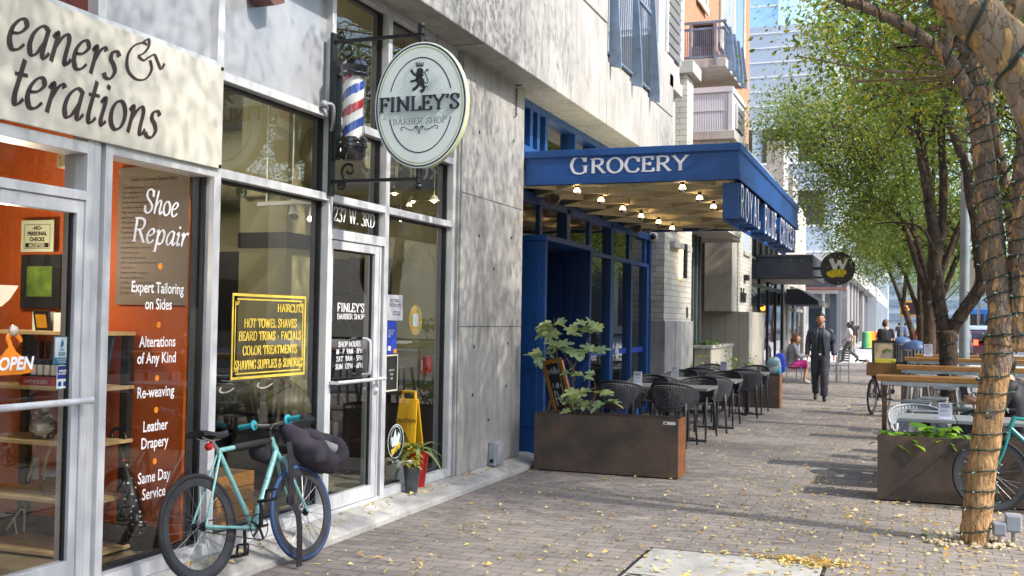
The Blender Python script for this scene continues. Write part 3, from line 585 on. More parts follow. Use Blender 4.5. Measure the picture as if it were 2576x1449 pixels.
for t,u0,u1,v0,v1,hp in(('HAIRCUTS',697,762,785,786,20),('HOT TOWEL SHAVES',613,745,825,823,22),('BEARD TRIMS * FACIALS',599,756,858,853,22),('COLOR TREATMENTS',609,746,893,888,22),('SHAVING SUPPLIES & SUNDRIES',590,760,930,921,22)):
    s=MB();sh=Sheet(s,(GX,0,0),Y1,Z1,X1,.003);y0,z0=GZ(u0,v0);y1,z1=GZ(u1,v1);hh=GZ((u0+u1)/2,(v0+v1)/2-hp)[1]-GZ((u0+u1)/2,(v0+v1)/2)[1]
    fit_pen(sh,t,y0,y1,(z0+z1)/2,hh,wv=.095,wh=.04,ang=8,serif=.11);s.build('lettering',M_gold,gs)
# ================================================================ INSIDE THE CLEANERS
M_orange=pm('orange_wall','#c25a1a','#b75015',1.5,.6,0,.03,30)
M_peach=pm('peach_wall','#cf9468','#c88a5e',1.2,.7)
M_ceil=pm('ceiling_white','#cfccc4','#c4c0b6',2,.8)
M_tanfl=pm('tan_floor','#a89880','#93836b',4,.4,0,.03,20)
WY=5.27
rm=thing('cleaners_room','orange walled cleaners room with tan floor behind the door and window','room',(-6,3,.1))
s=MB();s.box(-9,-4.09,WY,WY+.03,.1,2.9);s.build('orange_wall',M_orange,rm)
s=MB();s.box(-9.05,-9,-3,WY,.1,2.9);s.box(-9,-4.1,-3.05,-3,.1,2.9);s.build('back_wall',M_peach,rm)
s=MB();s.box(-9,-4.1,-3,WY,2.9,2.95);s.build('ceiling',M_ceil,rm)
s=MB();s.box(-9,-4.08,-3,WY,.06,.1);s.build('floor',M_tanfl,rm)
s=MB();s.box(-9,-4.2,WY-.015,WY,.1,.25);s.build('skirting',M_blackm,rm)
def W5(u,v,y=WY):return P(u,v,Y=y)
# shelf unit
zs=[P(329,v,Y=5.2).z for v in(835,970,1105,1244,1377)]
SXR=P(329,1100,Y=5.22).x;SXL=SXR-.86;SY0,SY1=4.86,5.24
M_ply=pm('pale_shelf_board','#cdb287','#b79a6c',3,.5,0,.03,30,(1,10,10))
sf=thing('shelf_unit','five tier shelf with pale boards and black posts against the orange wall','shelf',(SXR-.4,5.05,.1))
for i,z in enumerate(zs):
    z=max(z,.14);s=MB();s.box(SXL,SXR,SY0,SY1,z-.022,z);s.build('board',M_ply,sf,bevel=.002)
for x in(SXL+.03,SXR-.045):
    for y in(SY0+.03,SY1-.02):
        s=MB();s.box(x-.028,x+.028,y-.022,y+.02,.1,zs[0]-.024)
        s.build('post',M_blackm,sf)
bx=lambda u,v,y:P(u,v,Y=y).x
# books and boxes on the top board
M_bk=pm('black_cover','#1d1c1a','#141312',8,.4);M_bg=pm('green_white_box','#c9d2c0','#8fa574',3,.5);M_gold2=pm('ochre_print','#c08a22','#a87310',10,.5)
x0=bx(88,800,5.0);z0=zs[0]
tag(MB().box(x0,x0+.12,4.98,5.04,z0,z0+.115).build('carton',M_bg),'pale green and white carton on the top shelf left of the black book','box')
b=thing('book','black covered book with ochre print leaning on the top shelf','book',(x0+.1,4.95,z0))
s=MB();s.obox((x0+.11,4.95,z0+.06),(.058,0,.0),(0,.008,.002),(0,-.012,.06));s.build('cover',M_bk,b)
s=MB();s.obox((x0+.11,4.9395,z0+.058),(.04,0,0),(0,.001,.0002),(0,-.008,.04));s.build('print',M_gold2,b)
tag(MB().box(x0+.175,x0+.27,4.97,5.06,z0,z0+.11).build('carton',M_white),'white carton on the top shelf right of the black book','box')
# lint roller box, rollers and basket on the second board
z1=zs[1];xl=bx(55,950,4.9)
lb=thing('lint_roller_box','low red display box printed lint rollers on the second shelf','display box',(xl+.13,4.92,z1))
M_redbox=pm('red_card','#9c2d1d','#8c2415',6,.5)
s=MB();s.box(xl,xl+.25,4.88,5.02,z1,z1+.05);s.build('tray',M_redbox,lb)
s=MB();sans(s,'LINT ROLLERS',(xl+.04,4.879,z1+.015),X1,Z1,.028,-Y1,.001);s.build('lettering',M_white,lb)
for i in range(4):
    s=MB();x=xl+.045+i*.052;s.lathe([(.02,0),(.02,.1),(.012,.105),(.014,.2),(.008,.215)],(x,4.95,z1+.052),12,mi=0);s.lathe([(.0205,.01),(.0205,.07)],(x,4.95,z1+.052),12,mi=1,cap=False)
    tag(s.build('lint_roller',[M_blackm,M_white],smooth=40),'black handled lint roller standing in the red display box','lint roller','lint rollers in the red box')
M_wick=brick_mat('wicker',C('#a97a45'),C('#7d5228'),C('#3a2510'),.025,.012,'xz',.0025,.7,1.0)
def basket(name,label,c,r,h,handle,liner=None,n=28):
    t=thing(name,label,'basket',c)
    s=MB();s.lathe([(r*.75,0),(r*.9,h*.4),(r,h),(r*1.03,h+.006),(r*.95,h),(r*.7,.015)],c,n);s.build('bowl',M_wick,t,smooth=50)
    if handle:
        s=MB();s.tube([(c[0]+r*math.cos(a),c[1],c[2]+h+handle*math.sin(a))for a in[math.pi*i/14 for i in range(15)]],.01,8);s.build('handle',M_ply,t,smooth=True)
    if liner:
        s=MB()
        for k in range(18):
            a=k*2.4;q=r*.75*math.sqrt((k+.5)/18)
            s.ball((c[0]+q*math.cos(a),c[1]+q*math.sin(a),c[2]+h-.0),(.03,.03,.028),8,6)
        s.build('liner',liner,t,smooth=True)
    return t
M_cloth=pm('cream_cloth','#cfc6ac','#bdb294',8,.9)
basket('wicker_basket','wicker basket with cream cloth lining on the second shelf',(SXR-.13,4.98,z1),.085,.12,0,M_cloth)
tag(MB().obox((SXR-.15,5.08,z1+.17),(.1,0,0),(0,.008,.0),(.03,.0,.15)).build('blue_folder',pm('blue_plastic','#47617a','#35495d',4,.3)),'grey blue folder standing behind the wicker basket','folder')
# piggy banks, picture frame, dispenser on the third board
z2=zs[2];xp=bx(102,1080,4.95)
M_silver=pm('hammered_silver','#b9b09c','#857c68',14,.3,.7,.4,60)
def pig(label,c,r):
    t=thing('piggy_bank',label,'piggy bank',c)
    s=MB();s.ball((c[0],c[1],c[2]+r*1.15),(r*1.1,r*1.2,r),18,12)
    for sx in(-1,1):
        s.tube([(c[0]+sx*r*.5,c[1]-r*.3,c[2]),(c[0]+sx*r*.5,c[1]-r*.3,c[2]+r*.5)],r*.22,8)
        s.tube([(c[0]+sx*r*.5,c[1]+r*.5,c[2]),(c[0]+sx*r*.5,c[1]+r*.5,c[2]+r*.5)],r*.22,8)
    s.build('body',M_silver,t,smooth=True)
    s=MB();s.lathe([(r*.38,0),(r*.36,.02),(.001,.021)],(c[0],c[1]-r*1.12,c[2]+r*1.1),14,(0,-1,0));s.build('snout',M_silver,t,smooth=40)
    for sx in(-1,1):
        s=MB();s.lathe([(r*.28,0),(.004,r*.5)],(c[0]+sx*r*.6,c[1]-r*.5,c[2]+r*1.95),4,(sx*.4,-.3,1));s.build('ear',M_silver,t)
    return t
pig('round silver piggy bank on the third shelf carrying a smaller one',(xp,4.97,z2),.062)
pig('small silver piggy bank sitting on top of the larger one',(xp,4.985,z2+.128),.04)
pf=thing('picture_frame','small brown picture frame leaning back on the third shelf','picture frame',(xp+.2,5.05,z2))
s=MB();s.obox((xp+.19,5.03,z2+.1),(.075,0,.0),(0,.008,.003),(.018,.03,.1));s.build('border',pm('brown_frame','#6e4b2c','#513418',8,.5),pf)
s=MB();s.obox((xp+.19,5.018,z2+.1),(.055,0,.0),(0,.002,.0005),(.013,.022,.075));s.build('picture',pm('pale_print','#d0cab4','#8f8a78',9,.6),pf)
s=MB();s.box(SXR-.2,SXR-.06,4.9,4.98,z2,z2+.05);s.obox((SXR-.13,5.0,z2+.1),(.055,0,0),(0,.004,0),(0,.02,.1))
tag(s.build('card_dispenser',pm('clear_plastic','#a98a78','#94705c',4,.2)),'clear plastic card holder at the end of the third shelf','card holder',None)
basket('handled_basket','round wicker basket with hoop handle on the fourth shelf',(bx(133,1220,5.0),5.02,zs[3]),.085,.11,.19,pm('pale_tissue','#b9b7b5','#8e9096',12,.8))
# outlet with cord on the wall
p=W5(88,1178);ot=thing('power_outlet','cream wall outlet with trailing white cord between the shelves','outlet',p)
s=MB();s.box(p.x-.04,p.x+.04,WY-.012,WY,p.z-.07,p.z+.07);s.build('plate',M_cream,ot,bevel=.004)
s=MB();s.tube(crom3([(p.x,WY-.03,p.z-.02),(p.x-.05,WY-.05,p.z-.15),(p.x-.04,WY-.05,p.z-.5),(p.x+.0,WY-.08,.3),(p.x-.12,WY-.1,.16)],6),.007,6);s.tube(crom3([(p.x+.01,WY-.03,p.z+.03),(p.x-.03,WY-.06,p.z-.2),(p.x-.02,WY-.05,p.z-.6),(p.x-.06,WY-.1,.25)],6),.006,6);s.build('cord',M_cream,ot,smooth=True)
# umbrella
M_dots,N,L,b=new_mat('polka_dot_nylon')
vo=N.new('ShaderNodeTexVoronoi');vo.inputs['Scale'].default_value=32;vo.inputs['Randomness'].default_value=.35;tc=N.new('ShaderNodeTexCoord');L.new(tc.outputs['Object'],vo.inputs['Vector'])
L.new(ramp(N,L,vo.outputs['Distance'],[(.20,(.75,.75,.75)),(.24,(.015,.015,.02))]),b.inputs['Base Color']);b.inputs['Roughness'].default_value=.35
um=thing('umbrella','closed black umbrella with white polka dots leaning on the orange wall','umbrella',(-4.4,5.15,.1))
a=P(304,1125,Y=5.18);e=P(349,1345,Y=5.08);d=(e-a)
s=MB();s.tube([a+d*t for t in(.16,.22,.4,.62,.78,.84,.9,.97,1.0)],[.012,.022,.042,.052,.05,.026,.06,.055,.02],14);s.build('canopy',M_dots,um,smooth=True)
s=MB();s.tube([a-d*.0,a+d*.2],.008,8);c0=a-d*.035;q=d.normalized()
s.tube([c0-q*.05+q*.052*math.cos(t)+Vector((.052*math.sin(t),0,0))for t in[math.pi*2*i/18 for i in range(17)]],.011,8);s.build('handle',M_black,um,smooth=True)
s=MB();s.tube([a+d*.155,a+d*.17],.014,10);s.build('ring',M_red,um)
# wall notices and picture
def note(name,label,cat,u0,v0,u1,v1,mat,y=WY,th=.004):
    a=P(u0,v1,Y=y-th);b_=P(u1,v0,Y=y-th)
    t=thing(name,label,cat,((a.x+b_.x)/2,y,a.z));s=MB();s.box(a.x,b_.x,y-th,y-.0005,a.z,b_.z);s.build('sheet',mat,t);return t,a,b_
M_paper=pm('cream_paper','#c9cdb0','#bfc3a4',4,.7);M_ink=pm('black_ink','#15130f','#100f0c',9,.6)
t,a,b_=note('paper_notice','cream paper notice saying no personal checks accepted','notice',52,553,136,634,M_paper,5.2)
w_=b_.x-a.x;h_=b_.z-a.z;s=MB();sh=Sheet(s,(a.x,5.196,a.z),X1,Z1,-Y1,.001)
for f in(.10,):sh.frame(w_*f,h_*f,w_*(1-f),h_*(1-f*1.3),.003)
for tx,y in(('-NO-',.70),('PERSONAL',.52),('CHECKS',.34)):sans(s,tx,(a.x+w_/2,5.196,a.z+h_*y),X1,Z1,h_*.17,-Y1,.0015,align='CENTER',offset=.0015,xs=.95)
sh.rect(w_*.14,h_*.14,w_*.86,h_*.28);s.build('lettering',M_ink,t)
s=MB();sans(s,'ACCEPTED',(a.x+w_/2,5.196,a.z+h_*.165),X1,Z1,h_*.135,-Y1,.0035,align='CENTER',offset=.001,xs=.95);s.build('lettering',M_paper,t)
a=P(50,775,Y=5.22);b_=P(152,640,Y=5.22);t=thing('framed_picture','wide black frame with a green picture on the orange wall','picture',((a.x+b_.x)/2,5.25,a.z))
s=MB();s.box(a.x,b_.x,5.22,5.26,a.z,b_.z);s.build('border',M_blackm,t)
s=MB();s.box(a.x+.055,b_.x-.06,5.214,5.2195,a.z+.075,b_.z-.075);s.build('picture',pm('green_picture','#7d9440','#3e632f',9,.4),t)
t,a,b_=note('policy_poster','large taupe customer service policy poster on the orange wall','poster',290,415,478,766,pm('taupe_paper','#83746a','#7a6c60',2,.6),5.25)
w_=b_.x-a.x;s=MB()
sans(s,"Cathy's Customer Service Policy",((a.x+b_.x)/2,5.246,b_.z-.085),X1,Z1,.032,-Y1,.001,align='CENTER',slant=.25,xs=.85,offset=.0004)
TX="We truly appreciate your business, to prevent problems, and help us|serve you with the best services and making you a happier customer we|need to cover these policies|We will not be responsible for garment accessories, if customer|made items, fading from other cleaners dyes|Notify us of any garment you picked up from other garment store|(washed at owner's risk)|We will not be responsible for cleaning processes|Silks and rayon may have dye and color loss|Trim items like: buttons, beads, plastic on belts, etc. are not cleanable. We|will not be responsible for these items, just cleaning garment itself, see the back|of our receipt for details|Remove your clothes you need in and when you pick up|Point out stains on your garment|Specify if any garments (linings, beadings, ect.)".split('|')
for i,tx in enumerate(TX+TX[5:12]):sans(s,tx,(a.x+.035,5.246,b_.z-.13-i*.031),X1,Z1,.0165,-Y1,.001,xs=.62)
s.build('lettering',M_ink,t)
# stickers on the door glass
def sticker(name,label,u0,v0,u1,v1,mat,x=-3.975,cat='sticker'):
    a=P(u0,v1,X=x);b_=P(u1,v0,X=x);a2=P(u0,v0,X=x);b2=P(u1,v1,X=x)
    z0=(a.z+b2.z)/2;z1=(b_.z+a2.z)/2
    t=thing(name,label,cat,(x,(a.y+b_.y)/2,z0));s=MB();s.box(x+.001,x+.0025,a.y,b_.y,z0,z1);s.build('sheet',mat,t);return t,a.y,b_.y,z0,z1
M_stw=pm('sticker_white','#c6d3d6','#bccacd',6,.4);M_stb=pm('sticker_blue','#1f6f8e','#1a6380',6,.4);M_navy=pm('sticker_navy','#22307e','#1c2970',6,.4)
t,y0,y1,z0,z1=sticker('bureau_sticker','pale blue BBB accredited business sticker on the door glass',134,846,175,916,M_stw)
h_=z1-z0;w_=y1-y0;s=MB();sh=Sheet(s,(-3.9725,y0,z0),Y1,Z1,X1,.001)
sh.frame(0,0,w_,h_,.004);sh.rect(.004,.004,w_-.004,h_*.24);sans(s,'BBB',(-3.9725,(y0+y1)/2,z0+h_*.30),Y1,Z1,h_*.2,X1,.001,align='CENTER',offset=.0005)
sh.poly([(w_*.35,h_*.5),(w_*.65,h_*.5),(w_*.58,h_*.54),(w_*.42,h_*.54)]);sh.poly([(w_*.42,h_*.58),(w_*.56,h_*.64),(w_*.62,h_*.74),(w_*.54,h_*.84),(w_*.55,h_*.92),(w_*.44,h_*.82),(w_*.4,h_*.72)])
s.build('print',M_stb,t)
s=MB();sans(s,'ACCREDITED|BUSINESS'.replace('|','\n'),(-3.9725,(y0+y1)/2,z0+h_*.14),Y1,Z1,h_*.085,X1,.0025,align='CENTER');s.build('lettering',M_white,t)
t,y0,y1,z0,z1=sticker('member_sticker','white and navy member favorite sticker below the pale blue one',141,919,171,977,M_stw)
h_=z1-z0;w_=y1-y0;s=MB();sh=Sheet(s,(-3.9725,y0,z0),Y1,Z1,X1,.001);sh.rect(.003,h_*.42,w_-.003,h_-.003);sh.rect(w_*.12,h_*.1,w_*.4,h_*.3);sh.rect(w_*.58,h_*.1,w_*.88,h_*.3);s.build('print',M_navy,t)
s=MB();sans(s,'MEMBER\nFAVORITE',(-3.9725,(y0+y1)/2,z0+h_*.72),Y1,Z1,h_*.12,X1,.0025,align='CENTER',offset=.0004);s.build('lettering',M_white,t)
# orange hanger shaped open sign
M_oh=pm('orange_card','#dd8420','#d47a15',5,.4)
hg=thing('hanger_sign','orange coat hanger shaped open sign stuck on the door glass','open sign',(-3.97,3.85,1.25))
s=MB();pts=[(-25,918),(-10,905),(5,895),(16,880),(24,872),(34,872),(40,884),(58,898),(75,912),(85,922),(84,930),(74,938),(50,942),(-25,946)]
pp=[P(u,v,X=-3.972)for u,v in pts];s.prism([(p.y,p.z)for p in pp],(-3.972,0,0),Y1,Z1,(-.003,0,0))
hk=[P(u,v,X=-3.972)for u,v in((28,876),(24,862),(20,850),(28,840),(40,842),(50,852),(53,860))]
s.tube(crom3(hk,4),[.013]*19+[.011]*6,8,flat=.25,up=(1,0,0));s.build('board',M_oh,hg)
s=MB();a=P(-8,932,X=-3.972);sans(s,'OPEN',(-3.972,a.y,a.z),Y1,Z1,.085,X1,.003,slant=.2,offset=.003,xs=.95);s.build('lettering',M_vinyl,hg)
s=MB();a=P(33,832,X=-3.972);s.lathe([(.028,0),(.024,.012),(.01,.022),(.001,.024)],a,16,(1,0,0));s.build('suction_cup',pm('clear_cup','#cfc3b4','#a39584',8,.15),hg,smooth=True)
# lamp in the shop
lp=thing('pendant_lamp','white bowl lamp glowing at the left edge of the door glass','lamp',P(-4,722,Y=4.6))
c0=P(-4,722,Y=4.6);s=MB();s.lathe([(.02,-.11),(.06,-.07),(.1,0),(.105,.01)],c0,24,cap=False);lm=pm('glowing_bowl','#fff0d8','#fff0d8',4,.5,emit=.3);s.build('bowl',lm,lp,smooth=True)
s=MB();s.tube([c0+Vector((0,0,-.1)),Vector((c0.x,c0.y,.1))],.012,8);s.build('stand',M_blackm,lp)
pl=bpy.data.lights.new('lamp_bulb','POINT');pl.energy=8;pl.shadow_soft_size=.06;pl.color=(1,.86,.68);po=bpy.data.objects.new('lamp_bulb',pl);col.objects.link(po);po.location=c0+Vector((0,0,.2))
p=P(172,402,Y=4.8);t=thing('emergency_light','ribbed clear emergency lamp under the ceiling behind the door transom','emergency light',p)
s=MB();s.box(p.x-.06,p.x+.06,p.y-.03,p.y+.03,p.z-.05,p.z+.05);s.build('lens',pm('ribbed_lens','#c9b79a','#8f7a5c',30,.2),t,bevel=.01)
s=MB();s.box(p.x+.1,p.x+.22,p.y-.02,p.y+.04,p.z-.1,p.z+.03);tag(s.build('exit_sign',pm('exit_white','#d2c8b4','#c3b8a2',5,.5)),'exit sign box beside the ribbed emergency lamp','exit sign')
s=MB();
# ================================================================ INSIDE THE BARBER SHOP
M_creamw=pm('cream_wall','#a59f7c','#9b946f',1.6,.7,0,.03,14)
M_tile=brick_mat('white_floor_tile',C('#c9c5b6'),C('#b5b1a2'),C('#2b2a28'),.055,.045,'yx',.006,.4,.3)
M_dwood=pm('dark_stained_wood','#221c18','#16120f',5,.5,0,.08,30,(1,1,8))
BY=8.88
rm=thing('barber_room','cream barber room with dark panelling and white tile floor','room',(-6,7,.1))
s=MB();s.box(-11,-4.09,BY,BY+.04,2.18,4.1);s.box(-5.35,-4.09,BY,BY+.04,.95,2.18);s.box(-11,-10.95,5.3,BY,.1,4.1);s.build('wall',M_creamw,rm)
s=MB();s.box(-11,-4.09,5.305,5.34,.1,4.1);s.build('side_wall',M_creamw,rm)
s=MB();s.box(-11,-5.35,BY-.004,BY+.04,.1,2.18);s.box(-5.35,-4.09,BY-.002,BY+.04,.1,.95);s.box(-5.35,-4.09,BY-.02,BY,.93,.97);s.build('panelling',M_dwood,rm)
s=MB();s.box(-11,-4.1,5.34,BY,4.1,4.14);s.build('ceiling',M_creamw,rm)
s=MB();s.box(-11,-4.08,5.34,BY,.06,.1);s.build('floor',M_tile,rm)
s=MB();s.box(-5.0,-4.1,6.72,7.6,.1,.112);tag(s.build('door_mat',pm('rubber_mat','#26262a','#19191c',10,.9)),'dark mat inside the barber door','mat')
CY=7.7;xa=P(602,620,Y=CY).x;xb=P(720,620,Y=CY).x
s=MB();s.box(xa,xb,CY,CY+.5,.1,4.1,0);s.build('column',M_creamw,rm)
s=MB();s.box(xa-.01,xb+.01,CY-.01,CY+.51,2.13,2.26);s.build('band',M_dwood,rm)
dk=thing('air_duct','fat cream spiral air duct across the barber ceiling','duct',(-6,8.1,2.9))
s=MB();s.lathe([(.32,i*.01)if i%24 else(.327,i*.01)for i in range(0,650)][::6],(-10.8,8.2,2.93),28,(1,0,0));s.build('tube',M_creamw,dk,smooth=30)
for x in(-5.2,-7.2):MB().tube([(x,8.2,3.25),(x,8.2,4.1)],.01,6).build('hanger_rod',M_steel,dk)
p=P(652,483,Y=CY-.06);t=thing('emergency_light','cream twin headed emergency light on the barber column','emergency light',p)
s=MB();s.box(p.x-.11,p.x+.11,CY-.1,CY,p.z-.045,p.z+.045);s.build('body',M_creamw,t,bevel=.015)
for sx in(-1,1):
    s=MB();s.lathe([(.03,0),(.055,.05),(.05,.06),(.001,.05)],(p.x+sx*.14,CY-.06,p.z+.01),16,(sx*.35,-1,-.3));s.build('lamp_head',M_chrome,t,smooth=40)
t=thing('track_light','white ceiling track with small lit spot heads in the barber shop','track light',P(740,510,Y=7.4))
a=P(650,514,Y=7.4);b_=P(812,506,Y=7.4);s=MB();s.bar(a,b_,.035,.03);s.build('rail',M_white,t)
for u,v in((670,512),(735,508)):p=P(u,v,Y=7.4);MB().tube([p,(p.x,p.y,4.1)],.006,6).build('hanger_rod',M_white,t)
Mlit=pm('lit_bulb','#ffe9c4','#ffe9c4',5,.4,emit=14)
for i,(u,v)in enumerate(((738,540),(786,546))):
    p=P(u,v,Y=7.4);d=Vector((.3,-.5,-1));s=MB();s.lathe([(.022,-.09),(.03,-.05),(.042,.02)],p,14,d,cap=False);s.tube([p-d*.07,(p.x,p.y,a.z)],.008,6);h_=s.build('spot_head',M_white,t,smooth=40)
    s=MB();s.ball(p,.03,12,8);s.build('bulb',Mlit if i else M_creamw,h_,smooth=True)
for i,(x,y,e)in enumerate(((-5.6,6.6,9),(-7.0,7.6,8))):
    pl=bpy.data.lights.new('track_bulb','POINT');pl.energy=e;pl.shadow_soft_size=.12;pl.color=(1,.92,.78);po=bpy.data.objects.new('track_bulb',pl);col.objects.link(po);po.location=(x,y,2.75)
for u,v in((992,487),(1092,505),(1008,552)):
    p=P(u,v,Y=8.4);t=thing('pendant_bulb',{992:'small lit pendant bulb nearest the door in the upper pane',1092:'small lit pendant bulb at the right in the upper pane',1008:'small lit bulb hanging low behind the tall right pane'}[u],'bulb',p)
    s=MB();s.lathe([(.012,.05),(.03,.03),(.05,0)],p,12,cap=False);s.tube([p+Vector((0,0,.05)),(p.x,p.y,4.1)],.004,5);s.build('shade',M_creamw,t,smooth=True)
    s=MB();s.ball(p,.018,10,6);s.build('bulb',Mlit,t,smooth=True)
# product shelving behind the door
sh_x0,sh_x1=P(770,900,Y=BY-.3).x,P(940,900,Y=BY-.3).x
pu=thing('product_shelf','dark wooden product shelf along the barber wall','shelf',((sh_x0+sh_x1)/2,BY-.2,.1))
s=MB()
for x in(sh_x0,(sh_x0+sh_x1)/2+.12,sh_x1):s.box(x-.02,x+.02,BY-.34,BY-.01,.1,2.1)
s.build('upright',M_dwood,pu)
szs=(.42,.74,1.0,1.24,1.5,1.78,2.08)
for z in szs:MB().box(sh_x0+.02,sh_x1-.02,BY-.335,BY-.01,z-.02,z).build('board',M_dwood,pu)
Mprod=[pm('tube_white','#c9c6b8','#b9b6a6',8,.4),pm('jar_amber','#9c5f2a','#7d4818',8,.3),pm('tin_brown','#5e4630','#4a3522',8,.4),pm('tube_grey','#8d8f8c','#757773',8,.4),pm('carton_kraft','#a9814f','#94703f',8,.6)]
pn=['white tube','amber jar','brown tin','grey tube','kraft carton'];zn={.42:'lowest',.74:'second lowest',1.0:'middle',1.24:'waist high',1.5:'upper',1.78:'top'}
for zi,z in enumerate(szs[:-1]):
    k=int((sh_x1-sh_x0-.12)/.085)
    for i in range(k):
        if rnd.random()<.22:continue
        x=sh_x0+.07+i*.085+rnd.uniform(-.008,.008);j=(zi*2+(i//4))%5;y=BY-.27+rnd.uniform(-.02,.02);s=MB()
        if abs(x-(sh_x0+sh_x1)/2-.12)<.055:continue
        if j in(0,3):s.lathe([(.024,0),(.026,.02),(.03,.13),(.028,.15)],(x,y,z),10)
        elif j==1:s.lathe([(.032,0),(.034,.01),(.034,.06),(.036,.06),(.036,.085),(.001,.086)],(x,y,z),12)
        elif j==2:s.lathe([(.034,0),(.034,.05),(.03,.055),(.001,.056)],(x,y,z),12)
        else:s.box(x-.034,x+.034,y-.03,y+.03,z,z+rnd.uniform(.1,.16))
        tag(s.build(pn[j].replace(' ','_'),Mprod[j],smooth=40),f'{pn[j]} on the {zn[z]} board of the dark product shelf',pn[j].split()[1],f'{pn[j]}s on the product shelf')
# two padded barber chairs
M_leather=pm('worn_black_leather','#2c2c28','#1e1e1a',5,.55,0,.1,30)
def barber_chair(label,u,v,y,seat_m):
    p=P(u,v,Y=y);z=p.z;t=thing('barber_chair',label,'barber chair',(p.x,y,.1))
    s=MB();s.lathe([(.0,0)]+[(.30*math.cos(a),.26*math.sin(a))for a in[R(2),R(25),R(45),R(65),R(80)]],(0,0,0),20,cap=False)
    s.v=[(p.x+x*1.0,y+q*.75,z-.08+w_)for x,q,w_ in s.v];s.build('headrest',seat_m,t,smooth=True)
    s=MB();s.box(p.x-.3,p.x+.3,y-.22,y+.22,z-.16,z-.09);s.build('collar',M_black,t,bevel=.03)
    s=MB();s.box(p.x-.24,p.x+.24,y-.2,y+.2,z-.62,z-.16);s.build('backrest',M_black,t,bevel=.06)
    s=MB();s.lathe([(.3,0),(.3,.03),(.06,.06),(.05,max(.1,z-.75))],(p.x,y,.1),20);s.build('pedestal',M_chrome,t,smooth=40)
    for sx in(-1,1):MB().bar((p.x+sx*.3,y-.3,z-.3),(p.x+sx*.3,y+.25,z-.26),.05,.06).build('armrest',M_black,t,bevel=.01)
    s=MB();s.lathe([(.06,0),(.06,.006),(.045,.006),(.04,.003),(.001,.004)],(p.x,y-.11,z+.13),18,(0,-.55,.83));s.build('emblem',M_white,t)
barber_chair('black barber chair with a tan domed headrest near the window',688,1010,6.55,pm('tan_vinyl','#57533f','#443f2b',4,.55))
barber_chair('all black barber chair to the left of the tan domed one',592,1020,6.75,M_leather)
# slatted wooden crate inside the glass
cx1=-4.2;a=P(640,1180,X=cx1);b_=P(640,1262,X=cx1)
cr_=thing('wooden_crate','slatted honey wood planter crate inside the barber window','crate',(cx1-.2,a.y-.3,.1))
for i in range(4):
    z=.1+i*(a.z-.1)/4;hh=(a.z-.1)/4-.008
    s=MB();s.box(cx1-.02,cx1,a.y-.62,a.y,z,z+hh);s.box(cx1-.42,cx1-.4,a.y-.62,a.y,z,z+hh);s.box(cx1-.4,cx1-.02,a.y-.02,a.y,z,z+hh);s.box(cx1-.4,cx1-.02,a.y-.62,a.y-.6,z,z+hh);s.build('slat',M_wood,cr_,bevel=.003)
MB().box(cx1-.4,cx1-.02,a.y-.6,a.y-.02,a.z-.03,a.z-.015).build('lid',pm('grey_lid','#6a5b4a','#53463a',5,.7),cr_)
# right pane: caution sign, plants, bucket, letter board, notices
p=P(1027,1120,Y=8.3);xw=.12;zt=P(1027,1003,Y=8.3).z
cs=thing('caution_sign','yellow folding wet floor caution sign behind the right pane','caution sign',(p.x,8.3,.1))
for sgn,nm in((-1,'front_board'),(1,'rear_board')):
    s=MB();o=Vector((p.x,8.3+sgn*.02,zt));dn=Vector((0,sgn*.13,.1-zt));s.prism([(-xw*.72,0),(-xw,1),(xw,1),(xw*.72,0)][::sgn],o,X1,dn,(0,-sgn*.02,0));s.build(nm,M_yellow,cs,bevel=.006)
s=MB();s.tube([(p.x-.06,8.3,zt-.02),(p.x-.06,8.3,zt+.06),(p.x+.06,8.3,zt+.06),(p.x+.06,8.3,zt-.02)],.018,8);s.build('handle',M_yellow,cs,smooth=40)
dn=Vector((0,-.13,.1-zt)).normalized();s=MB();o=Vector((p.x,8.277,zt));outn=Vector((0,-1,-.15)).normalized()
sans(s,'CAUTION',o+dn*.2,X1,-dn,.045,outn,.012,align='CENTER',offset=.001);sh=Sheet(s,o+dn*.42,X1,-dn,outn,.012)
for q in(((-.07,0),(0,.13)),((0,.13),(.07,0)),((-.07,0),(.07,0)),((-.02,.03),(.02,.06)),((0,.02),(.01,.08))):sh.ribbon(list(q),.006)
s.build('lettering',M_ink,cs)
def blade(mb,base,d,L_,w_,droop,mi=0,n=6):
    d=Vector(d).normalized();side=d.cross(Z1);side=side.normalized()if side.length>.05 else X1.copy();pts=[]
    for i in range(n+1):
        t=i/n;pts.append(Vector(base)+d*L_*t+Vector((0,0,-droop*t*t*L_)))
    vs=[];
    for i,q in enumerate(pts):
        t=i/n;ww=w_*math.sin(math.pi*min(1,.12+.88*t)**.8)*.5+.001
        vs+=[q-side*ww,q+side*ww+Vector((0,0,.0)),]
    mb.add(vs,[(2*i,2*i+1,2*i+3,2*i+2)for i in range(n)],mi)
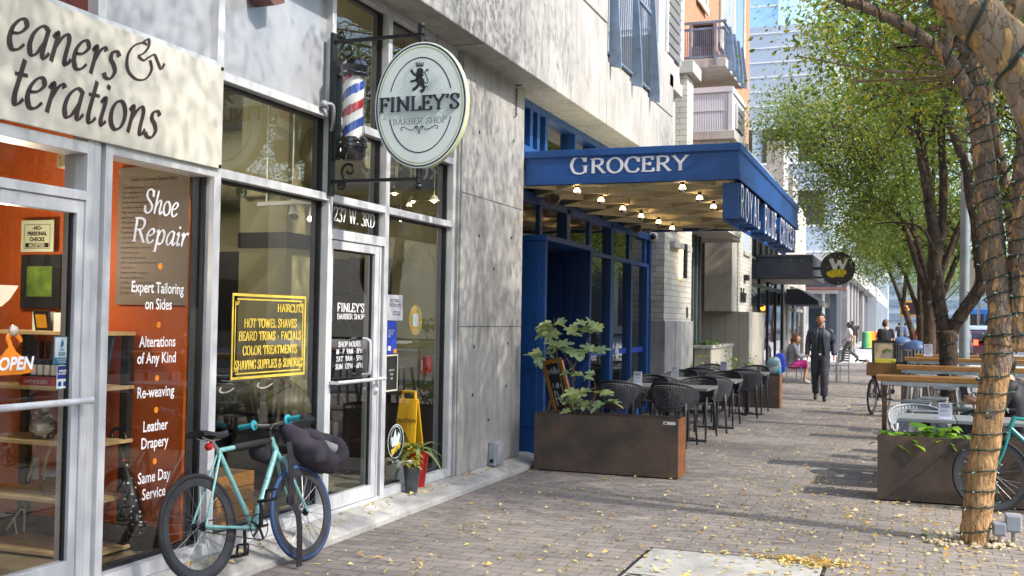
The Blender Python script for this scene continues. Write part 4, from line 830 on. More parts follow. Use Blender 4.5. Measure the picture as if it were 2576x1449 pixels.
def leaf_mat(name,c1,c2,c3=None,trans=.35,rough=.5):
    m,N,L,b=new_mat(name);N.remove(b);out=N['Material Output']
    at=N.new('ShaderNodeAttribute');at.attribute_name='tone'
    st=[(0,C(c1)),(.7,C(c2))]+([(.93,C(c3))]if c3 else[])
    c=ramp(N,L,at.outputs['Fac'],st)
    pb=N.new('ShaderNodeBsdfPrincipled');L.new(c,pb.inputs['Base Color']);pb.inputs['Roughness'].default_value=rough;pb.inputs['Specular IOR Level'].default_value=.35
    tr=N.new('ShaderNodeBsdfTranslucent');tc_=mixc(N,L,1.0,c,(1.0,.95,.55),'MULTIPLY');L.new(tc_,tr.inputs[0])
    mx=N.new('ShaderNodeMixShader');mx.inputs[0].default_value=trans;L.new(pb.outputs[0],mx.inputs[1]);L.new(tr.outputs[0],mx.inputs[2]);L.new(mx.outputs[0],out.inputs[0]);return m
def tone(o,per=None,seed=1):
    me=o.data;r=np.random.default_rng(seed);a=me.attributes.new('tone','FLOAT','FACE');n=len(me.polygons)
    per=per or 1;v=np.repeat(r.random(n//per+1),per)[:n];a.data.foreach_set('value',v.astype(np.float32));return o
M_drac=leaf_mat('dracaena_leaf','#4f6b3c','#7d9460','#a9b489');M_ylf=leaf_mat('yellow_green_leaf','#7f8a2c','#a59f35','#b5b24c')
p=P(1047,1168,Y=8.25);t=thing('potted_plant','striped dracaena in a red pot behind the right pane','plant',(p.x,8.25,.1))
s=MB();zr=P(1047,1140,Y=8.25).z;s.lathe([(.075,.1),(.105,zr-.02),(.115,zr-.02),(.115,zr+.01),(.09,zr-.01),(.001,zr-.03)],(p.x,8.25,0),24);s.build('pot',M_red,t,smooth=40)
s=MB();s.keep=True
for i in range(16):
    a=i*2.4;blade(s,(p.x,8.25,zr),(math.cos(a),math.sin(a)*.8,1.3-.05*i),.34+.02*(i%4),.045,.55+.04*i)
tone(s.build('leaves',M_drac,t,smooth=True),6)
p=P(1036,1190,Y=7.95);t=thing('potted_plant','little yellow green plant in a dark grey pot beside the white bucket','plant',(p.x,7.95,.1));zr=P(1036,1172,Y=7.95).z
s=MB();s.lathe([(.05,.1),(.075,zr),(.06,zr-.01),(.001,zr-.02)],(p.x,7.95,0),14);s.build('pot',pm('grey_film','#474b50','#33363a',10,.25),t,smooth=40)
s=MB();s.keep=True
for i in range(60):a=i*2.4;q=.05+.0015*i;blade(s,(p.x+.4*q*math.cos(a),7.95+.4*q*math.sin(a),zr+rnd.uniform(0,.2)),(math.cos(a),math.sin(a),rnd.uniform(-.2,.7)),.07,.03,.5,n=3)
tone(s.build('leaves',M_ylf,t),3)
p=P(1002,1195,Y=8.1);zr=P(1002,1160,Y=8.1).z;t=thing('bucket','white plastic bucket behind the sold here decal','bucket',(p.x,8.1,.1))
s=MB();s.lathe([(.1,.1),(.12,zr),(.125,zr),(.125,zr+.02),(.11,zr),(.09,.12)],(p.x,8.1,0),24);s.build('body',M_white,t,smooth=40)
# notices on the glass of the right pane
def gl_note(name,label,u0,v0,u1,v1,mat,cat='notice'):return sticker(name,label,u0,v0,u1,v1,mat,GX,cat)
t,y0,y1,z0,z1=gl_note('paper_notice','white no public restrooms notice taped on the right pane',972,742,1013,806,pm('white_paper','#b9bcc4','#aeb1ba',5,.6))
h_=z1-z0;s=MB()
sans(s,'NO PUBLIC\nRESTROOMS',(GX+.003,(y0+y1)/2,z0+h_*.72),Y1,Z1,h_*.19,X1,.001,align='CENTER',xs=.9);sans(s,'SORRY FOR THE\nINCONVENIENCE',(GX+.003,(y0+y1)/2+.03,z0+h_*.3),Y1,Z1,h_*.1,X1,.001,align='CENTER',xs=.9);s.build('lettering',pm('grey_ink','#55585f','#4b4e55',6,.6),t)
t,y0,y1,z0,z1=gl_note('blue_poster','bright blue storage poster with small white print below the paper notice',972,808,998,890,pm('bright_blue_print','#2440a8','#1d3796',5,.45),'poster')
h_=z1-z0;w_=y1-y0;s=MB();sans(s,'STORE YOUR\nLUGGAGE\nHERE',(GX+.003,y0+.02,z0+h_*.68),Y1,Z1,h_*.085,X1,.001,xs=.8);sh=Sheet(s,(GX+.003,y0,z0),Y1,Z1,X1,.001);sh.rect(w_*.1,h_*.1,w_*.4,h_*.24);s.build('lettering',M_white,t)
s=MB();sh=Sheet(s,(GX+.003,y0,z0),Y1,Z1,X1,.001);sh.rect(w_*.68,h_*.02,w_,h_*.14);s.build('orange_print',M_odot,t)
t,y0,y1,z0,z1=gl_note('letter_board','black letter board in a pale frame hanging low on the right pane',968,892,1000,984,M_blackm,'letter board')
h_=z1-z0;w_=y1-y0;s=MB();sh=Sheet(s,(GX+.003,y0,z0),Y1,Z1,X1,.0012);sh.frame(0,0,w_,h_,.012);s.build('border',M_cream,t)
s=MB();sans(s,'I LIKE YOU\nYOUR\nHAIR',(GX+.003,y0+w_*.5,z0+h_*.55),Y1,Z1,h_*.07,X1,.0012,xs=.9,align='CENTER',line=1.6);s.build('lettering',M_white,t)
a=P(1045,805,X=GX);ry=(P(1045,768,X=GX).z-P(1045,844,X=GX).z)/2;rx=(P(1062,805,X=GX).y-P(1028,805,X=GX).y)/2
t=thing('round_sticker','yellow oval sticker with a blank white middle on the right pane','sticker',a)
s=MB();sh=Sheet(s,(GX,a.y,a.z),Y1,Z1,X1,.002);sh.disc(0,0,rx,ry,36);s.build('sheet',pm('sticker_yellow','#c9a425','#bb961a',5,.5),t)
s=MB();sh=Sheet(s,(GX,a.y,a.z),Y1,Z1,X1,.0035);sh.rect(-rx*.42,-ry*.42,rx*.42,ry*.42);sh.arc(0,0,rx*.92,ry*.92,0,360,.002)
for i in range(26):
    an=2*math.pi*i/26
    if abs(math.sin(an))>.2:sh.arc(rx*.74*math.cos(an),ry*.74*math.sin(an),.006,.008,0,300,.0022,8)
s.build('print',M_stw,t)
# oval pomade decal with SOLD HERE
a=P(995,1110,X=GX);ry=(P(995,1066,X=GX).z-P(995,1152,X=GX).z)/2;rx=(P(1016,1110,X=GX).y-P(975,1110,X=GX).y)/2
t=thing('oval_decal','oval black and white pomade decal with sold here below it','decal',a)
s=MB();sh=Sheet(s,(GX,a.y,a.z),Y1,Z1,X1,.002);sh.disc(0,0,rx,ry,36);sh.rect(-rx*.95,-ry*1.28,rx*.95,-ry*1.05);s.build('ground',M_ink,t)
s=MB();sh=Sheet(s,(GX,a.y,a.z),Y1,Z1,X1,.0035);sh.arc(0,0,rx*.96,ry*.97,0,360,.004);sh.arc(0,ry*.15,rx*.62,ry*.72,-30,210,.003)
sh.poly([(-rx*.45,-ry*.3),(rx*.35,-ry*.2),(rx*.5,ry*.3),(rx*.3,ry*.55),(rx*.1,ry*.2),(-rx*.1,ry*.75),(-rx*.3,ry*.3),(-rx*.6,ry*.25)])
sans(s,'SOLD HERE',(GX,a.y,a.z-ry*1.24),Y1,Z1,ry*.2,X1,.004,align='CENTER',offset=.0006,xs=.9);s.build('print',M_stw,t)
s=MB();sh=Sheet(s,(GX,a.y,a.z),Y1,Z1,X1,.0045);sh.pen('SUAVECITO',-rx*.55,-ry*.62,ry*.36,xs=.42*rx/ry,wv=.1,wh=.05,serif=0);s.v=[(x,y,z+(y-a.y)*.35)for x,y,z in s.v];s.build('lettering',M_gold,t)
p=P(1072,918,Y=BY-.03);t=thing('extinguisher_cabinet','small red fire box on the cream wall behind the right pane','fire box',p)
s=MB();s.box(p.x-.035,p.x+.045,BY-.09,BY,p.z-.08,p.z+.08);s.build('case',M_red,t,bevel=.004);MB().box(p.x-.02,p.x-.012,BY-.094,BY-.0905,p.z-.05,p.z+.05).build('window',M_white,t)
# ================================================================ BARBER SIGN, POLE AND BRACKET
SY=6.62
def SP(zx,zy,y=SY):return P((1400+zx*.37279)*.67083,(120+zy*.37279)*.67083,Y=y)
cS=P(1057,264,Y=SY);sa=(P(1174,264,Y=SY).x-P(942,264,Y=SY).x)/2;sb=(P(1059,106,Y=SY).z-P(1053,424,Y=SY).z)/2
bs=thing('barber_sign','oval pale barber shop sign with a lion, hung from an iron bracket','hanging sign',cS)
M_mint=pm('pale_mint_board','#d3dedd','#c9d5d3',2,.4,0,.02,6);M_edge=pm('yellowed_edge','#c9cfa6','#bfc593',4,.5)
n=72;ring=[(sa*math.cos(2*math.pi*i/n),sb*math.sin(2*math.pi*i/n))for i in range(n)]
s=MB();s.prism(ring,cS,X1,Z1,(0,.05,0));s.m=[0,0]+[1]*n;s.build('board',[M_mint,M_edge],bs,bevel=.004)
M_navyink=pm('dark_navy_paint','#1f2430','#1a1e29',9,.45);M_olive=pm('olive_line','#a9b06a','#9da45e',9,.5);M_ray=pm('grey_ray','#aab8b8','#a2b0b0',9,.5)
s=MB();sh=Sheet(s,cS,X1,Z1,-Y1,.0006);sh.arc(0,0,sa*.955,sb*.965,0,360,.0055,90);s.build('rim_line',M_navyink,bs)
s=MB();sh=Sheet(s,cS,X1,Z1,-Y1,.0006);sh.arc(0,0,sa*.90,sb*.918,0,360,.003,90);s.build('inner_line',M_olive,bs)
s=MB();sh=Sheet(s,cS,X1,Z1,-Y1,.0006);sh.arc(0,0,sa*.685,sb*.75,18,162,.004,50);sh.arc(0,0,sa*.685,sb*.75,196,344,.004,50);s.build('arc',M_navyink,bs)
s=MB();sh=Sheet(s,cS,X1,Z1,-Y1,.0003)
for i in range(52):
    a=2*math.pi*i/52;sh.ribbon([(.08*math.cos(a),.02+.1*math.sin(a)),(sa*.5*math.cos(a),.02+sb*.52*math.sin(a))],.0018)
s.build('ray',M_ray,bs)
loc=lambda zx,zy:(SP(zx,zy).x-cS.x,SP(zx,zy).z-cS.z)
s=MB();sh=Sheet(s,cS,X1,Z1,-Y1,.012)
a=loc(62,818);b_=loc(872,775);hh=loc(62,690)[1]-a[1]
sh.uy=Z1;k0=len(s.v);fit_pen(sh,"FINLEY'S",a[0],b_[0],a[1]+.004,hh*1.12,wv=.08,wh=.03,ang=8,serif=.13)
s.build('name_lettering',M_navyink,bs)
s=MB();sh=Sheet(s,cS,X1,Z1,-Y1,.0008);a=loc(196,936);b_=loc(738,905);hh=loc(196,880)[1]-a[1]
fit_pen(sh,'BARBER SHOP',a[0],b_[0],(a[1]+b_[1])/2-.002,hh*1.02,wv=.055,wh=.022,ang=8,serif=.12)
fy=loc(460,965)[1];fx=loc(462,965)[0];k=.0024
for sx in(-1,1):
    sh.ribbon(crom([(fx+sx*.012,fy),(fx+sx*.03,fy+.012),(fx+sx*.05,fy-.012),(fx+sx*.09,fy-.004),(fx+sx*.12,fy+.012),(fx+sx*.142,fy+.006),(fx+sx*.138,fy-.01),(fx+sx*.126,fy-.006)]),k)
    sh.ribbon(crom([(fx+sx*.004,fy-.03),(fx+sx*.006,fy),(fx+sx*.02,fy+.016),(fx+sx*.026,fy+.002),(fx+sx*.014,fy-.014)]),k)
sh.disc(fx,fy-.034,.006)
s.build('lettering',M_navyink,bs)
# heraldic lion: crown, mane, body, paws and tail
s=MB();sh=Sheet(s,cS,X1,Z1,-Y1,.0008);LL=lambda pts:[loc(*p)for p in pts];u_=sa/470
rb=lambda pts,w_:sh.ribbon(crom(LL(pts),5),w_*u_*1.0)
for t in(430,448,468,488,506):sh.ribbon(LL([(t,305 if t!=468 else 300),(t+(468-t)*.25,340)]),4.5*u_)
sh.ribbon(LL([(430,338),(506,333)]),4*u_);sh.ribbon(LL([(431,349),(503,344)]),3*u_)
sh.poly(LL([(440,372),(462,360),(492,364),(506,392),(500,430),(488,462),(456,470),(432,452),(428,425),(448,412),(436,396)]))
sh.poly(LL([(428,448),(490,452),(512,480),(516,540),(500,566),(470,540),(440,520),(428,490)]))
rb([(440,440),(410,425),(392,402),(384,388)],11);rb([(384,392),(374,402)],5);rb([(384,388),(380,374)],5);rb([(392,396),(398,378)],5)
rb([(440,480),(415,490),(392,496),(378,500)],11);rb([(386,496),(372,490)],5);rb([(384,500),(374,512)],5);rb([(392,496),(388,482)],5)
rb([(460,530),(440,548),(428,566),(404,574)],15);rb([(428,566),(408,584),(392,580)],8);rb([(410,574),(396,564)],5);rb([(412,582),(402,594)],5)
rb([(504,540),(508,572),(492,592),(478,606)],15);rb([(492,592),(466,590)],7);rb([(486,600),(500,606)],6);rb([(512,560),(536,548),(544,548)],6)
rb([(514,500),(536,516),(550,496),(540,455),(524,425),(520,400),(536,386),(552,392)],4.5);rb([(540,388),(536,372)],5);rb([(546,386),(558,372)],5)
for q in((446,466),(434,436),(428,410),(470,476),(492,470),(508,440),(512,410)):sh.ribbon(LL([(468,420),q]),6*u_)
s.build('lion',M_navyink,bs)
# iron bracket
br=thing('sign_bracket','black wrought iron bracket with scrolls holding the oval sign','bracket',(-3.9,SY,2.6))
s=MB();zt=P(836,82,Y=SY).z;zb=P(832,492,Y=SY).z;s.box(-3.925,-3.90,SY-.01,SY+.06,zb,zt);s.build('back_plate',M_black,br,bevel=.004)
zu=P(950,96,Y=SY+.02).z;zl=P(950,453,Y=SY+.02).z;xe=P(1060,75,Y=SY+.02).x
for z in(zu,zl):MB().box(-3.9,xe+.03,SY+.01,SY+.036,z-.012,z+.012).build('arm',M_black,br,bevel=.003)
for z0,z1,zk,sg_ in((zu-.03,cS.z+sb-.003,P(1061,62,Y=SY).z,1),(cS.z-sb+.003,zl+.03,P(1054,468,Y=SY).z,-1)):
    s=MB();s.tube([(xe,SY+.024,min(z0,z1)-.02),(xe,SY+.024,max(z0,z1)+.02)],.022,12);s.tube([(xe,SY+.024,zk-sg_*.06),(xe,SY+.024,zk-sg_*.02)],.027,12);s.ball((xe,SY+.024,zk),.027,14,10);s.build('finial',M_black,br,smooth=40)
def scroll(c,r,a0,turns,sg_,grow=.45,n=26):return[(c[0]+sg_*r*(1-(1-grow*.5)*i/n)*math.cos(a0+turns*2*math.pi*i/n),SY+.023,c[1]+r*(1-(1-grow*.5)*i/n)*math.sin(a0+turns*2*math.pi*i/n))for i in range(n+1)]
def scr(cu_,cv_,rpx,a0,turns,sg_):
    p=P(cu_,cv_,Y=SY);r=rpx/355;pts=scroll((p.x,p.z),r,a0,turns,sg_);s=MB();s.tube(pts,.010,8);s.ball(pts[-1],.014,8,6);s.build('scroll',M_black,br,smooth=True)
scr(872,124,24,R(100),1.1,1);scr(853,88,14,R(-90),1.1,1);scr(874,428,24,R(-110),-1.1,1);scr(853,466,14,R(90),-1.1,1)
# the turning pole
px=P(889,280,Y=SY+.02).x;py=SY+.02
bp=thing('barber_pole','striped red white and blue barber pole with black domed caps','barber pole',(px,py,2.7))
zz=lambda v:P(889,v,Y=py).z
s=MB();r_=.076;zc0,zc1=zz(352),zz(192);nn,mm=40,64;idx=[]
for i in range(mm+1):
    for j in range(nn):t=2*math.pi*j/nn;s.v.append((px+r_*math.cos(t),py+r_*math.sin(t),zc0+(zc1-zc0)*i/mm))
for i in range(mm):
    for j in range(nn):
        s.f.append((i*nn+j,i*nn+(j+1)%nn,(i+1)*nn+(j+1)%nn,(i+1)*nn+j))
        q=((i+.5)/mm*1.75-(j+.5)/nn+.12)%1.0;s.m.append(1 if q<.25 else 0 if q<.5 else 2 if q<.75 else 0)
s.build('striped_cylinder',[M_white,pm('pole_red','#a3202e','#961a28',8,.25,coat=.6),pm('pole_blue','#27459a','#203b8a',8,.25,coat=.6)],bp,smooth=True)
g=glass_mat('pole_glass',(.96,.97,.97),.06,0,.9);s=MB();s.lathe([(.088,zc0),(.088,zc1)],(px,py,0),32,cap=False);s.build('glass_tube',g,bp,smooth=True)
za,zb_,zd=zz(192),zz(172),zz(150)
s=MB();s.lathe([(.105,za-.01),(.108,za+.01),(.10,za+.02),(.104,zb_),(.108,zb_+.01),(.1,zb_+.02),(.09,zd-.02),(.06,zd),(.001,zd+.004)],(px,py,0),32);s.build('top_cap',pm('gloss_black','#14161c','#101218',8,.18,coat=1),bp,smooth=40)
za,zb_,zd=zz(352),zz(374),zz(404)
s=MB();s.lathe([(.001,zd-.002),(.07,zd),(.095,zd+.03),(.098,zb_),(.108,zb_+.008),(.108,zb_+.03),(.1,zb_+.035),(.104,za),(.10,za+.012),(.08,za+.012)],(px,py,0),32);s.build('bottom_cap',MATS['gloss_black'],bp,smooth=40)
s=MB();s.box(-3.9,-3.862,py-.03,py+.05,zz(400),zz(150));s.box(-3.862,px-.07,py-.03,py+.03,zz(395),zz(365));s.box(-3.862,px-.07,py-.03,py+.03,zz(190),zz(165));s.build('mount',M_black,bp,bevel=.006)
s=MB();p=P(815,262,X=-3.9);q=P(834,330,X=-3.9);s.tube(crom3([p,p+Vector((.04,.05,.0)),(p+q)/2+Vector((.03,.03,0)),q],5),.014,8);s.ball(p,.03,10,8);tag(s.build('conduit',pm('grey_conduit','#8d9198','#777b82',8,.5),smooth=True),'short grey flexible conduit beside the barber bracket','conduit')
# small fittings on the concrete
p=P(1295,215,X=-3.88);s=MB();s.bar((-3.87,p.y,p.z),(-3.8,p.y,p.z),.012,.012)
for i in range(8):s.tube([(-3.86+.012*math.cos(t),p.y+(.012*math.sin(t)if i%2 else 0),p.z-.05-i*.038+(0 if i%2 else .012*math.sin(t))+.02*math.cos(t)*1)for t in[2*math.pi*j/8 for j in range(8)]],.004,5,closed=True)
tag(s.build('chain_hook',M_black,smooth=True),'short rusty chain on a hook high on the concrete pier','chain')
p=P(1242,1140,X=-3.86);z0=P(1242,1169,X=-3.86).z;hz=P(1242,1110,X=-3.86).z-z0
ob=thing('outdoor_outlet','grey covered outdoor socket box at the foot of the concrete pier','socket box',(-3.84,p.y,z0))
M_gbox=pm('grey_plastic','#9a9da6','#8a8d96',6,.45);s=MB();s.box(-3.884,-3.80,p.y-.1,p.y+.1,z0,z0+hz);s.build('body',M_gbox,ob,bevel=.012)
s=MB();s.box(-3.80,-3.785,p.y-.085,p.y+.085,z0+.02,z0+hz-.02);s.build('cover',M_gbox,ob,bevel=.008)
s=MB();s.lathe([(.02,0),(.02,.01),(.001,.01)],(-3.84,p.y-.102,z0+.05),12,(0,-1,0));s.build('plug_hole',M_black,ob)
p=P(690,14,X=FX+.1);ya=P(670,0,X=FX+.1).y;yb=P(716,0,X=FX+.1).y;s=MB();s.prism([(ya,p.z+.05),(p.y,p.z),(yb,p.z+.05),(yb,p.z+.3),(ya,p.z+.3)],(FX+.1,0,0),Y1,Z1,(-.14,0,0));tag(s.build('wall_light',pm('rust_brown_lamp','#6e5148','#54382f',6,.5)),'brown wall light just entering at the top above the panel','wall light')
# ================================================================ GROCERY: VESTIBULE, WINDOWS, CANOPY
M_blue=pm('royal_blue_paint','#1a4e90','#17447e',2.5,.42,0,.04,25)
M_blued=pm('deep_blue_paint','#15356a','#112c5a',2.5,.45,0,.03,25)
M_lat=pm('cream_lattice','#dcd5b8','#cdc5a4',2,.7)
QX=-4.15
gy=lambda u,x=QX:P(u,800,X=x).y
gw=thing('grocery_storefront','royal blue framed glass grocery front under the blue canopy','storefront',(QX,14,.05))
ys=[gy(u)for u in(1356,1418,1481,1530,1581,1621)];Y0,Y9=10.66,gy(1627)
s=MB()
for i,y in enumerate(ys):w_=.07 if i in(1,3)else .045;s.box(QX-.1,QX+.01 if i not in(1,3)else QX+.05,y-w_,y+w_,2.52,2.98)
for y,w_ in((ys[3]+.02,.10),(ys[4],.05),(ys[5]+.03,.08)):s.box(QX-.1,QX+.05,y-w_,y+w_,.05,2.46)
s.box(QX-.1,QX+.03,Y0,Y9,2.46,2.52);s.box(QX-.1,QX+.05,Y0,Y9,2.92,3.03);s.box(QX-.1,QX+.03,13.0,Y9,.02,.16);s.box(QX-.1,QX+.051,Y9-.001,Y9+.1,.02,3.03)
y0=10.6
s.box(QX-.1,QX+.1,Y0,16.9,3.38,3.52);s.box(QX-.1,QX+.1,Y0,16.9,3.96,4.05)
for u in(1330,1348,1368,1442,1496,1530,1570):y=gy(u,-4.05);s.box(QX-.1,QX+.1,y-.045,y+.045,3.52,3.96)
s.build('frame',M_blue,gw,bevel=.004)
pane('window',Y0,Y9,2.52,2.94,gw,QX-.02,M_glassb);pane('window',13.0,Y9,.16,2.46,gw,QX-.02,M_glassb);pane('clerestory_window',Y0,16.9,3.52,3.96,gw,QX,M_glassb)
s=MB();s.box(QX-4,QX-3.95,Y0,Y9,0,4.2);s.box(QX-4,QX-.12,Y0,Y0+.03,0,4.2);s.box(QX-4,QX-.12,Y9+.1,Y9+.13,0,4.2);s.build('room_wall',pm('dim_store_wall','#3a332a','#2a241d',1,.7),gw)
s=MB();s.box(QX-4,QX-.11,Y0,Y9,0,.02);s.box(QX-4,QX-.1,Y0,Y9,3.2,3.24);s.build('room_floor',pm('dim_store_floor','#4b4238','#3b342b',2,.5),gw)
s=MB();za,zb_=P(1560,890,X=QX).z,P(1560,876,X=QX).z
s.box(QX-.015,QX-.012,13.02,ys[3]-.09,za,zb_);s.box(QX-.015,QX-.012,ys[3]+.13,ys[4]-.06,za,zb_);s.box(QX-.015,QX-.012,ys[4]+.06,ys[5]-.06,za,zb_);s.build('blue_band',pm('blue_vinyl','#2a4fc0','#2447b0',5,.4),gw)
s=MB();sh=Sheet(s,(QX-.012,0,0),Y1,Z1,X1,.002)
sh.disc((ys[3]+.13+ys[4])/2-.1,(za+zb_)/2,.1,.13);sans(s,'FOOD',(QX-.012,ys[3]-.85,za-.06),Y1,Z1,.1,X1,.003,offset=.002);sans(s,'BEER',(QX-.012,ys[4]+.1,za+.01),Y1,Z1,.08,X1,.003,offset=.002);s.build('lettering',M_vinyl,gw)
# vestibule
VX=-3.80;VY0,VY1=11.15,13.0;VZ=2.5
ve=thing('entrance_vestibule','royal blue panelled wooden entrance porch of the grocery','entrance porch',(VX,12,.05))
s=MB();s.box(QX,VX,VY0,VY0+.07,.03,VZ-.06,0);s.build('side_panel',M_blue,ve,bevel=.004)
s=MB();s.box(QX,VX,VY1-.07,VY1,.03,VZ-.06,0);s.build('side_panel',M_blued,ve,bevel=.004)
s=MB();s.box(QX,VX+.02,VY0-.02,VY1+.02,VZ-.06,VZ);s.build('roof_slab',M_blue,ve,bevel=.004)
s=MB() # inner walls of the deep porch
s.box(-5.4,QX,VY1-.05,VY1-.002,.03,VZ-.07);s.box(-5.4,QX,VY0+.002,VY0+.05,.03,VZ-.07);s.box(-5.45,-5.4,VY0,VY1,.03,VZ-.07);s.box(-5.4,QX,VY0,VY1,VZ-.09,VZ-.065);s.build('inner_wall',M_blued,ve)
s=MB()
def mould(x0,x1,z0,z1,y):
    for a,b_,c,d in((x0,x1,z0,z0+.022),(x0,x1,z1-.022,z1),(x0,x0+.022,z0+.022,z1-.022),(x1-.022,x1,z0+.022,z1-.022)):s.box(a,b_,y-.012,y,c,d)
mould(QX+.03,VX-.08,1.17,2.3,VY0-.0);mould(QX+.03,VX-.08,.35,1.02,VY0-.0);s.build('moulding',M_blue,ve)
s=MB()
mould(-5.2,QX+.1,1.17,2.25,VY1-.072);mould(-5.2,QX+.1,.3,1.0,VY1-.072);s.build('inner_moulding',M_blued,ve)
# canopy
CX0,CX1,CY0,CY1,CZ0,CZ1=-4.14,-1.6,10.68,16.72,2.995,3.365
cn=thing('entrance_canopy','big royal blue flat canopy with white grocery letters over the sidewalk','canopy',(-2.8,13.7,3.0))
def ring_box(mb,d,z0,z1,t=.06):
    x1,y0,y1=CX1+d,CY0-d,CY1+d
    mb.box(CX0+.25,x1,y0,y0+t,z0,z1);mb.box(x1-t,x1,y0+t,y1-t,z0,z1);mb.box(CX0+.25,x1,y1-t,y1,z0,z1)
s=MB();ring_box(s,0,CZ0,CZ1-.012);ring_box(s,.018,CZ1-.075,CZ1);ring_box(s,.009,CZ1-.088,CZ1-.075);ring_box(s,-.0+.014,CZ0,CZ0+.085)
s.build('fascia',M_blue,cn,bevel=.004)
s=MB();s.box(CX0,CX1-.06,CY0+.06,CY1-.06,CZ1-.09,CZ1-.03);s.build('deck',M_lat,cn)
s=MB()
L0=CX1-.07-CX0;step=1.02;z0,z1=CZ0+.005,CZ0+.19
def clipline(c,sgn):
    "x = CX0..; line y = c + sgn*k*(x-CX0)"
    k=1.15;pts=[]
    for x in(CX0,CX1-.07):pts.append((x,c+sgn*k*(x-CX0)))
    (xa,ya),(xb,yb)=pts;lo,hi=CY0+.07,CY1-.07
    t0,t1=0,1
    for(p,q)in((ya-lo,yb-lo),(hi-ya,hi-yb)):
        if p<0 and q<0:return None
        if p<0:t0=max(t0,p/(p-q))
        if q<0:t1=min(t1,p/(p-q))
    if t1-t0<.05:return None
    f=lambda t:(xa+(xb-xa)*t,ya+(yb-ya)*t);return f(t0),f(t1)
for i in range(-4,12):
    for sgn in(1,-1):
        c=CY0+i*step+(0 if sgn>0 else .02)
        r=clipline(c,sgn)
        if r:s.bar((*r[0],(z0+z1)/2),(*r[1],(z0+z1)/2),.032,z1-z0-(.004 if sgn>0 else 0))
for y in[CY0+.5+i*.585 for i in range(10)]:s.box(CX0,CX1-.07,y-.02,y+.02,z0+.03,CZ1-.09)
s.build('lattice',M_lat,cn)
s=MB();sh=Sheet(s,(0,CY0,0),X1,Z1,-Y1,.004)
a=P(1433,438,Y=CY0);b_=P(1733,430,Y=CY0);xs_=a.x
hG=P(1433,396,Y=CY0).z-a.z;W=sum(GL[c][0]for c in 'ROCERY')*.8;
wG=(P(1480,430,Y=CY0).x-a.x)/hG/GL['G'][0]
sh.pen('G',a.x,a.z,hG,xs=wG,wv=.1,wh=.05,ang=5,serif=.08)
h2=hG*.86;x2=P(1484,430,Y=CY0).x;fit_pen(sh,'ROCERY',x2,b_.x,a.z,h2,wv=.11,wh=.055,ang=5,serif=.1,st=.03)
s.build('lettering',M_vinyl,cn)
# hanging box letters along the street edge
rl=thing('box_letter_sign','row of deep blue box letters hung under the street edge of the canopy','letter sign',(CX1,13.7,2.8))
s=MB();s2=MB();s3=MB();y=10.80;hL=.33
txt='ROYAL BLUE GROCERY';W=sum(.30 if ch!=' ' else .2 for ch in txt);kx=(16.6-10.8)/(len(txt)*.33)
for i,ch in enumerate(txt):
    y=10.80+i*(5.8/len(txt))
    if ch==' ':continue
    sh=Sheet(s,(CX1-.17,y,2.63),Y1,Z1,X1,.16);sh.pen(ch,0,0,hL,xs=.92,wv=.12,wh=.09,ang=0,serif=.12,st=.05)
    sh=Sheet(s2,(CX1+.001,y,2.63),Y1,Z1,X1,.003);sh.pen(ch,0,0,hL,xs=.92,wv=.045,wh=.04,ang=0,serif=0)
    for q in(.06,.2):s3.tube([(CX1-.1,y+q,2.95),(CX1-.1,y+q,3.0)],.006,5)
    s.box(CX1-.17,CX1-.15,y+.0,y+.24,2.61,2.965)
s.box(CX1-.17,CX1-.012,10.745,10.79,2.61,2.97);s.box(CX1-.17,CX1-.16,10.8,16.55,2.585,2.63);s.keep=True
s.build('box_letter',M_blue,rl);s2.build('letter_face',M_vinyl,rl);s3.build('hanger',M_black,rl)
# bulbs
Mb_on=pm('bulb_glow','#ffd59a','#ffd59a',5,.3,emit=7)
bz=CZ0-.01;first=None
def bulb_proto():
    t=thing('light_bulb','lit half silvered round bulb in the rows under the blue canopy','light bulb',(0,0,0),'bulbs under the blue canopy')
    s=MB();s.lathe([(.022,0),(.024,-.035),(.02,-.04)],n=12);s.build('socket',M_black,t,smooth=40)
    s=MB();s.lathe([(.018,-.04),(.03,-.06),(.038,-.084)],n=16,cap=False);s.build('glass',Mb_on,t,smooth=True)
    s=MB();s.lathe([(.038,-.084),(.036,-.1),(.025,-.116),(.001,-.124)],n=16,cap=False);s.build('silver_tip',M_chrome,t,smooth=True)
    return t
for i,(u,v)in enumerate(((1452,466),(1512,490),(1567,513),(1613,532),(1657,548),(1691,564),(1717,458),(1760,485),(1795,508),(1830,530),(1853,546))):
    p=P(u,v,Z=bz+.02)
    p=Vector((p.x,min(p.y,CY1-.2),bz+.03))
    if first is None:first=bulb_proto();first.location=p;
    else:copy_tree(first,loc=p)
M_fl=pm('cream_fitting','#b3a894','#9d9280',6,.5)
for(u,v),lb in(((1392,497),'cream round flood lamp nearest the concrete pier under the canopy'),((1600,571),'cream round flood lamp at the far end of the blue window head')):
    p=P(u,v,X=-3.95);t=thing('flood_lamp',lb,'flood lamp',p)
    s=MB();s.lathe([(.075,-.1),(.09,-.08),(.085,.06),(.07,.08),(.001,.07)],p,18,(.35,-.85,-.25));s.build('head',M_fl,t,smooth=40)
    s=MB();s.tube([p,p+Vector((-.02,.05,.12)),(p.x,p.y+.05,CZ0+.02)],.02,8);s.build('stem',M_fl,t)
    s=MB();s.lathe([(.07,0),(.07,.012),(.05,.012),(.05,0)],p+Vector((.35,-.85,-.25)).normalized()*.08,18,(.35,-.85,-.25));s.build('lens_ring',pm('bronze_ring','#5a4c38','#463a2a',8,.4),t)
p=P(1642,594,Y=17.5);t=thing('security_camera','cream dome security camera at the far blue window corner','security camera',p)
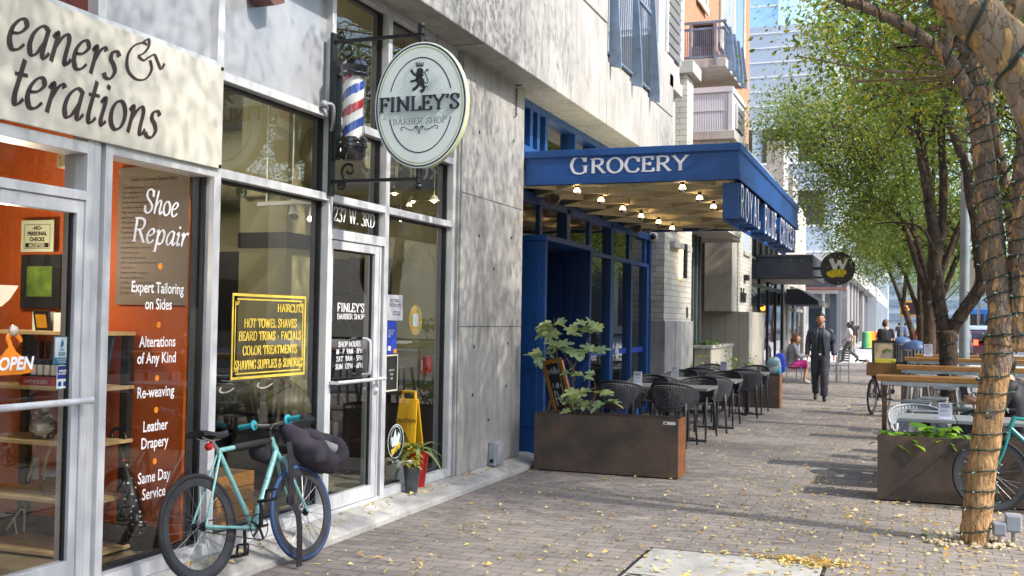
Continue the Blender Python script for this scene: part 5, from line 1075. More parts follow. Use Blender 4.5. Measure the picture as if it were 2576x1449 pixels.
s=MB();s.ball(p,.09,16,10);s.build('housing',M_white,t,smooth=True);s=MB();s.ball(p+Vector((.02,-.055,-.01)),.055,12,8);s.build('lens',M_black,t,smooth=True);s=MB();s.box(p.x-.16,p.x-.05,p.y-.03,p.y+.1,p.z-.05,p.z+.08);s.build('mount',M_fl,t)
# ================================================================ REST OF THE STREET WALL
M_wbrick=brick_mat('white_painted_brick',C('#cfccc2'),C('#c2bfb4'),C('#8d897f'),.30,.10,'yz',.006,.6,.5,grime=.12,gcol=(.4,.38,.33))
M_wbrickx=brick_mat('white_painted_brick_side',C('#cfccc2'),C('#c2bfb4'),C('#8d897f'),.30,.10,'xz',.006,.6,.5,grime=.12,gcol=(.4,.38,.33))
M_obrick=brick_mat('orange_brick',C('#b97f5b'),C('#ab714f'),C('#957c67'),.22,.075,'yz',.005,.8,.4,grime=.15)
M_obrickx=brick_mat('orange_brick_side',C('#b97f5b'),C('#ab714f'),C('#957c67'),.22,.075,'xz',.005,.8,.4,grime=.15)
M_tilew=brick_mat('long_tiles_shade_side',C('#a8a294'),C('#a09a8c'),C('#6e6a60'),1.15,.32,'zx',.006,.5,.2,grime=.1,gcol=(.3,.28,.25))  # darker copy of one tile: shade put into the colour of end faces
M_tiley=brick_mat('long_tiles_lit_side',C('#b5b0a3'),C('#aca799'),C('#77736a'),1.15,.32,'zy',.006,.5,.2,grime=.1,gcol=(.3,.28,.25))  # same tile again, daylight put into a paler tone for street faces
M_stone=concrete_mat('cast_stone',(.42,.40,.37),.8,3,.15)
M_corr,N,L,b=new_mat('corrugated_metal')
tc=N.new('ShaderNodeTexCoord');wv=N.new('ShaderNodeTexWave');wv.wave_type='BANDS';wv.bands_direction='X';wv.inputs['Scale'].default_value=9;L.new(tc.outputs['Object'],wv.inputs['Vector'])
L.new(ramp(N,L,nz(N,L,tc.outputs['Object'],1.3),[(.3,C('#b4b8c0')),(.7,C('#a2a8b4'))]),b.inputs['Base Color']);b.inputs['Roughness'].default_value=.45;b.inputs['Metallic'].default_value=.3;bumpn(N,L,b,wv.outputs['Fac'],.5,.02)
M_lmetal=pm('pale_sheet_metal','#c4c4c7','#b5b5b9',2,.5,.1)
M_beige=concrete_mat('beige_render',(.47,.43,.37),.85,1.2,.15)
M_dglass=glass_mat('dark_glass',(.32,.34,.36),.14,0,1)
M_dark=pm('dark_interior','#2a2724','#1d1b19',2,.8)
# white brick pier on a concrete base
PX=-3.855;PY0,PY1=17.66,20.15;zb=P(1675,807,X=PX).z
wp=thing('brick_pier','white painted brick pier on a stained concrete base past the grocery','pier',(-4.2,18.9,0))
s=MB();s.box(-4.75,PX,PY0,PY1,0,zb);s.build('base',M_conc,wp,bevel=.01)
s=MB()
for y in(PY0+.85,PY0+1.7):s.box(PX-.01,PX+.001,y,y+.012,0,zb-.01)
s.build('base_joint',M_blackm,wp)
s=MB();s.box(-4.75,PX-.035,PY0+.03,PY1-.06,zb,4.9);o=s.build('shaft',[M_wbrick,M_wbrickx],wp)
for p_ in o.data.polygons:p_.material_index=1 if abs(p_.normal.y)>.7 else 0
s=MB();a=P(1690,588,X=PX);b_=P(1735,605,X=PX);s.box(PX-.04,PX+.05,a.y,b_.y,2.86,2.96);s.build('window_sill',M_stone,wp)
p0=P(1718,614,X=PX);p1=P(1718,700,X=PX);t=thing('wall_sconce','slim black wall sconce glowing along its edge on the white brick pier','wall light',(PX,p0.y,p1.z))
s=MB();s.box(PX+.02,PX+.07,p0.y-.1,p0.y+.1,p1.z,p0.z);s.build('body',M_black,t,bevel=.005)
s=MB();s.box(PX-.03,PX+.019,p0.y-.085,p0.y+.085,p1.z+.01,p0.z-.01);s.build('light_strip',pm('warm_strip','#ffd28a','#ffd28a',4,.5,emit=4),t)
p=P(1732,786,X=PX);s=MB();s.box(PX-.04,PX-.015,p.y-.05,p.y+.05,p.z-.1,p.z+.1);tag(s.build('key_box',M_black,bevel=.006),'small black box low on the white brick pier','key box')
# recess: glass corner, tiled wall, low wall, planter box
TY=25.8;xt=P(1838,700,Y=TY).x;xl=P(1884,850,Y=TY).x;zl=P(1884,784,Y=TY).z
gc=thing('glass_corner','blue grey glazed corner window beside the white brick pier','window',(-4.4,20.6,0))
s=MB()
for u,w_ in((1744,.04),(1753,.05),(1762,.03)):y=P(u,800,X=-4.1).y;s.box(-4.2,-4.1,y-w_,y+w_,.3,4.6)
s.build('frame',pm('grey_green_metal','#59645f','#4c5652',5,.5,.4),gc)
pane('pane',20.2,P(1762,800,X=-4.1).y,.3,4.6,gc,-4.14,M_dglass)
s=MB();s.box(-6.6,-6.5,20.1,TY,0,5.2);s.box(-6.5,-4.2,20.1,TY,4.62,4.7);s.build('recess_wall',M_beige,gc)
tw=thing('tiled_wall','tall wall of long grey tiles with a lower arm reaching to the sidewalk','wall',(-5,TY,0))
s=MB();s.box(-6.5,xt,TY,TY+.3,0,4.62);s.build('tall_panel',M_tilew,tw)
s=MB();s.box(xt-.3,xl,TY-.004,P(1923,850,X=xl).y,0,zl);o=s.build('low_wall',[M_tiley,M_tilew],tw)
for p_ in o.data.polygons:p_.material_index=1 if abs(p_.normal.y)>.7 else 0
bxx=-3.75;ya=P(1787,900,X=bxx).y;yb=P(1842,890,X=bxx).y;zc=P(1787,878,X=bxx).z;xL=P(1747,900,Y=ya).x
pb=thing('tiled_planter','white tiled planter box with grassy plants in the recess','planter',(-4,ya,0))
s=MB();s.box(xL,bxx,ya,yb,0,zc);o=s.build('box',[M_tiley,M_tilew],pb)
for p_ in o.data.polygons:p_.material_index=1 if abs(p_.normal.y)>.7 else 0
s=MB();s.box(xL-.02,bxx+.03,ya-.03,yb+.03,zc,zc+.07);s.build('coping',M_stone,pb,bevel=.01)
M_grass=leaf_mat('dark_strap_leaf','#2f4a2a','#5b7344','#7d8c50')
s=MB();s.keep=True
for i in range(220):
    a=rnd.uniform(0,6.28);blade(s,(rnd.uniform(xL+.1,bxx-.08),rnd.uniform(ya+.1,ya+1.6),zc+.05),(math.cos(a),math.sin(a),rnd.uniform(.8,2.2)),rnd.uniform(.3,.5),.022,.9,n=5)
tone(s.build('leaves',M_grass,pb),5)
# second white brick pier and the W shop
FW=-3.92
ws=thing('sandwich_shop','beige low shop with dark floor length windows under a flat black canopy','shop building',(FW,34,0))
fy_=lambda u,x=FW:P(u,800,X=x).y
s=MB();s.box(-4.5,FW,fy_(1856),fy_(1889.5),zl,5.6);o=s.build('brick_pier',[M_wbrick,M_wbrickx],ws)
for p_ in o.data.polygons:p_.material_index=1 if abs(p_.normal.y)>.7 else 0
s=MB();s.box(-4.6,FW-.03,fy_(1843),fy_(1856)-.01,zl,4.6);s.build('pier_trim',M_beige,ws)
s=MB();y=fy_(1868);s.box(FW-.01,FW+.05,y,fy_(1884),3.28,3.38);s.build('window_sill',M_stone,ws);MB().box(FW-.01,FW+.006,y+.05,fy_(1883),3.38,5.0).build('blocked_window',pm('blue_white_brick','#a9b3bf','#9aa4b1',3,.6),ws)
s=MB();s.box(-12,FW-.12,fy_(1889.5),44.5,3.35,6.2);s.box(-12,FW-.02,fy_(1972),44.6,2.9,5.9);s.box(-4.4,FW,fy_(1972),fy_(1986),0,2.9);s.box(-4.4,FW,fy_(2022),44.6,0,2.9);s.build('wall',M_beige,ws)
for u in(1964,1988):y=fy_(u);MB().box(FW-.5,FW+.05,y,y+1.4,5.9,7.6 if u<1970 else 6.9).build('roof_stub',M_stone,ws)
s=MB();y0,y1=fy_(1889.5),fy_(1972)
for k in range(5):y=y0+(y1-y0)*k/4;s.box(FW-.1,FW-.02,y-.05,y+.05,0,3.3)
for k in range(6):y=y0+(y1-y0)*.8*k/5;s.box(FW-.13,FW-.03,y-.05,y+.05,3.4,4.5)
s.box(FW-.1,FW-.02,y0,y1,2.55,2.65);s.box(FW-.1,FW-.02,y0,y1,0,.12);s.box(FW-.13,FW-.03,y0,y0+(y1-y0)*.8,4.42,4.5);s.build('window_frame',M_black,ws)
pane('window',y0,y1,0,3.3,ws,FW-.06,M_dglass);pane('upper_window',y0,y0+(y1-y0)*.8,3.4,4.45,ws,FW-.11,glass_mat('pale_glass',(.5,.55,.52),.3,0,1))
s=MB();s.box(-9,-8.9,27,45,0,3.3);s.box(-9,FW-.15,fy_(1889.5),fy_(1889.5)+.05,0,3.3);s.box(-9,FW,27,45,-.02,.004);s.build('interior',M_dark,ws)
s=MB();y0,y1=fy_(1986),fy_(2022)
for k in range(4):y=y0+(y1-y0)*k/3;s.box(FW-.1,FW-.02,y-.08,y+.08,0,2.9)
s.box(FW-.1,FW-.02,y0,y1,2.0,2.12);s.build('tan_window_frame',M_beige,ws);pane('window',y0,y1,0,2.9,ws,FW-.07,M_dglass)
p=P(1962,810,X=FW);s=MB();yy=fy_(1979);s.box(FW,FW+.05,yy-.2,yy+.2,1.0,2.5);s.build('menu_case',pm('pale_case','#b3aea3','#8d887d',3,.4),ws)
p=P(1873,702,X=FW);t=thing('wall_spotlight','little black spotlight lighting the dark wall letters on white brick','wall light',p);s=MB();s.box(p.x,p.x+.1,p.y-.2,p.y+.2,p.z-.04,p.z+.1);s.build('body',M_black,t)
p=P(1868,748,X=FW);s=MB();sans(s,'harbor',(FW,p.y-.5,p.z-.12),Y1,Z1,.5,X1,.02,xs=.62,extrude=.015,offset=.01);
tag(s.build('wall_lettering',M_black),'dark raised lower case letters on the second white brick pier','wall letters')
# black flat canopy with round W sign
WY_=30.2;cxr=P(2045,670,Y=WY_).x;cxl=P(1893,670,Y=WY_).x;z0=P(2045,700,Y=WY_).z;z1=P(2045,641,Y=WY_).z
wc=thing('flat_canopy','flat dark grey steel canopy with pale slatted underside','canopy',(-3.2,WY_,z0))
s=MB();s.box(cxl,cxr,WY_,WY_+.08,z0,z1);s.box(cxr-.08,cxr,WY_+.08,WY_+4.2,z0,z1);s.box(cxl,cxr,WY_-.03,WY_+.1,z1-.06,z1+.01);s.box(cxl,cxr+.02,WY_-.02,WY_+4.2,z0-.01,z0+.06);s.build('fascia',pm('charcoal_steel','#474a53','#3c3f48',4,.5,.2),wc,bevel=.008)
s=MB()
for k in range(9):s.box(FW,cxr-.1,WY_+.1+k*.45,WY_+.5+k*.45,z0-.03,z0-.015)
s.build('soffit',pm('pale_soffit','#b2aca5','#8f8a84',3,.5),wc)
cW=P(2107,675,Y=WY_-.05);rW=(P(2151,675,Y=WY_).x-P(2063,675,Y=WY_).x)/2
wg=thing('round_sign','round charcoal blade sign with white W over a yellow loaf','hanging sign',cW)
s=MB();s.lathe([(.001,0),(rW,0),(rW,.1),(.001,.1)],cW,48,(0,1,0));s.build('disc',pm('charcoal_sign','#2f2f2f','#292929',5,.5),wg,smooth=40)
s=MB();s.bar((cxr-.05,WY_+.04,cW.z-.0),(cW.x-rW*.9,WY_+.02,cW.z),.05,.08);s.bar((cxr-.05,WY_+.04,cW.z-.25),(cW.x-rW*.85,WY_+.02,cW.z-.25),.04,.05);s.build('arm',M_black,wg)
W=lambda pts:[((x-1408)/245*rW,-(y-455)/245*rW)for x,y in pts]
s=MB();sh=Sheet(s,(cW.x,cW.y,cW.z),X1,Z1,-Y1,.002)
for q,hw in(([(1314,316),(1376,466)],.062),([(1378,466),(1424,340)],.03),([(1424,340),(1476,466)],.055),([(1476,466),(1534,316)],.034)):sh.ribbon(W(q),hw*rW/.5)
s.build('letter',M_white,wg)
s=MB();sh=Sheet(s,(cW.x,cW.y,cW.z),X1,Z1,-Y1,.002);sh.poly([((x-1408)/245*rW,-(y-455)/245*rW)for x,y in[(1254,545),(1262,510),(1320,482),(1400,466),(1490,470),(1532,500),(1532,535),(1490,556),(1440,552),(1370,562),(1290,578)]][::-1])
sh.ribbon(crom(W([(1312,586),(1370,570),(1440,568),(1495,570)])),.018);s.build('loaf',pm('sign_yellow','#d8c312','#cbb60c',5,.5),wg)
s=MB();sh=Sheet(s,(cW.x,cW.y,cW.z),X1,Z1,-Y1,.004)
for q in([(1298,482),(1312,545),(1340,475),(1385,548),(1410,470),(1438,415)],[(1410,470),(1438,415),(1470,540),(1490,480)]):sh.ribbon(W(q),.007)
s.build('outline',M_blackm,wg)
# sloping black awning further on
AY=36.5;a=P(1978,727,Y=AY);b_=P(2058,757,Y=AY);z2=P(1978,765,Y=AY).z
aw=thing('fabric_awning','black sloping fabric awning with a scalloped striped edge','awning',(FW,AY,z2))
s=MB();s.prism([(a.x,z2),(b_.x,z2),(b_.x,b_.z),(P(2010,728,Y=AY).x,a.z),(a.x,a.z)],(0,AY,0),X1,Z1,(0,4.5,0));s.build('cover',pm('black_canvas','#1c1f26','#14171d',5,.8),aw)
s=MB();s.box(b_.x,b_.x+.02,AY,AY+4.5,z2-.05,b_.z)
for k in range(12):s.box(b_.x+.02,b_.x+.025,AY+k*.38,AY+k*.38+.18,z2-.05,b_.z)
s.build('valance',pm('grey_canvas','#6f6c66','#57544f',6,.8),aw)
# ---------------- brick apartments above: bays, pilasters, balcony
ap=thing('brick_apartments','orange brick apartment house with metal bays and a balcony above the shops','apartment building',(-6,25,4))
OX=-4.75
s=MB();s.box(-16,OX,17.0,P(1885,200,X=OX).y,4.2,26);o=s.build('wall',[M_obrick,M_obrickx],ap)
for p_ in o.data.polygons:p_.material_index=1 if abs(p_.normal.y)>.7 else 0
def bay(name,xc,y0,y1,z0,z1,xb):
    o=thing(name,'x','x')if False else None
    s=MB();s.box(xb,xc,y0,y1,z0,z1);f=s.build('bay',[M_lmetal,M_corr],ap)
    for p_ in f.data.polygons:p_.material_index=1 if p_.normal.y<-.7 else 0
    s=MB();s.box(xc-.06,xc+.02,y0-.02,y0+.07,z0,z1);s.box(xc-.06,xc+.02,y1-.07,y1+.02,z0,z1);s.box(xb,xc+.03,y0-.03,y1+.03,z1-.03,z1+.08)
    n=max(2,int((z1-z0)/.55))
    for k in range(1,n):zz_=z0+(z1-z0)*k/n;s.box(xb,xc-.06,y0-.012,y0,zz_,zz_+.02);s.box(xc-.001,xc+.008,y0+.07,y1-.07,zz_,zz_+.02)
    s.build('trim',M_lmetal,f)
    ya,yb2=y0+(y1-y0)*.3,y0+(y1-y0)*.8;za,zb2=z0+(z1-z0)*.15,z1-(z1-z0)*.2
    s=MB();s.box(xc+.009,xc+.02,ya,yb2,za,zb2);s.build('louver_back',M_blackm,f)
    s=MB();s.box(xc+.01,xc+.05,ya-.05,ya,za,zb2);s.box(xc+.01,xc+.05,yb2,yb2+.05,za,zb2)
    k=int((zb2-za)/.17)
    for i in range(k):s.obox((xc+.035,(ya+yb2)/2,za+.08+i*.17),(.03,0,.035),(0,(yb2-ya)/2,0),(-.006,0,.005))
    s.build('louver',M_lmetal,f)
b1x=-3.74
bay('bay',b1x,P(1655,100,X=b1x).y,P(1717,100,X=b1x).y,5.58,8.1,OX)
b2x=-3.3;yA=P(1840,280,X=b2x).y;yB=P(1873,280,X=b2x).y;zA=P(1840,328,X=b2x).z;zB=P(1840,226,X=b2x).z
bay('bay',b2x,yA,yB,zA,zB,OX)
s=MB();s.box(OX,b2x+.08,yA-.06,yB+.05,zA-.18,zA);s.build('bay_sill',M_stone,ap,bevel=.01)
s=MB();s.box(OX,b2x-.05,yA+.02,yB,3.36,zA-.18);o=s.build('bay_base',[M_wbrick,M_wbrickx],ap)
for p_ in o.data.polygons:p_.material_index=1 if abs(p_.normal.y)>.7 else 0
s=MB();y=yB+.05;s.box(OX,b2x-.25,y,y+1.2,3.36,zA+.1);s.box(OX,b2x-.2,y-.02,y+1.25,zA+.1,zA+.3);s.build('end_pier',M_stone,ap)
# pilasters with stone caps
MB().box(OX,-3.78,16.905,17.9,4.05,5.34).build('filler_wall',M_wbrick,ap)
s=MB();pxl=-3.72;y0=P(1678,250,X=pxl).y;y1=P(1696,250,X=pxl).y;s.box(OX,pxl,y0,y1,3.36,5.35);s.build('pilaster',M_wbrick,ap);MB().box(OX,pxl+.12,y0-.35,y1+.12,5.35,5.56).build('pilaster_cap',M_stone,ap,bevel=.01)
s=MB();px2=-3.62;y2=P(1729,250,X=px2).y;y3=P(1744,250,X=px2).y;zt=P(1729,186,X=px2).z;s.box(OX,px2,y2,y3,3.36,zt);o=s.build('pilaster',[M_wbrick,M_wbrickx],ap)
for p_ in o.data.polygons:p_.material_index=1 if abs(p_.normal.y)>.7 else 0
MB().box(OX,px2+.12,y2-.12,y3+.12,zt,zt+.22).build('pilaster_cap',M_stone,ap,bevel=.01)
# windows in the orange wall
for u0,u1,z0,z1 in((1752,1772,9.3,12),(1808,1868,9.0,13)):
    ya,yb2=P(u0,50,X=OX).y,P(u1,50,X=OX).y;s=MB();s.box(OX,OX+.05,ya,yb2,z0,z1);f=s.build('window',pm('grey_panel','#8b9092','#777c7f',3,.5),ap)
    s=MB();s.box(OX+.05,OX+.1,ya-.1,yb2+.1,z0-.15,z0);s.box(OX+.05,OX+.09,ya,ya+.12,z0,z1);s.box(OX+.05,OX+.09,(ya+yb2)/2,(ya+yb2)/2+.12,z0,z1);s.box(OX+.05,OX+.09,yb2-.12,yb2,z0,z1);s.build('window_frame',pm('cream_frame','#d9d3c0','#cdc7b3',3,.5),f)
    m_=MB();m_.quad((OX+.06,(ya+yb2)/2+.12,z0),(OX+.06,yb2-.12,z0),(OX+.06,yb2-.12,z1),(OX+.06,(ya+yb2)/2+.12,z1));m_.keep=True;m_.build('pane',M_dglass,f)
# balcony
BYY=22.2;c1=P(1826,166,Y=BYY);cx=c1.x;zs0=c1.z;zs1=P(1826,150,Y=BYY).z;ye=P(1866,228,X=cx).y
bal=thing('balcony','concrete balcony with steel bar railing on the orange brick wall','balcony',(OX,BYY,zs0))
s=MB();s.box(OX,cx,BYY,ye,zs0,zs1+.06);s.build('slab',M_conc,bal,bevel=.01)
s=MB();zr=P(1826,70,Y=BYY).z
for i in range(26):x=OX+.05+(cx-OX-.1)*i/25;s.box(x-.007,x+.007,BYY+.03,BYY+.045,zs1+.1,zr)
n=48
for i in range(n):y=BYY+.05+(ye-BYY-.1)*i/n;s.box(cx-.06,cx-.045,y,y+.012,zs1+.1,zr)
s.box(OX,cx,BYY+.02,BYY+.06,zr,zr+.05);s.box(cx-.08,cx-.03,BYY,ye,zr,zr+.05);s.box(OX,cx,BYY+.02,BYY+.06,zs1+.08,zs1+.12);s.box(OX,cx,BYY+.02,BYY+.06,zr+.14,zr+.19);s.box(cx-.08,cx-.03,BYY,ye,zr+.14,zr+.19)
for x in(OX+.35,cx-.25):s.box(x,x+.05,BYY-.02,BYY+.02,zs0+.05,zr+.14)
s.build('railing',M_rail,bal)
for k in range(4):
    s=MB();y=BYY+.3+(ye-BYY-.5)*k/3;s.prism([(0,zs0-.02),(.14,zs0-.04),(.14,zs0+.2),(.05,zr+.1),(0,zr+.1)],(cx+.002,y,0),X1,Z1,(0,.07,0));s.build('railing_bracket',M_rail,bal)
bn=thing('patio_sofa','brown slatted patio sofa on the balcony','sofa',(cx-1,BYY+.9,zs1))
M_rattan=pm('brown_rattan','#6b5143','#4d382e',12,.7);zf=zs1+.06
s=MB();s.box(OX+.3,cx-.35,BYY+.5,BYY+1.2,zf+.12,zf+.4);s.build('seat',M_rattan,bn,bevel=.02)
s=MB()
for i in range(9):x=OX+.32+(cx-OX-.75)*i/8;s.box(x,x+.08,BYY+.5,BYY+.55,zf+.4,zf+.85)
s.box(OX+.3,cx-.35,BYY+.48,BYY+.57,zf+.85,zf+.93);s.build('backrest',M_rattan,bn)
for x in(OX+.35,cx-.42):
    for y in(BYY+.55,BYY+1.12):MB().box(x,x+.06,y,y+.06,zf,zf+.12).build('leg',M_rattan,bn)
# ---------------- next block beyond the sunlit crossing
M_gpanel=pm('grey_tower_panel','#a7b0bd','#9ba5b3',.4,.5)
gt=thing('grey_tower','pale grey panelled tower with white lines beyond the crossing','tower',(-20,70,0))
TZ=20.2;tx=-4.3
s=MB();s.box(-45,tx,67,100,5.7,TZ);s.build('wall',M_gpanel,gt)
s=MB()
for k in range(7):s.box(-45,tx+.03,66.97,67.0,14.2+k*.92,14.27+k*.92)
for z in(11.5,13.75,7.6,9.85,6.0):s.box(-45,tx+.03,66.93,67.0,z-.06,z+.06)
s.build('band',M_white,gt)
Mcur=pm('pale_curtain','#b9c9c8','#9db3b4',.8,.6)
for z0,z1 in((11.56,13.69),(7.66,9.79)):
    for i in range(9):
        x0=-24+i*2.2
        s=MB();s.box(x0,x0+1.6,66.95,67.0,z0,z1);f=s.build('window',[Mcur,M_dark][(i*3+int(z0))%3==0],gt)
        m_=MB();m_.quad((x0,66.94,z0),(x0+1.6,66.94,z0),(x0+1.6,66.94,z1),(x0,66.94,z1));m_.keep=True;m_.build('pane',M_dglass,f)
        if i%3==1:MB().box(x0+1.6,x0+2.2,66.95,67.0,z0,z1).build('white_panel',M_white,gt)
pd=thing('podium_building','low grey shop block with a pale roof band beyond the crossing','shop building',(-8,90,0))
DX_=-4.0
s=MB();s.box(-45,DX_-.4,66.2,130,0,5.7);s.build('wall',pm('dark_grey_wall','#51535c','#45474f',.8,.6),pd)
s=MB();s.box(-45,DX_+.5,65.8,128,4.75,5.8);s.build('roof_band',pm('pale_band','#b7b5b3','#a9a7a5',.6,.6),pd)
s=MB();y=66.2
for w_,m_ in((4.2,1),(.2,0),(7,2),(3.2,0),(3,2),(2,0),(3,2),(2,0),(3,2),(2,0),(9,2),(2.5,0),(9,2)):
    if m_==0:MB().box(DX_-.4,DX_,y,y+w_,0,4.75).build('pier',pm('grey_stone_pier','#a19d9c','#8f8b8b',.7,.6),pd)
    y+=w_
s=MB();s.box(DX_-.4,DX_-.02,66.2,70.4,0,4.74);s.build('dark_corner',pm('navy_brick','#3c404c','#31353f',1.5,.7),pd)
pane('window',70.4,120,.3,4.5,pd,DX_-.3,M_dglass)
s=MB()
for i in range(6):s.box(-9.6+i*.95,-9.45+i*.95,66.1,66.25,0,3.4)
s.box(-10,DX_,66.0,66.2,3.4,3.6);s.build('white_column',M_white,pd)
m_=MB();m_.quad((-12,66.15,0),(-4.4,66.15,0),(-4.4,66.15,3.4),(-12,66.15,3.4));m_.keep=True;m_.build('shop_window',glass_mat('bright_glass',(.75,.8,.8),.2,0,1),pd)
s=MB();s.box(-10,DX_+.6,64.6,66.0,3.6,3.75);s.build('porch_roof',pm('brick_red_trim','#7d5448','#6d463c',2,.7),pd)
bt=thing('blue_glass_tower','blue mirrored office tower rising behind the grey one','tower',(-42,190,0))
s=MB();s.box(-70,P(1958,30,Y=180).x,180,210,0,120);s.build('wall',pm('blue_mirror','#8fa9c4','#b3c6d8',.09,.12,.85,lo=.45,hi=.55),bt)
s=MB()
for k in range(24):s.box(-70,P(1958,30,Y=180).x+.05,179.9,180,k*5,k*5+.25)
s.build('mullion',M_white,bt)
fs=thing('far_block','pale stone block far down the left side of the street','building',(-8,150,0))
s=MB();s.box(-30,-3.4,128.5,210,0,11);s.build('wall',pm('pale_stone','#b4b6b8','#a4a7aa',.3,.7),fs)
s=MB()
for k in range(9):s.box(-3.42,-3.36,130+k*8,134+k*8,1,4.5);s.box(-3.42,-3.36,130+k*8,134+k*8,6,9.5)
s.build('window',pm('blue_grey_glass','#6e7f8e','#5a6a78',.5,.3),fs)
# ---------------- opposite side of the street (seen in the glass and through the trees)
ob=thing('opposite_building','tan stucco building on the far side of the road','building',(26,0,0))
s=MB();s.box(22,40,-40,45,0,8.5);s.build('wall',pm('tan_stucco','#a3947c','#94856c',.6,.8),ob)
for k in range(14):
    y=-38+k*6;s=MB();s.box(21.95,22.0,y,y+3.2,.8,3.2);s.box(21.95,22,y+.4,y+2.6,4.8,6.8);s.build('window',M_dark,ob)
b2=thing('far_right_block','long pale block beyond the crossing on the right side of the road','building',(26,120,0))
s=MB();s.box(24,40,70,260,0,12);s.build('wall',pm('pale_tan','#b0a999','#a19a8a',.3,.8),b2)
for k in range(14):MB().box(23.9,24.0,74+k*12,80+k*12,1,8).build('window',M_dark,b2)
e2=thing('street_end_block','hazy pale office block closing the far end of the street','building',(5,330,0))
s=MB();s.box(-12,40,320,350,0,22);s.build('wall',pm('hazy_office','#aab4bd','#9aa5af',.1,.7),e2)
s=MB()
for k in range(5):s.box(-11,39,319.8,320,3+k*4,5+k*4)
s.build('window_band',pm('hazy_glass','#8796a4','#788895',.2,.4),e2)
# ================================================================ PAVEMENT FURNITURE ON THE LEFT
M_corten,N,L,b=new_mat('weathered_steel')
v=coords(N,L,(1,1,1),False);f=nz(N,L,v,2.2,8,.65,.5);f2=nz(N,L,v,11,6,.7);f3=nz(N,L,coords(N,L,(14,14,1),False),1.2,4)
c0=ramp(N,L,f,[(.28,C('#3d3632')),(.45,C('#52473f')),(.6,C('#635145')),(.78,C('#70543c'))]);c1=mixc(N,L,.45,c0,ramp(N,L,f2,[(.3,(.5,.45,.42)),(.7,(1,1,1))]),'MULTIPLY');c2=mixc(N,L,.25,c1,ramp(N,L,f3,[(.3,(.6,.55,.5)),(.7,(1,1,1))]),'MULTIPLY')
L.new(c2,b.inputs['Base Color']);b.inputs['Roughness'].default_value=.62;b.inputs['Metallic'].default_value=.15;bumpn(N,L,b,f2,.2,.004)
M_rust_sun=pm('sunlit_orange_rust','#9a6234','#7c4a26',7,.75,0,.2,40);M_soil=pm('potting_soil','#2f251c','#1f1812',14,.95,0,.5,60)
def corten_planter(label,x0,x1,y0,y1,h,tagm=False,soil=.12):
    t=thing('steel_planter',label,'planter',((x0+x1)/2,(y0+y1)/2,0));w_=.012
    s=MB();s.box(x0,x1,y0,y0+w_,.015,h);s.box(x0,x1,y1-w_,y1,.015,h);s.box(x0,x0+w_,y0+w_,y1-w_,.015,h,0);s.box(x1-w_,x1+.001,y0+w_,y1-w_,.015,h,1)  # street side in brighter rust, with sunlight put into its orange
    s.box(x0+w_,x1-w_,y0+.05,y0+.054,h-.16,h-.02,0)
    s.build('box',[M_corten,M_rust_sun],t)
    MB().box(x0+w_,x1-w_,y0+w_,y1-w_,h-soil-.05,h-soil).build('soil',M_soil,t)
    MB().box(x0+.03,x1-.03,y0+.03,y1-.03,0,.015).build('foot',M_blackm,t)
    if tagm:
        s=MB();s.box(x1-.15,x1-.03,y0-.002,y0,h-.055,h-.025);f=s.build('maker_plate',M_white,t);MB().box(x1-.135,x1-.115,y0-.004,y0-.002,h-.05,h-.032).build('mark',M_blackm,f)
    return t
corten_planter('long rusty steel planter with a fig plant at the corner of the grocery terrace',-3.6,-2.103,10.29,10.66,.59,True)
corten_planter('rusty steel planter closing the far end of the grocery terrace',-3.72,-2.185,19.75,20.15,.59)
# fig plant
M_fig=leaf_mat('fig_leaf','#7d9a72','#a9bd8e','#bfc07a',.3,.5);M_figs=pm('fig_stem','#6e5a48','#57463a',12,.8)
fp=thing('fig_plant','young fig plant with big lobed leaves growing from the rusty planter','plant',(-3.2,10.47,.47))
FYp=10.47;FP=lambda u,v,y=FYp:P(u,v,Y=y)
s=MB();stems=[[(1428,1048),(1412,960),(1402,900),(1397,850),(1394,800)],[(1446,1048),(1443,980),(1442,930),(1462,885),(1484,845),(1492,810)],[(1442,935),(1425,900),(1408,870)],[(1470,1045),(1495,1000),(1496,960)],[(1460,1045),(1475,1020),(1530,1012)],[(1446,960),(1440,918),(1420,905),(1345,895)],[(1462,890),(1490,885),(1525,890)],[(1432,1048),(1440,1010),(1450,985)]]
for q in stems:s.tube(crom3([FP(*a)for a in q],5),[.010-.006*i/(5*(len(q)-1))for i in range(5*(len(q)-1)+1)],6)
stem=s.build('stem',M_figs,fp,smooth=True)
lobe=[(0,0),(.10,.02),(.26,-.02),(.40,.10),(.36,.22),(.24,.26),(.34,.40),(.40,.56),(.30,.66),(.18,.52),(.13,.56),(.16,.80),(.10,.97),(0,1.03)]
lobe=lobe+[(-x,y)for x,y in lobe[-2:0:-1]]
s=MB();s.keep=True;rl=random.Random(12);nl=0
def fig_leaf(c,d,up,L_):
    d=d.normalized();side=d.cross(up).normalized();nn=side.cross(d)
    c0=Vector(c);vs=[c0+side*x*L_+d*y*L_+nn*(abs(x)*.28-(y**2)*.22)*L_ for x,y in lobe];m_=c0+d*.42*L_+nn*-.02*L_
    vs.append(m_);k=len(lobe);s.add(vs,[(i,(i+1)%k,k)for i in range(k)])
clus=[(1392,815,34,12),(1375,835,30,8),(1412,838,30,7),(1478,815,30,9),(1500,832,30,7),(1462,828,22,5),(1346,893,26,9),(1366,882,24,6),(1405,868,22,6),(1425,880,18,4),(1438,885,26,6),(1470,876,22,6),(1500,882,22,6),(1428,940,16,4),(1470,945,20,6),(1496,942,14,4),(1455,985,22,7),(1482,985,22,7),(1508,990,22,7),(1430,1008,22,6),(1460,1012,22,6),(1522,1010,22,6),(1440,1030,16,4)]
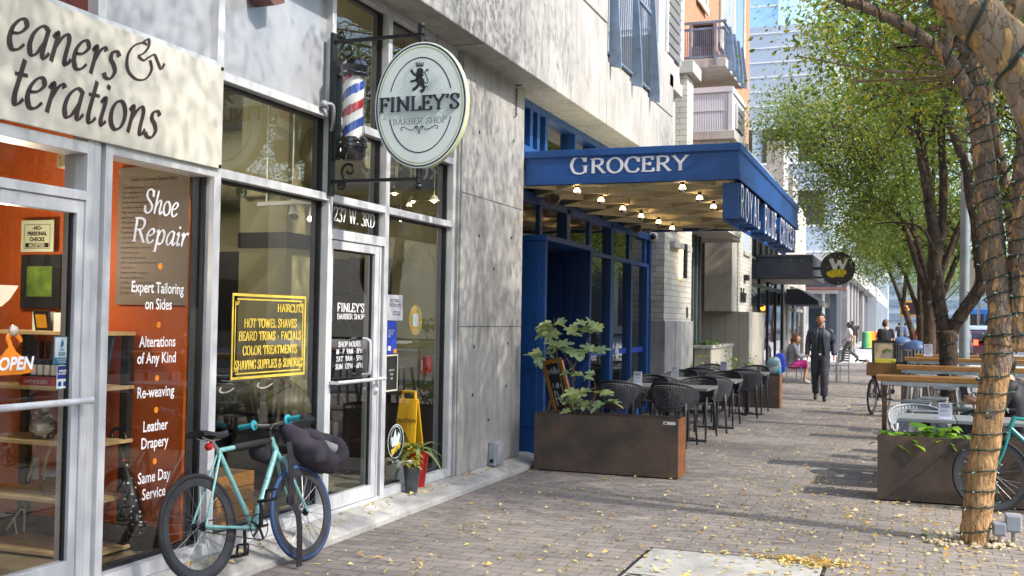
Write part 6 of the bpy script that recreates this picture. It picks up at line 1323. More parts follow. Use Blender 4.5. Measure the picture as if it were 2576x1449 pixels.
for u,v,rp,n in clus:
    c=FP(u,v)
    for i in range(max(3,int(n*.52))):
        a=rl.uniform(0,6.28);rr_=rp/245*rl.uniform(.1,.6);yo=rl.uniform(-.12,.12)
        p_=c+Vector((math.cos(a)*rr_*.7,yo*.6,math.sin(a)*rr_*.35));d=Vector((math.cos(a),rl.uniform(-.9,.3),rl.uniform(-.45,.4)))
        if p_.y+d.y*.1<10.2:d.y=abs(d.y)*.3
        fig_leaf(p_,d,Vector((rl.uniform(-.3,.3),rl.uniform(-1.1,-.1),1)),rl.uniform(.115,.18)*(1 if rp>20 else .8));nl+=1
lv=s.build('leaves',M_fig,fp,smooth=True);tone(lv,len(lobe),4)
# chalkboard easel
ch=thing('chalkboard','wood framed chalkboard easel leaning behind the fig plant','chalkboard',(-3.45,10.95,0))
TL,TR,BR_,BL=P(1367,914,Y=11.02),P(1411,905,Y=10.9),P(1446,1055,Y=10.75),P(1406,1060,Y=10.87)
def strip(mb,a,b_,w_,t_):mb.bar(a,b_,w_,t_,up=(BR_-TL).cross(TR-BL))
s=MB()
for a,b_ in((TL,TR),(TR,BR_),(BL,TL)):strip(s,a,b_,.045,.025)
s.build('frame',M_wood,ch)
s=MB();n_=(TR-TL).cross(BL-TL).normalized();n_=-n_ if n_.y>0 else n_;s.add([TL-n_*.0,BL,BR_,TR],[(0,1,2,3)]);s.build('board',pm('blackboard','#26282a','#1c1e20',6,.8),ch)
s=MB();sh=Sheet(s,BL,(BR_-BL),(TL-BL),n_,.004)
rl2=random.Random(3)
for j,(y0,h_,n)in enumerate(((.80,.09,6),(.55,.06,4),(.28,.2,3),(.08,.1,3))):
    for i in range(n):
        x=.16+i*.68/n;pts=[(x+rl2.uniform(0,.5)/n,y0+rl2.uniform(0,h_))for _ in range(4)];sh.ribbon(crom(pts),.03)
s.build('chalk_writing',pm('chalk','#b9bec4','#a2a8b0',20,.9),ch)
MB().bar(P(1393,985,Y=11.05),P(1372,1050,Y=11.5),.025,.02).build('prop_leg',M_wood,ch)
# tables
M_ttop=pm('grey_composite_top','#7d7b77','#6d6b68',2.5,.5,0,.04,40,(1,6,1));M_iron=pm('charcoal_iron','#2c2e33','#232529',8,.5,.2)
TH=.712
def cafe_table_proto():
    t=thing('cafe_table','x','cafe table',(0,0,0),'cafe tables on the grocery terrace')
    MB().box(-.335,.335,-.39,.39,TH-.035,TH).build('top',M_ttop,t,bevel=.004)
    MB().box(-.035,.035,-.05,.05,.02,TH-.036).build('column',M_iron,t)
    s=MB();s.box(-.27,.27,-.05,.05,0,.022);s.box(-.05,.05,-.32,.32,.0,.018);s.build('base',M_iron,t,bevel=.004);return t
tp=cafe_table_proto();k=0
tl=['cafe table nearest the fig planter on the sidewalk side','cafe table nearest the fig planter on the wall side','middle cafe table of the terrace on the sidewalk side','middle cafe table of the terrace on the wall side','farthest terrace cafe table on the sidewalk side','farthest terrace cafe table on the wall side']
ROWS=((13.72,-2.70),(15.62,-2.64),(18.25,-2.56));tabs=[]
for yc,xr in ROWS:
    for x in(xr,xr-.72):
        o=tp if k==0 else copy_tree(tp);o.location=(x,yc,0);o['label']=tl[k];k+=1;tabs.append((x,yc))
# perforated bucket chairs
M_chair=pm('charcoal_plastic','#3b3d43','#33353a',6,.5,0,.03,60);M_chair2=pm('silver_plastic','#9ba0a6','#8d9298',6,.45)
def chair_proto(name,label,mat,grp):
    t=thing(name,label,'chair',(0,0,0),grp);s=MB();s.keep=True;na,nz_=30,15;A0=R(108)
    def sp(i,j):
        a=-A0+2*A0*i/na;f=j/nz_;top=.80-.19*(abs(a)/A0)**2.2;bot=.435+.10*(abs(a)/A0)**2;z=bot+(top-bot)*f
        r_=.235+.045*math.sin(math.pi*min(f,1)*.62);return Vector((r_*1.06*math.sin(a),-r_*math.cos(a)-.06*f*max(0,math.cos(a)),z))
    for i in range(na):
        for j in range(nz_):
            q=[sp(i,j),sp(i+1,j),sp(i+1,j+1),sp(i,j+1)]
            if i in(0,na-1)or j in(0,nz_-1):s.quad(*q);continue
            c=sum(q,Vector())/4;kx=.30
            w2=[c+(p_-c)*.52 for p_ in q];sft=(q[1]-q[0])*(.16 if j%2 else-.16);w2=[p_+sft for p_ in w2]
            m=len(s.v);s.add(q+w2,[(0,1,5,4),(1,2,6,5),(2,3,7,6),(3,0,4,7)])
    sh_=s.build('backrest',mat,t,smooth=60);md=sh_.modifiers.new('thick','SOLIDIFY');md.thickness=.009;md.offset=0
    s=MB();s.lathe([(.001,.445),(.14,.438),(.225,.45),(.24,.462),(.225,.474),(.14,.46),(.001,.462)],(0,.01,0),28);s.build('seat',mat,t,smooth=40)
    s=MB();s.tube([sp(i,nz_)for i in range(na+1)],.011,6);s.build('rim',mat,t,smooth=True)
    for sx in(-1,1):
        s=MB();s.tube([(sx*.19,-.17,.60),(sx*.20,-.20,.42),(sx*.225,-.245,0)],[.018,.020,.012],8);s.build('leg',mat,t,smooth=True)
        s=MB();s.tube([(sx*.20,.12,.56),(sx*.205,.16,.42),(sx*.225,.215,0)],[.016,.019,.012],8);s.build('leg',mat,t,smooth=True)
    return t
cp=chair_proto('perforated_chair','x',M_chair,'perforated chairs on the grocery terrace');k=0
cl_=['right of the two charcoal chairs with backs to the rusty fig planter','left of the two charcoal chairs with backs to the rusty fig planter','charcoal chair on the far side of the nearest table by the sidewalk','charcoal chair on the far side of the nearest table by the wall',
       'charcoal chair at the near side of the middle table by the sidewalk','charcoal chair at the near side of the middle table by the wall','charcoal chair on the far side of the middle table by the sidewalk','charcoal chair on the far side of the middle table by the wall',
       'charcoal chair at the near side of the farthest table by the sidewalk','charcoal chair at the near side of the farthest table by the wall','charcoal chair in front of the far planter by the sidewalk','charcoal chair in front of the far planter by the wall']
for i,(yc,xr)in enumerate(ROWS):
    for sg_,rot in((-1,0),(1,math.pi)):
        for j,x in enumerate((xr-.02+.03*i,xr-.70)):
            o=cp if k==0 else copy_tree(cp);o.location=(x+rl.uniform(-.04,.04),yc+sg_*(.52+rl.uniform(0,.08)),0);o.rotation_euler=(0,0,rot+rl.uniform(-.18,.18));o['label']=cl_[k];k+=1
# menu stands
def menu_stand(label,p,w_=.11,h_=.17):
    t=thing('menu_stand',label,'menu stand',p);s=MB();s.box(p.x-w_/2,p.x+w_/2,p.y-.004,p.y+.004,p.z,p.z+h_);s.box(p.x-w_/2,p.x+w_/2,p.y-.03,p.y+.03,p.z,p.z+.006);s.build('holder',pm('acrylic_white','#c4c8d6','#b3b8c9',6,.25),t)
    s=MB();sh=Sheet(s,(p.x-w_/2,p.y-.004,p.z),X1,Z1,-Y1,.0012);r2=random.Random(int(p.x*100))
    for i in range(9):
        if i in(3,6):continue
        yy=h_*(.9-i*.09);sh.rect(w_*.12,yy-.003*(2 if i<2 else 1),w_*r2.uniform(.6,.9),yy)
    s.build('print',pm('print_navy','#3a4368','#30395c',9,.6),t);return t
menu_stand('small menu stand on the nearest terrace table',Vector((-3.35,13.70,TH)));menu_stand('small menu stand on the middle terrace table',Vector((-3.25,15.6,TH)));menu_stand('small menu stand on the farthest terrace table',Vector((-2.95,18.2,TH)))
# two spindly plants in the far planter
M_spr=leaf_mat('sprig_leaf','#6a8a35','#93ad4c','#b2b859')
for(u,v),lb in(((1782,905),'spindly green plant in the far planter on the wall side'),((1862,905),'spindly green plant in the far planter near the pale low wall')):
    c=P(u,v,Y=19.95);t=thing('sprig_plant',lb,'plant',(c.x,19.95,.47));s=MB();tips=[]
    for i in range(6):a=i*1.05;e=Vector((c.x+.22*math.cos(a),19.95+.12*math.sin(a),rl.uniform(.7,1.0)));s.tube([(c.x,19.95,.47),(c.x+.08*math.cos(a),19.95,.68),e],[.006,.004,.002],5);tips.append(e)
    s.build('stem',M_figs,t);s=MB();s.keep=True
    for e in tips:
        for q in range(12):a=rl.uniform(0,6.28);blade(s,e+Vector((rl.uniform(-.08,.08),rl.uniform(-.08,.08),rl.uniform(-.2,.06))),(math.cos(a),math.sin(a),rl.uniform(-.4,.3)),.09,.05,.3,n=3)
    tone(s.build('leaves',M_spr,t),3)
# bags resting on the far planter
p=P(1940,940,Y=20.0);zt=.592
def sack(name,label,cat,c,rx,ry,h,mat,seed):
    s=MB();s.ball((0,0,0),1,20,14)
    vs=[]
    for x,y,z in s.v:
        x,y,z=[math.copysign(abs(q)**.55,q)for q in(x,y,z)];k=1+.2*mnoise.noise(Vector((x*2+seed,y*2,z*2)));sq=.92-.14*z
        vs.append((c[0]+x*rx*k*sq,c[1]+y*ry*k*sq,c[2]+(z*.5+.5)*h*(1+.08*mnoise.noise(Vector((x*3,y*3+seed,0))))))
    s.v=vs;return tag(s.build(name,mat,smooth=True),label,cat)
M_print,N,L,b=new_mat('printed_bag');vo=N.new('ShaderNodeTexVoronoi');vo.inputs['Scale'].default_value=9;tc=N.new('ShaderNodeTexCoord');L.new(tc.outputs['Object'],vo.inputs['Vector']);sc_=N.new('ShaderNodeSeparateColor');L.new(vo.outputs['Color'],sc_.inputs[0])
L.new(ramp(N,L,sc_.outputs[0],[(0,C('#2f7f95')),(.3,C('#9aa6a8')),(.5,C('#b8704a')),(.7,C('#3a8aa3')),(.9,C('#6e6a66'))]),b.inputs['Base Color'])
sack('shopping_bag','teal and orange printed shopping bag on the end of the far planter','bag',(-2.32,19.98,zt),.14,.13,.34,M_print,1)
bq=P(1962,912,Y=27.9);sack('tote_bag','bright blue tote bag hanging beside the seated woman chair','bag',(bq.x,27.9,bq.z-.26),.15,.06,.5,pm('bright_blue_cloth','#1f3fbf','#1a34a3',3,.7),4)
# ================================================================ BICYCLES
def ring(mb,T,c,r0,w_,n=40,m=8,mi=0,sy=1):
    for i in range(n):
        a=2*math.pi*i/n
        for j in range(m):
            t=2*math.pi*j/m;q=r0+w_*math.cos(t);mb.v.append(tuple(T(c[0]+q*math.cos(a),w_*sy*math.sin(t),c[1]+q*math.sin(a))))
    b0=len(mb.v)-n*m
    for i in range(n):
        for j in range(m):mb.f.append((b0+i*m+j,b0+i*m+(j+1)%m,b0+((i+1)%n)*m+(j+1)%m,b0+((i+1)%n)*m+j));mb.m.append(mi)
def bicycle(label,T,wb,r,pts,paint,bars,tyre_front,grips,saddle=True,pad=True,strap=True):
    "T maps local (along, across, up) to world; axles at (0,0) and (wb, dz)"
    o=T(wb/2,0,0);t=thing('bicycle',label,'bicycle',(o.x,o.y,0));dz=pts.get('dz',0)
    def wheel(c,tyre,nm):
        s=MB();ring(s,T,c,r-.013,.0145,48,10);w_=s.build(nm,tyre,t,smooth=True)
        s=MB()
        for i in range(48):
            a=2*math.pi*i/48
            for(q,y)in((r-.026,.009),(r-.068,.006),(r-.068,-.006),(r-.026,-.009)):s.v.append(tuple(T(c[0]+q*math.cos(a),y,c[1]+q*math.sin(a))))
        for i in range(48):
            for j in range(4):s.f.append((i*4+j,i*4+(j+1)%4,((i+1)%48)*4+(j+1)%4,((i+1)%48)*4+j));s.m.append(0)
        s.build('rim',M_rim,w_,smooth=50)
        s=MB()
        for i in range(28):
            a=2*math.pi*i/28;y=.03 if i%2 else-.03;a2=a+(1.1 if(i//2)%2 else-1.1)
            s.tube([T(c[0]+.02*math.cos(a2),y,c[1]+.02*math.sin(a2)),T(c[0]+(r-.068)*math.cos(a),0,c[1]+(r-.068)*math.sin(a))],.0013,4,caps=False)
        s.build('spokes',M_spoke,w_)
        s=MB();s.tube([T(c[0],-.05,c[1]),T(c[0],.05,c[1])],.011,10);s.tube([T(c[0],-.035,c[1]),T(c[0],-.028,c[1])],.026,14);s.tube([T(c[0],.028,c[1]),T(c[0],.035,c[1])],.026,14);s.build('hub',M_black,w_,smooth=40)
    wheel((0,0),M_tyre,'wheel');wheel((wb,dz),tyre_front,'wheel')
    g=lambda k:pts[k];ft=lambda mb,a,b_,r_,ya=0,yb=0,n=10:mb.tube([T(a[0],ya,a[1]),T(b_[0],yb,b_[1])],r_,n)
    bb,st,ht,hb,cr_=g('bb'),g('seat_top'),g('head_top'),g('head_bot'),g('crown');s=MB()
    ft(s,bb,st,.0155);ft(s,st,(ht[0]-.01,ht[1]-.02),.0145);ft(s,bb,hb,.0185);ft(s,hb,ht,.019)
    for y in(-1,1):
        ft(s,(0,0),(bb[0]-.02,bb[1]),.009,y*.055,y*.03);ft(s,(0,0),(st[0],st[1]-.02),.0075,y*.055,y*.012)
    s.tube([T(bb[0],-.036,bb[1]),T(bb[0],.036,bb[1])],.02,12);s.build('frame',paint,t,smooth=40)
    s=MB()
    for y in(-1,1):q=crom3([T(cr_[0],y*.03,cr_[1]),T(cr_[0]+(wb-cr_[0])*.35,y*.048,cr_[1]+(dz-cr_[1])*.45),T(wb,y*.05,dz)],5);s.tube(q,[.0125-.005*i/(len(q)-1)for i in range(len(q))],8)
    s.tube([T(cr_[0],-.035,cr_[1]),T(cr_[0],.035,cr_[1])],.017,8);ft(s,cr_,hb,.016);s.build('fork',paint,t,smooth=40)
    if pad:
        s=MB();a=(st[0]+(ht[0]-st[0])*.28,st[1]+(ht[1]-.02-st[1])*.28);ft(s,a,(ht[0]-.015,ht[1]-.022),.0205,n=12);s.build('top_tube_pad',M_blackm,t,smooth=40)
    sp_=g('saddle');s=MB();ft(s,st,(sp_[0],sp_[1]-.04),.0125);s.build('seat_post',M_chrome,t,smooth=40)
    s=MB();n=14
    for i in range(n+1):
        f=i/n;x=sp_[0]-.12+.26*f;w_=.068*(1-f)**.9*(1 if f>.08 else .8)+.016;z=sp_[1]+.012*math.cos(f*4.5)+.006
        for(y,dz_)in((-1,-.028),(-.92,-.004),(-.45,.008),(0,.005),(.45,.008),(.92,-.004),(1,-.028)):s.v.append(tuple(T(x,y*w_,z+dz_)))
    s.f=[(i*7+j,i*7+j+1,(i+1)*7+j+1,(i+1)*7+j)for i in range(n)for j in range(6)]+[tuple(range(6,-1,-1)),tuple(n*7+j for j in range(7))];s.m=[0]*len(s.f);sd=s.build('saddle',pm('saddle_leather','#1b1b20','#121216',9,.3),t,smooth=60)
    s=MB()
    for y in(-.022,.022):s.tube([T(*p_)for p_ in((sp_[0]-.09,y,sp_[1]-.015),(sp_[0]-.03,y,sp_[1]-.04),(sp_[0]+.04,y,sp_[1]-.04),(sp_[0]+.11,y,sp_[1]-.012))],.004,6)
    s.build('rails',M_chrome,sd)
    if pts.get('tail'):
        q=pts['tail'];s=MB();a=T(q[0],0,q[1]);b_=T(q[0]-.03,0,q[1]-.002);s.lathe([(.022,0),(.022,.022),(.012,.03),(.001,.031)],a,14,b_-a);s.build('tail_light',pm('red_lens','#c31f1f','#a81818',9,.2),t,smooth=40)
    # transmission
    s=MB();ring(s,T,bb,.076,.004,40,6,sy=.6);
    for i in range(5):a=2*math.pi*i/5;s.tube([T(bb[0],-.05*0,bb[1]),T(bb[0]+.076*math.cos(a),0,bb[1]+.076*math.sin(a))],.008,6)
    s.v=[tuple(Vector(v_)+(T(0,-.048,0)-T(0,0,0)))for v_ in s.v];s.build('chainring',M_black,t,smooth=40)
    s=MB()
    for sgn in(1,-1):s.tube([T(bb[0]+(0 if sgn>0 else .08),-.048,bb[1]+sgn*.076)if sgn>0 else T(bb[0],-.048,bb[1]-.076),T(0,-.048,sgn*.03)],.004,6)
    s.build('chain',M_chain,t)
    ca=pts.get('crank',1.45)
    for sgn in(-1,1):
        e=(bb[0]+sgn*-.15*math.cos(ca),bb[1]+sgn*-.15*math.sin(ca));s=MB();s.bar(T(bb[0],sgn*.066,bb[1]),T(e[0],sgn*.074,e[1]),.012,.022);s.build('crank_arm',M_black,t,bevel=.003)
        s=MB();a=T(e[0],sgn*.125,e[1]);ax=T(1,0,0)-T(0,0,0);ay=T(0,1,0)-T(0,0,0);az=T(0,0,1)-T(0,0,0);s.obox(a,ax*.04,ay*.045,az*.01);f=s.build('pedal',M_black,t,bevel=.004)
        if strap:s=MB();s.tube([a+ax*.03-ay*.045,a+ax*.05-ay*.04+az*.055,a+ax*.05+ay*.04+az*.055,a+ax*.03+ay*.045],.009,6,flat=.5);s.build('toe_strap',M_blackm,f,smooth=True)
    # cockpit
    s=MB();ft(s,ht,bars['stem0'],.014);ft(s,bars['stem0'],bars['stem'],.016);s.build('stem',M_black,t,smooth=40)
    c=bars['stem'];s=MB();w_=bars['half'];rise=bars.get('rise',.03);sw=bars.get('sweep',.06)
    path=[T(c[0]-sw,-w_,c[1]+rise),T(c[0]-sw*.6,-w_*.55,c[1]+rise),T(c[0],-w_*.3,c[1]+rise*.3),T(c[0],0,c[1]),T(c[0],w_*.3,c[1]+rise*.3),T(c[0]-sw*.6,w_*.55,c[1]+rise),T(c[0]-sw,w_,c[1]+rise)]
    q=crom3(path,5);s.tube(q,.0105,10);s.build('handlebar',M_steel,t,smooth=True)
    for sgn in(-1,1):
        a,b_=(path[0],path[1])if sgn<0 else(path[6],path[5]);d=(b_-a);s=MB();s.tube([a-d*.02,a+d*.95],.0165,12);s.lathe([(.016,0),(.032,.002),(.032,.007),(.016,.009)],a+d*.95,16,d);f=s.build('grip',grips,t,smooth=40)
        s=MB();s.lathe([(.017,0),(.014,.008),(.001,.01)],a-d*.02,12,-d);s.build('end_plug',M_black,f,smooth=40)
    return t
M_tyre=pm('black_tyre','#26272a','#1c1d20',9,.8);M_rim=pm('grey_black_rim','#3a3c42','#2c2e33',9,.4);M_spoke=pm('spoke_steel','#8b8d90','#707275',9,.35,.8);M_chain=pm('oily_chain','#5d5448','#443d34',20,.5,.6)
M_teal,N,L,b=new_mat('chipped_teal_paint');v=coords(N,L);L.new(ramp(N,L,nz(N,L,v,26,6,.75),[(.56,C('#76a9a8')),(.62,C('#5a8f95')),(.7,C('#4a6480'))]),b.inputs['Base Color']);b.inputs['Roughness'].default_value=.35;b.inputs['Coat Weight'].default_value=.4
M_grip=pm('turquoise_grip','#2f9fae','#2890a0',9,.6);M_btyre=pm('blue_sidewall_tyre','#33507f','#22304c',1.2,.7)
RA,FA=Vector((-3.697,4.925,.36)),Vector((-3.604,5.827,.302));e1=FA-RA;WB=math.hypot(e1.x,e1.y);e1=Vector((e1.x,e1.y,0)).normalized()
lean=R(11);side0=Vector((-e1.y,e1.x,0));upv=(Vector((0,0,1))*math.cos(lean)+side0*math.sin(lean)).normalized();sidev=upv.cross(e1).normalized() # across: towards the wall
if sidev.dot(side0)<0:sidev=-sidev
T1_=lambda a,y,z:RA+e1*a+sidev*y+upv*z
nrm=e1.cross(upv)
def BK(u,v):
    d=cr*((u-1288)/FPX)-cu*((v-724.5)/FPX)+cf;o=Vector((0,0,H));t=(RA-o).dot(nrm)/d.dot(nrm);p=o+d*t-RA;return(p.dot(e1),p.dot(upv))
Bz=lambda x,y:BK((580+x*.44164)*.67083,(1520+y*.44164)*.67083)
pts=dict(bb=Bz(835,1040),seat_top=Bz(540,385),head_top=Bz(985,270),head_bot=Bz(1030,385),crown=Bz(1068,455),saddle=Bz(470,240),tail=Bz(470,350),dz=(FA-RA).dot(upv),crank=1.5)
hb=Bz(975,215);
bicycle('teal fixed gear bicycle with turquoise grips leaning on the barber window',T1_,WB,.298,pts,M_teal,dict(stem0=hb,stem=(hb[0]+.035,hb[1]+.03),half=.245,rise=.02,sweep=.02),M_btyre,M_grip)
# bag draped over the front of the bicycle
M_bag=pm('aubergine_canvas','#312c38','#221f29',5,.9,0,.5,26)
bg_=thing('messenger_bag','dark aubergine messenger bag slumped over the bicycle front with long straps','bag',FA)
BQ=lambda x,y,off=0:T1_(*((lambda q:(q[0],off,q[1]))(Bz(x,y))))
def lump(path,rads,seed,n=16,amp=.28):
    s=MB();q=crom3(path,6);m=len(path)-1;rad=[]
    for i in range(len(q)):
        f=i/(len(q)-1)*m;k=min(int(f),m-1);rad.append(rads[k]+(rads[k+1]-rads[k])*(f-k))
    s.tube(q,rad,n);
    for i,v_ in enumerate(s.v):
        c=q[min(i//n,len(q)-1)];v_=Vector(v_);s.v[i]=tuple(c+(v_-c)*(1+amp*mnoise.noise(v_*10+Vector((seed,0,0)))+amp*.8*(abs(mnoise.noise(v_*22))-.2)))
    return s
lump([BQ(1085,175),BQ(1120,240,-.03),BQ(1180,330,-.06),BQ(1290,430,-.07),BQ(1400,490,-.06),BQ(1470,520,-.03)],[.035,.065,.088,.095,.085,.045],3,amp=.42).build('body',M_bag,bg_,smooth=True,subsurf=1)
lump([BQ(1200,290,-.02),BQ(1290,255,.02),BQ(1400,285,.0),BQ(1490,330,-.05),BQ(1500,430,-.08),BQ(1440,500,-.08)],[.045,.05,.05,.05,.055,.04],8).build('flap',M_bag,bg_,smooth=True,subsurf=1)
lump([BQ(930,300,.06),BQ(960,380,.07),BQ(1050,450,.06)],[.05,.06,.04],5).build('rear_fold',M_bag,bg_,smooth=True,subsurf=1)
def webbing(p_,w_=.046):
    s=MB();q=crom3(p_,6);ax=e1*.75+sidev*-.3
    for a in q:s.v+=[tuple(a-ax*w_/2),tuple(a+ax*w_/2),tuple(a+ax*w_/2+sidev*.004),tuple(a-ax*w_/2+sidev*.004)]
    n=len(q);s.f=[(4*i+j,4*i+(j+1)%4,4*i+4+(j+1)%4,4*i+4+j)for i in range(n-1)for j in range(4)]+[(3,2,1,0),(4*n-4,4*n-3,4*n-2,4*n-1)];s.m=[0]*len(s.f);return s
M_web=pm('black_webbing','#232228','#1a191e',30,.9);webbing([BQ(1062,320,-.075),BQ(1068,480,-.085),BQ(1075,660,-.08),BQ(1068,810,-.075)]).build('strap',M_web,bg_,smooth=40);webbing([BQ(1085,835,-.075),BQ(1125,930,-.085),BQ(1135,1100,-.09),BQ(1130,1380,-.09)]).build('strap',M_web,bg_,smooth=40)
s=MB();a=BQ(1065,815,-.08);s.obox(a,e1*.03,upv*.022,sidev*.008);s.build('buckle',M_black,bg_,bevel=.004)
s=lump([BQ(1335,350,-.1),BQ(1400,390,-.115)],[.03,.04],2,10);s.build('newspaper',pm('grey_lining','#7f8285','#5f6265',12,.7),bg_,smooth=True)
# bicycle against the right planter (front wheel and fork in frame)
WBR=.98;c=P(2494,1200,Y=9.72)
TR_=lambda a,y,z:Vector((c.x+WBR,9.76,.31))+Vector((-1,-.035,0))*a+Vector((0,-1,.06))*y+Vector((0,.05,1))*z
gen=dict(bb=(.40,-.03),seat_top=(.24,.43),head_top=(.80,.50),head_bot=(.835,.40),crown=(.855,.32),saddle=(.20,.58),dz=0,crank=.3)
bicycle('teal road bicycle parked against the right rusty planter behind the tree',TR_,WBR,.307,gen,pm('teal_gloss','#1f8f8c','#187c7c',4,.3,coat=.5),dict(stem0=(.79,.545),stem=(.86,.55),half=.2,rise=.0,sweep=-.08),M_tyre,M_blackm,pad=False,strap=False)
# cargo bicycle by the bar tables, carrying a cardboard box
cb=P(2212,1000,Y=19.3);TC=lambda a,y,z:Vector((-.36,20.3,.31))+Vector((-.22,-.975,0))*a+Vector((.975,-.22,0))*y+Vector((0,0,1))*z
bicycle('dark purple bicycle carrying a cardboard box by the bar tables',TC,.98,.305,gen,pm('dark_purple_paint','#3b2036','#2e182a',4,.35),dict(stem0=(.79,.56),stem=(.85,.58),half=.27,rise=.03,sweep=.06),M_tyre,M_blackm,pad=False,strap=False)
bxp=P(2232,930,Y=19.2);M_card=pm('brown_cardboard','#7d5b33','#6b4b28',4,.85)
t=thing('cardboard_box','open brown cardboard box with a yellow item resting on the dark bicycle','box',(-.2,19.25,.8))
z0=.70;s=MB();x0,x1,y0,y1=-.66,-.1,19.0,19.42
s.box(x0,x1,y0,y0+.01,z0,z0+.2);s.box(x0,x1,y1-.01,y1,z0,z0+.2);s.box(x0,x0+.01,y0+.01,y1-.01,z0,z0+.2);s.box(x1-.01,x1,y0+.01,y1-.01,z0,z0+.2);s.box(x0,x1,y0,y1,z0-.01,z0);s.build('carton',M_card,t)
s=MB();s.obox((x0-.02,19.2,z0+.22),(.06,0,.03),(0,.2,0),(-.004,0,.004));s.obox((x1+.02,19.2,z0+.2),(.07,0,-.02),(0,.2,0),(0,0,.004));s.build('flap',M_card,t)
s=MB();s.obox((-.36,19.2,z0+.24),(.17,0,0),(0,.12,0),(0,.02,.035));s.build('yellow_pack',pm('olive_yellow','#a99a24','#92851c',6,.6),t,bevel=.01);s=MB();s.tube([(-.26,19.1,z0+.21),(-.02,19.1,z0+.2)],.035,10);s.build('black_roll',M_black,t,smooth=40)
MB().box(x0+.08,x1-.08,19.05,19.4,z0-.03,z0-.012).build('rack',M_black,t)
# ================================================================ PAVEMENT FURNITURE ON THE RIGHT
corten_planter('rusty steel planter with leafy greens beside the foreground tree',-.247,1.55,9.92,10.34,.58)
M_lush=leaf_mat('lush_green_leaf','#4f7d1f','#7fb02f','#9cc04a',.4,.35)
t=thing('leafy_plants','bright broad leaved greens spilling over the right rusty planter','plant',(.1,10.1,.46));s=MB();s.keep=True
for i in range(110):
    x=rl.uniform(-.22,.42)if i<90 else rl.uniform(.3,.6);a=rl.uniform(0,6.28);blade(s,(x,rl.uniform(9.97,10.28),rl.uniform(.47,.58)+(.1*rl.random()if .05<x<.35 else 0)),(math.cos(a),math.sin(a),rl.uniform(.2,1.1)),rl.uniform(.12,.2),rl.uniform(.06,.1),.7,n=4)
tone(s.build('leaves',M_lush,t,smooth=True),4)
# grey slatted tables behind it
M_gtop=pm('grey_slat_top','#85898b','#73777a',3,.45,0,.04,40,(1,8,1))
for i,(x0,x1,lb)in enumerate(((-.085,.42,'grey outdoor table with a menu stand behind the right planter'),(.428,1.05,'second grey outdoor table behind the foreground tree'))):
    t=thing('outdoor_table',lb,'table',((x0+x1)/2,10.85,0));MB().box(x0,x1,10.5,11.15,.655,.69).build('top',M_gtop,t,bevel=.004);MB().box((x0+x1)/2-.04,(x0+x1)/2+.04,10.78,10.86,.02,.655).build('column',M_iron,t);MB().box((x0+x1)/2-.22,(x0+x1)/2+.22,10.6,11.05,0,.02).build('base',M_iron,t)
menu_stand('menu stand on the grey table behind the right planter',Vector((.33,10.62,.691)),.12,.15)
o=chair_proto('perforated_chair','silver grey perforated chair pulled up to the grey table behind the right planter',M_chair2,None);o.location=(.10,11.3,0);o.rotation_euler=(0,0,math.pi+.12);o.scale=(.95,.95,.93)
# long bar tables and stools
M_btop=pm('oiled_bar_top','#9a6d33','#7e5423',3,.4,0,.08,30,(2,14,14));M_rpost=pm('rusty_post','#5f4a3d','#46362c',9,.7,.2)
def bar_table(label,x0,x1,y,h=1.02):
    t=thing('bar_table',label,'bar table',((x0+x1)/2,y,0),'long wooden bar tables along the kerb')
    MB().box(x0,x1,y-.2,y+.2,h-.055,h).build('top',M_btop,t,bevel=.005)
    s=MB();s.box(x0+.06,x1-.06,y-.17,y-.13,h-.095,h-.056);s.box(x0+.06,x1-.06,y+.13,y+.17,h-.11,h-.056);s.tube([(x0+.07,y-.15,h-.26),(x1-.07,y-.15,h-.26)],.008,6);s.build('rail',M_steel,t)
    for x in(x0+.08,x1-.08):
        for yy in(y-.14,y+.14):MB().box(x-.022,x+.022,yy-.022,yy+.022,0,h-.056).build('leg',M_rpost,t)
    return t
bar_table('long wooden bar table nearest the right planter',-.31,2.1,11.95);bar_table('second long wooden bar table behind the dark forked tree',-.14,2.2,15.15);bar_table('third long wooden bar table from the right planter',-.05,2.2,19.0);bar_table('farthest long wooden bar table before the crossing',.12,2.2,21.3)
menu_stand('menu stand on the third bar table',P(2335,896,Y=19.0),.14,.2)
def stool_proto():
    t=thing('metal_stool','x','stool',(0,0,0),'galvanised stools at the bar tables');z=.7;s=MB()
    s.box(-.155,.155,-.155,.155,z-.03,z);s.build('seat',M_steel,t,bevel=.014)
    for sx in(-1,1):
        for sy in(-1,1):
            a=Vector((sx*.125,sy*.125,z-.03));b_=Vector((sx*.205,sy*.205,0));MB().bar(a,b_,.052,.03,up=(sx,-sy,0)).build('leg',M_steel,t,bevel=.006)
    s=MB()
    for a,b_ in(((-1,-1),(1,-1)),((1,-1),(1,1)),((1,1),(-1,1)),((-1,1),(-1,-1))):s.bar((a[0]*.175,a[1]*.175,.25),(b_[0]*.175,b_[1]*.175,.25),.012,.03)
    s.build('brace',M_steel,t);return t
st=stool_proto();k=0
sl_=('nearest galvanised stool at the first bar table','galvanised stool left on the far side of the first bar table','galvanised stool on the near side of the first bar table by its legs','galvanised stool under the first bar table right of the dark trunk','galvanised stool close behind the silver chair','galvanised stool at the left of the second bar table','galvanised stool in the middle of the second bar table','galvanised stool right of the trunk at the second bar table','galvanised stool at the third bar table','second galvanised stool at the third bar table')
for x,y in((.10,12.9),(.30,13.6),(.16,11.62),(.98,12.6),(.50,12.0),(.12,16.3),(.5,15.9),(1.15,16.0),(.3,20.0),(.9,19.8)):
    o=st if k==0 else copy_tree(st);o.location=(x,y,0);o.rotation_euler=(0,0,rl.uniform(-.2,.2));o['label']=sl_[k];k+=1
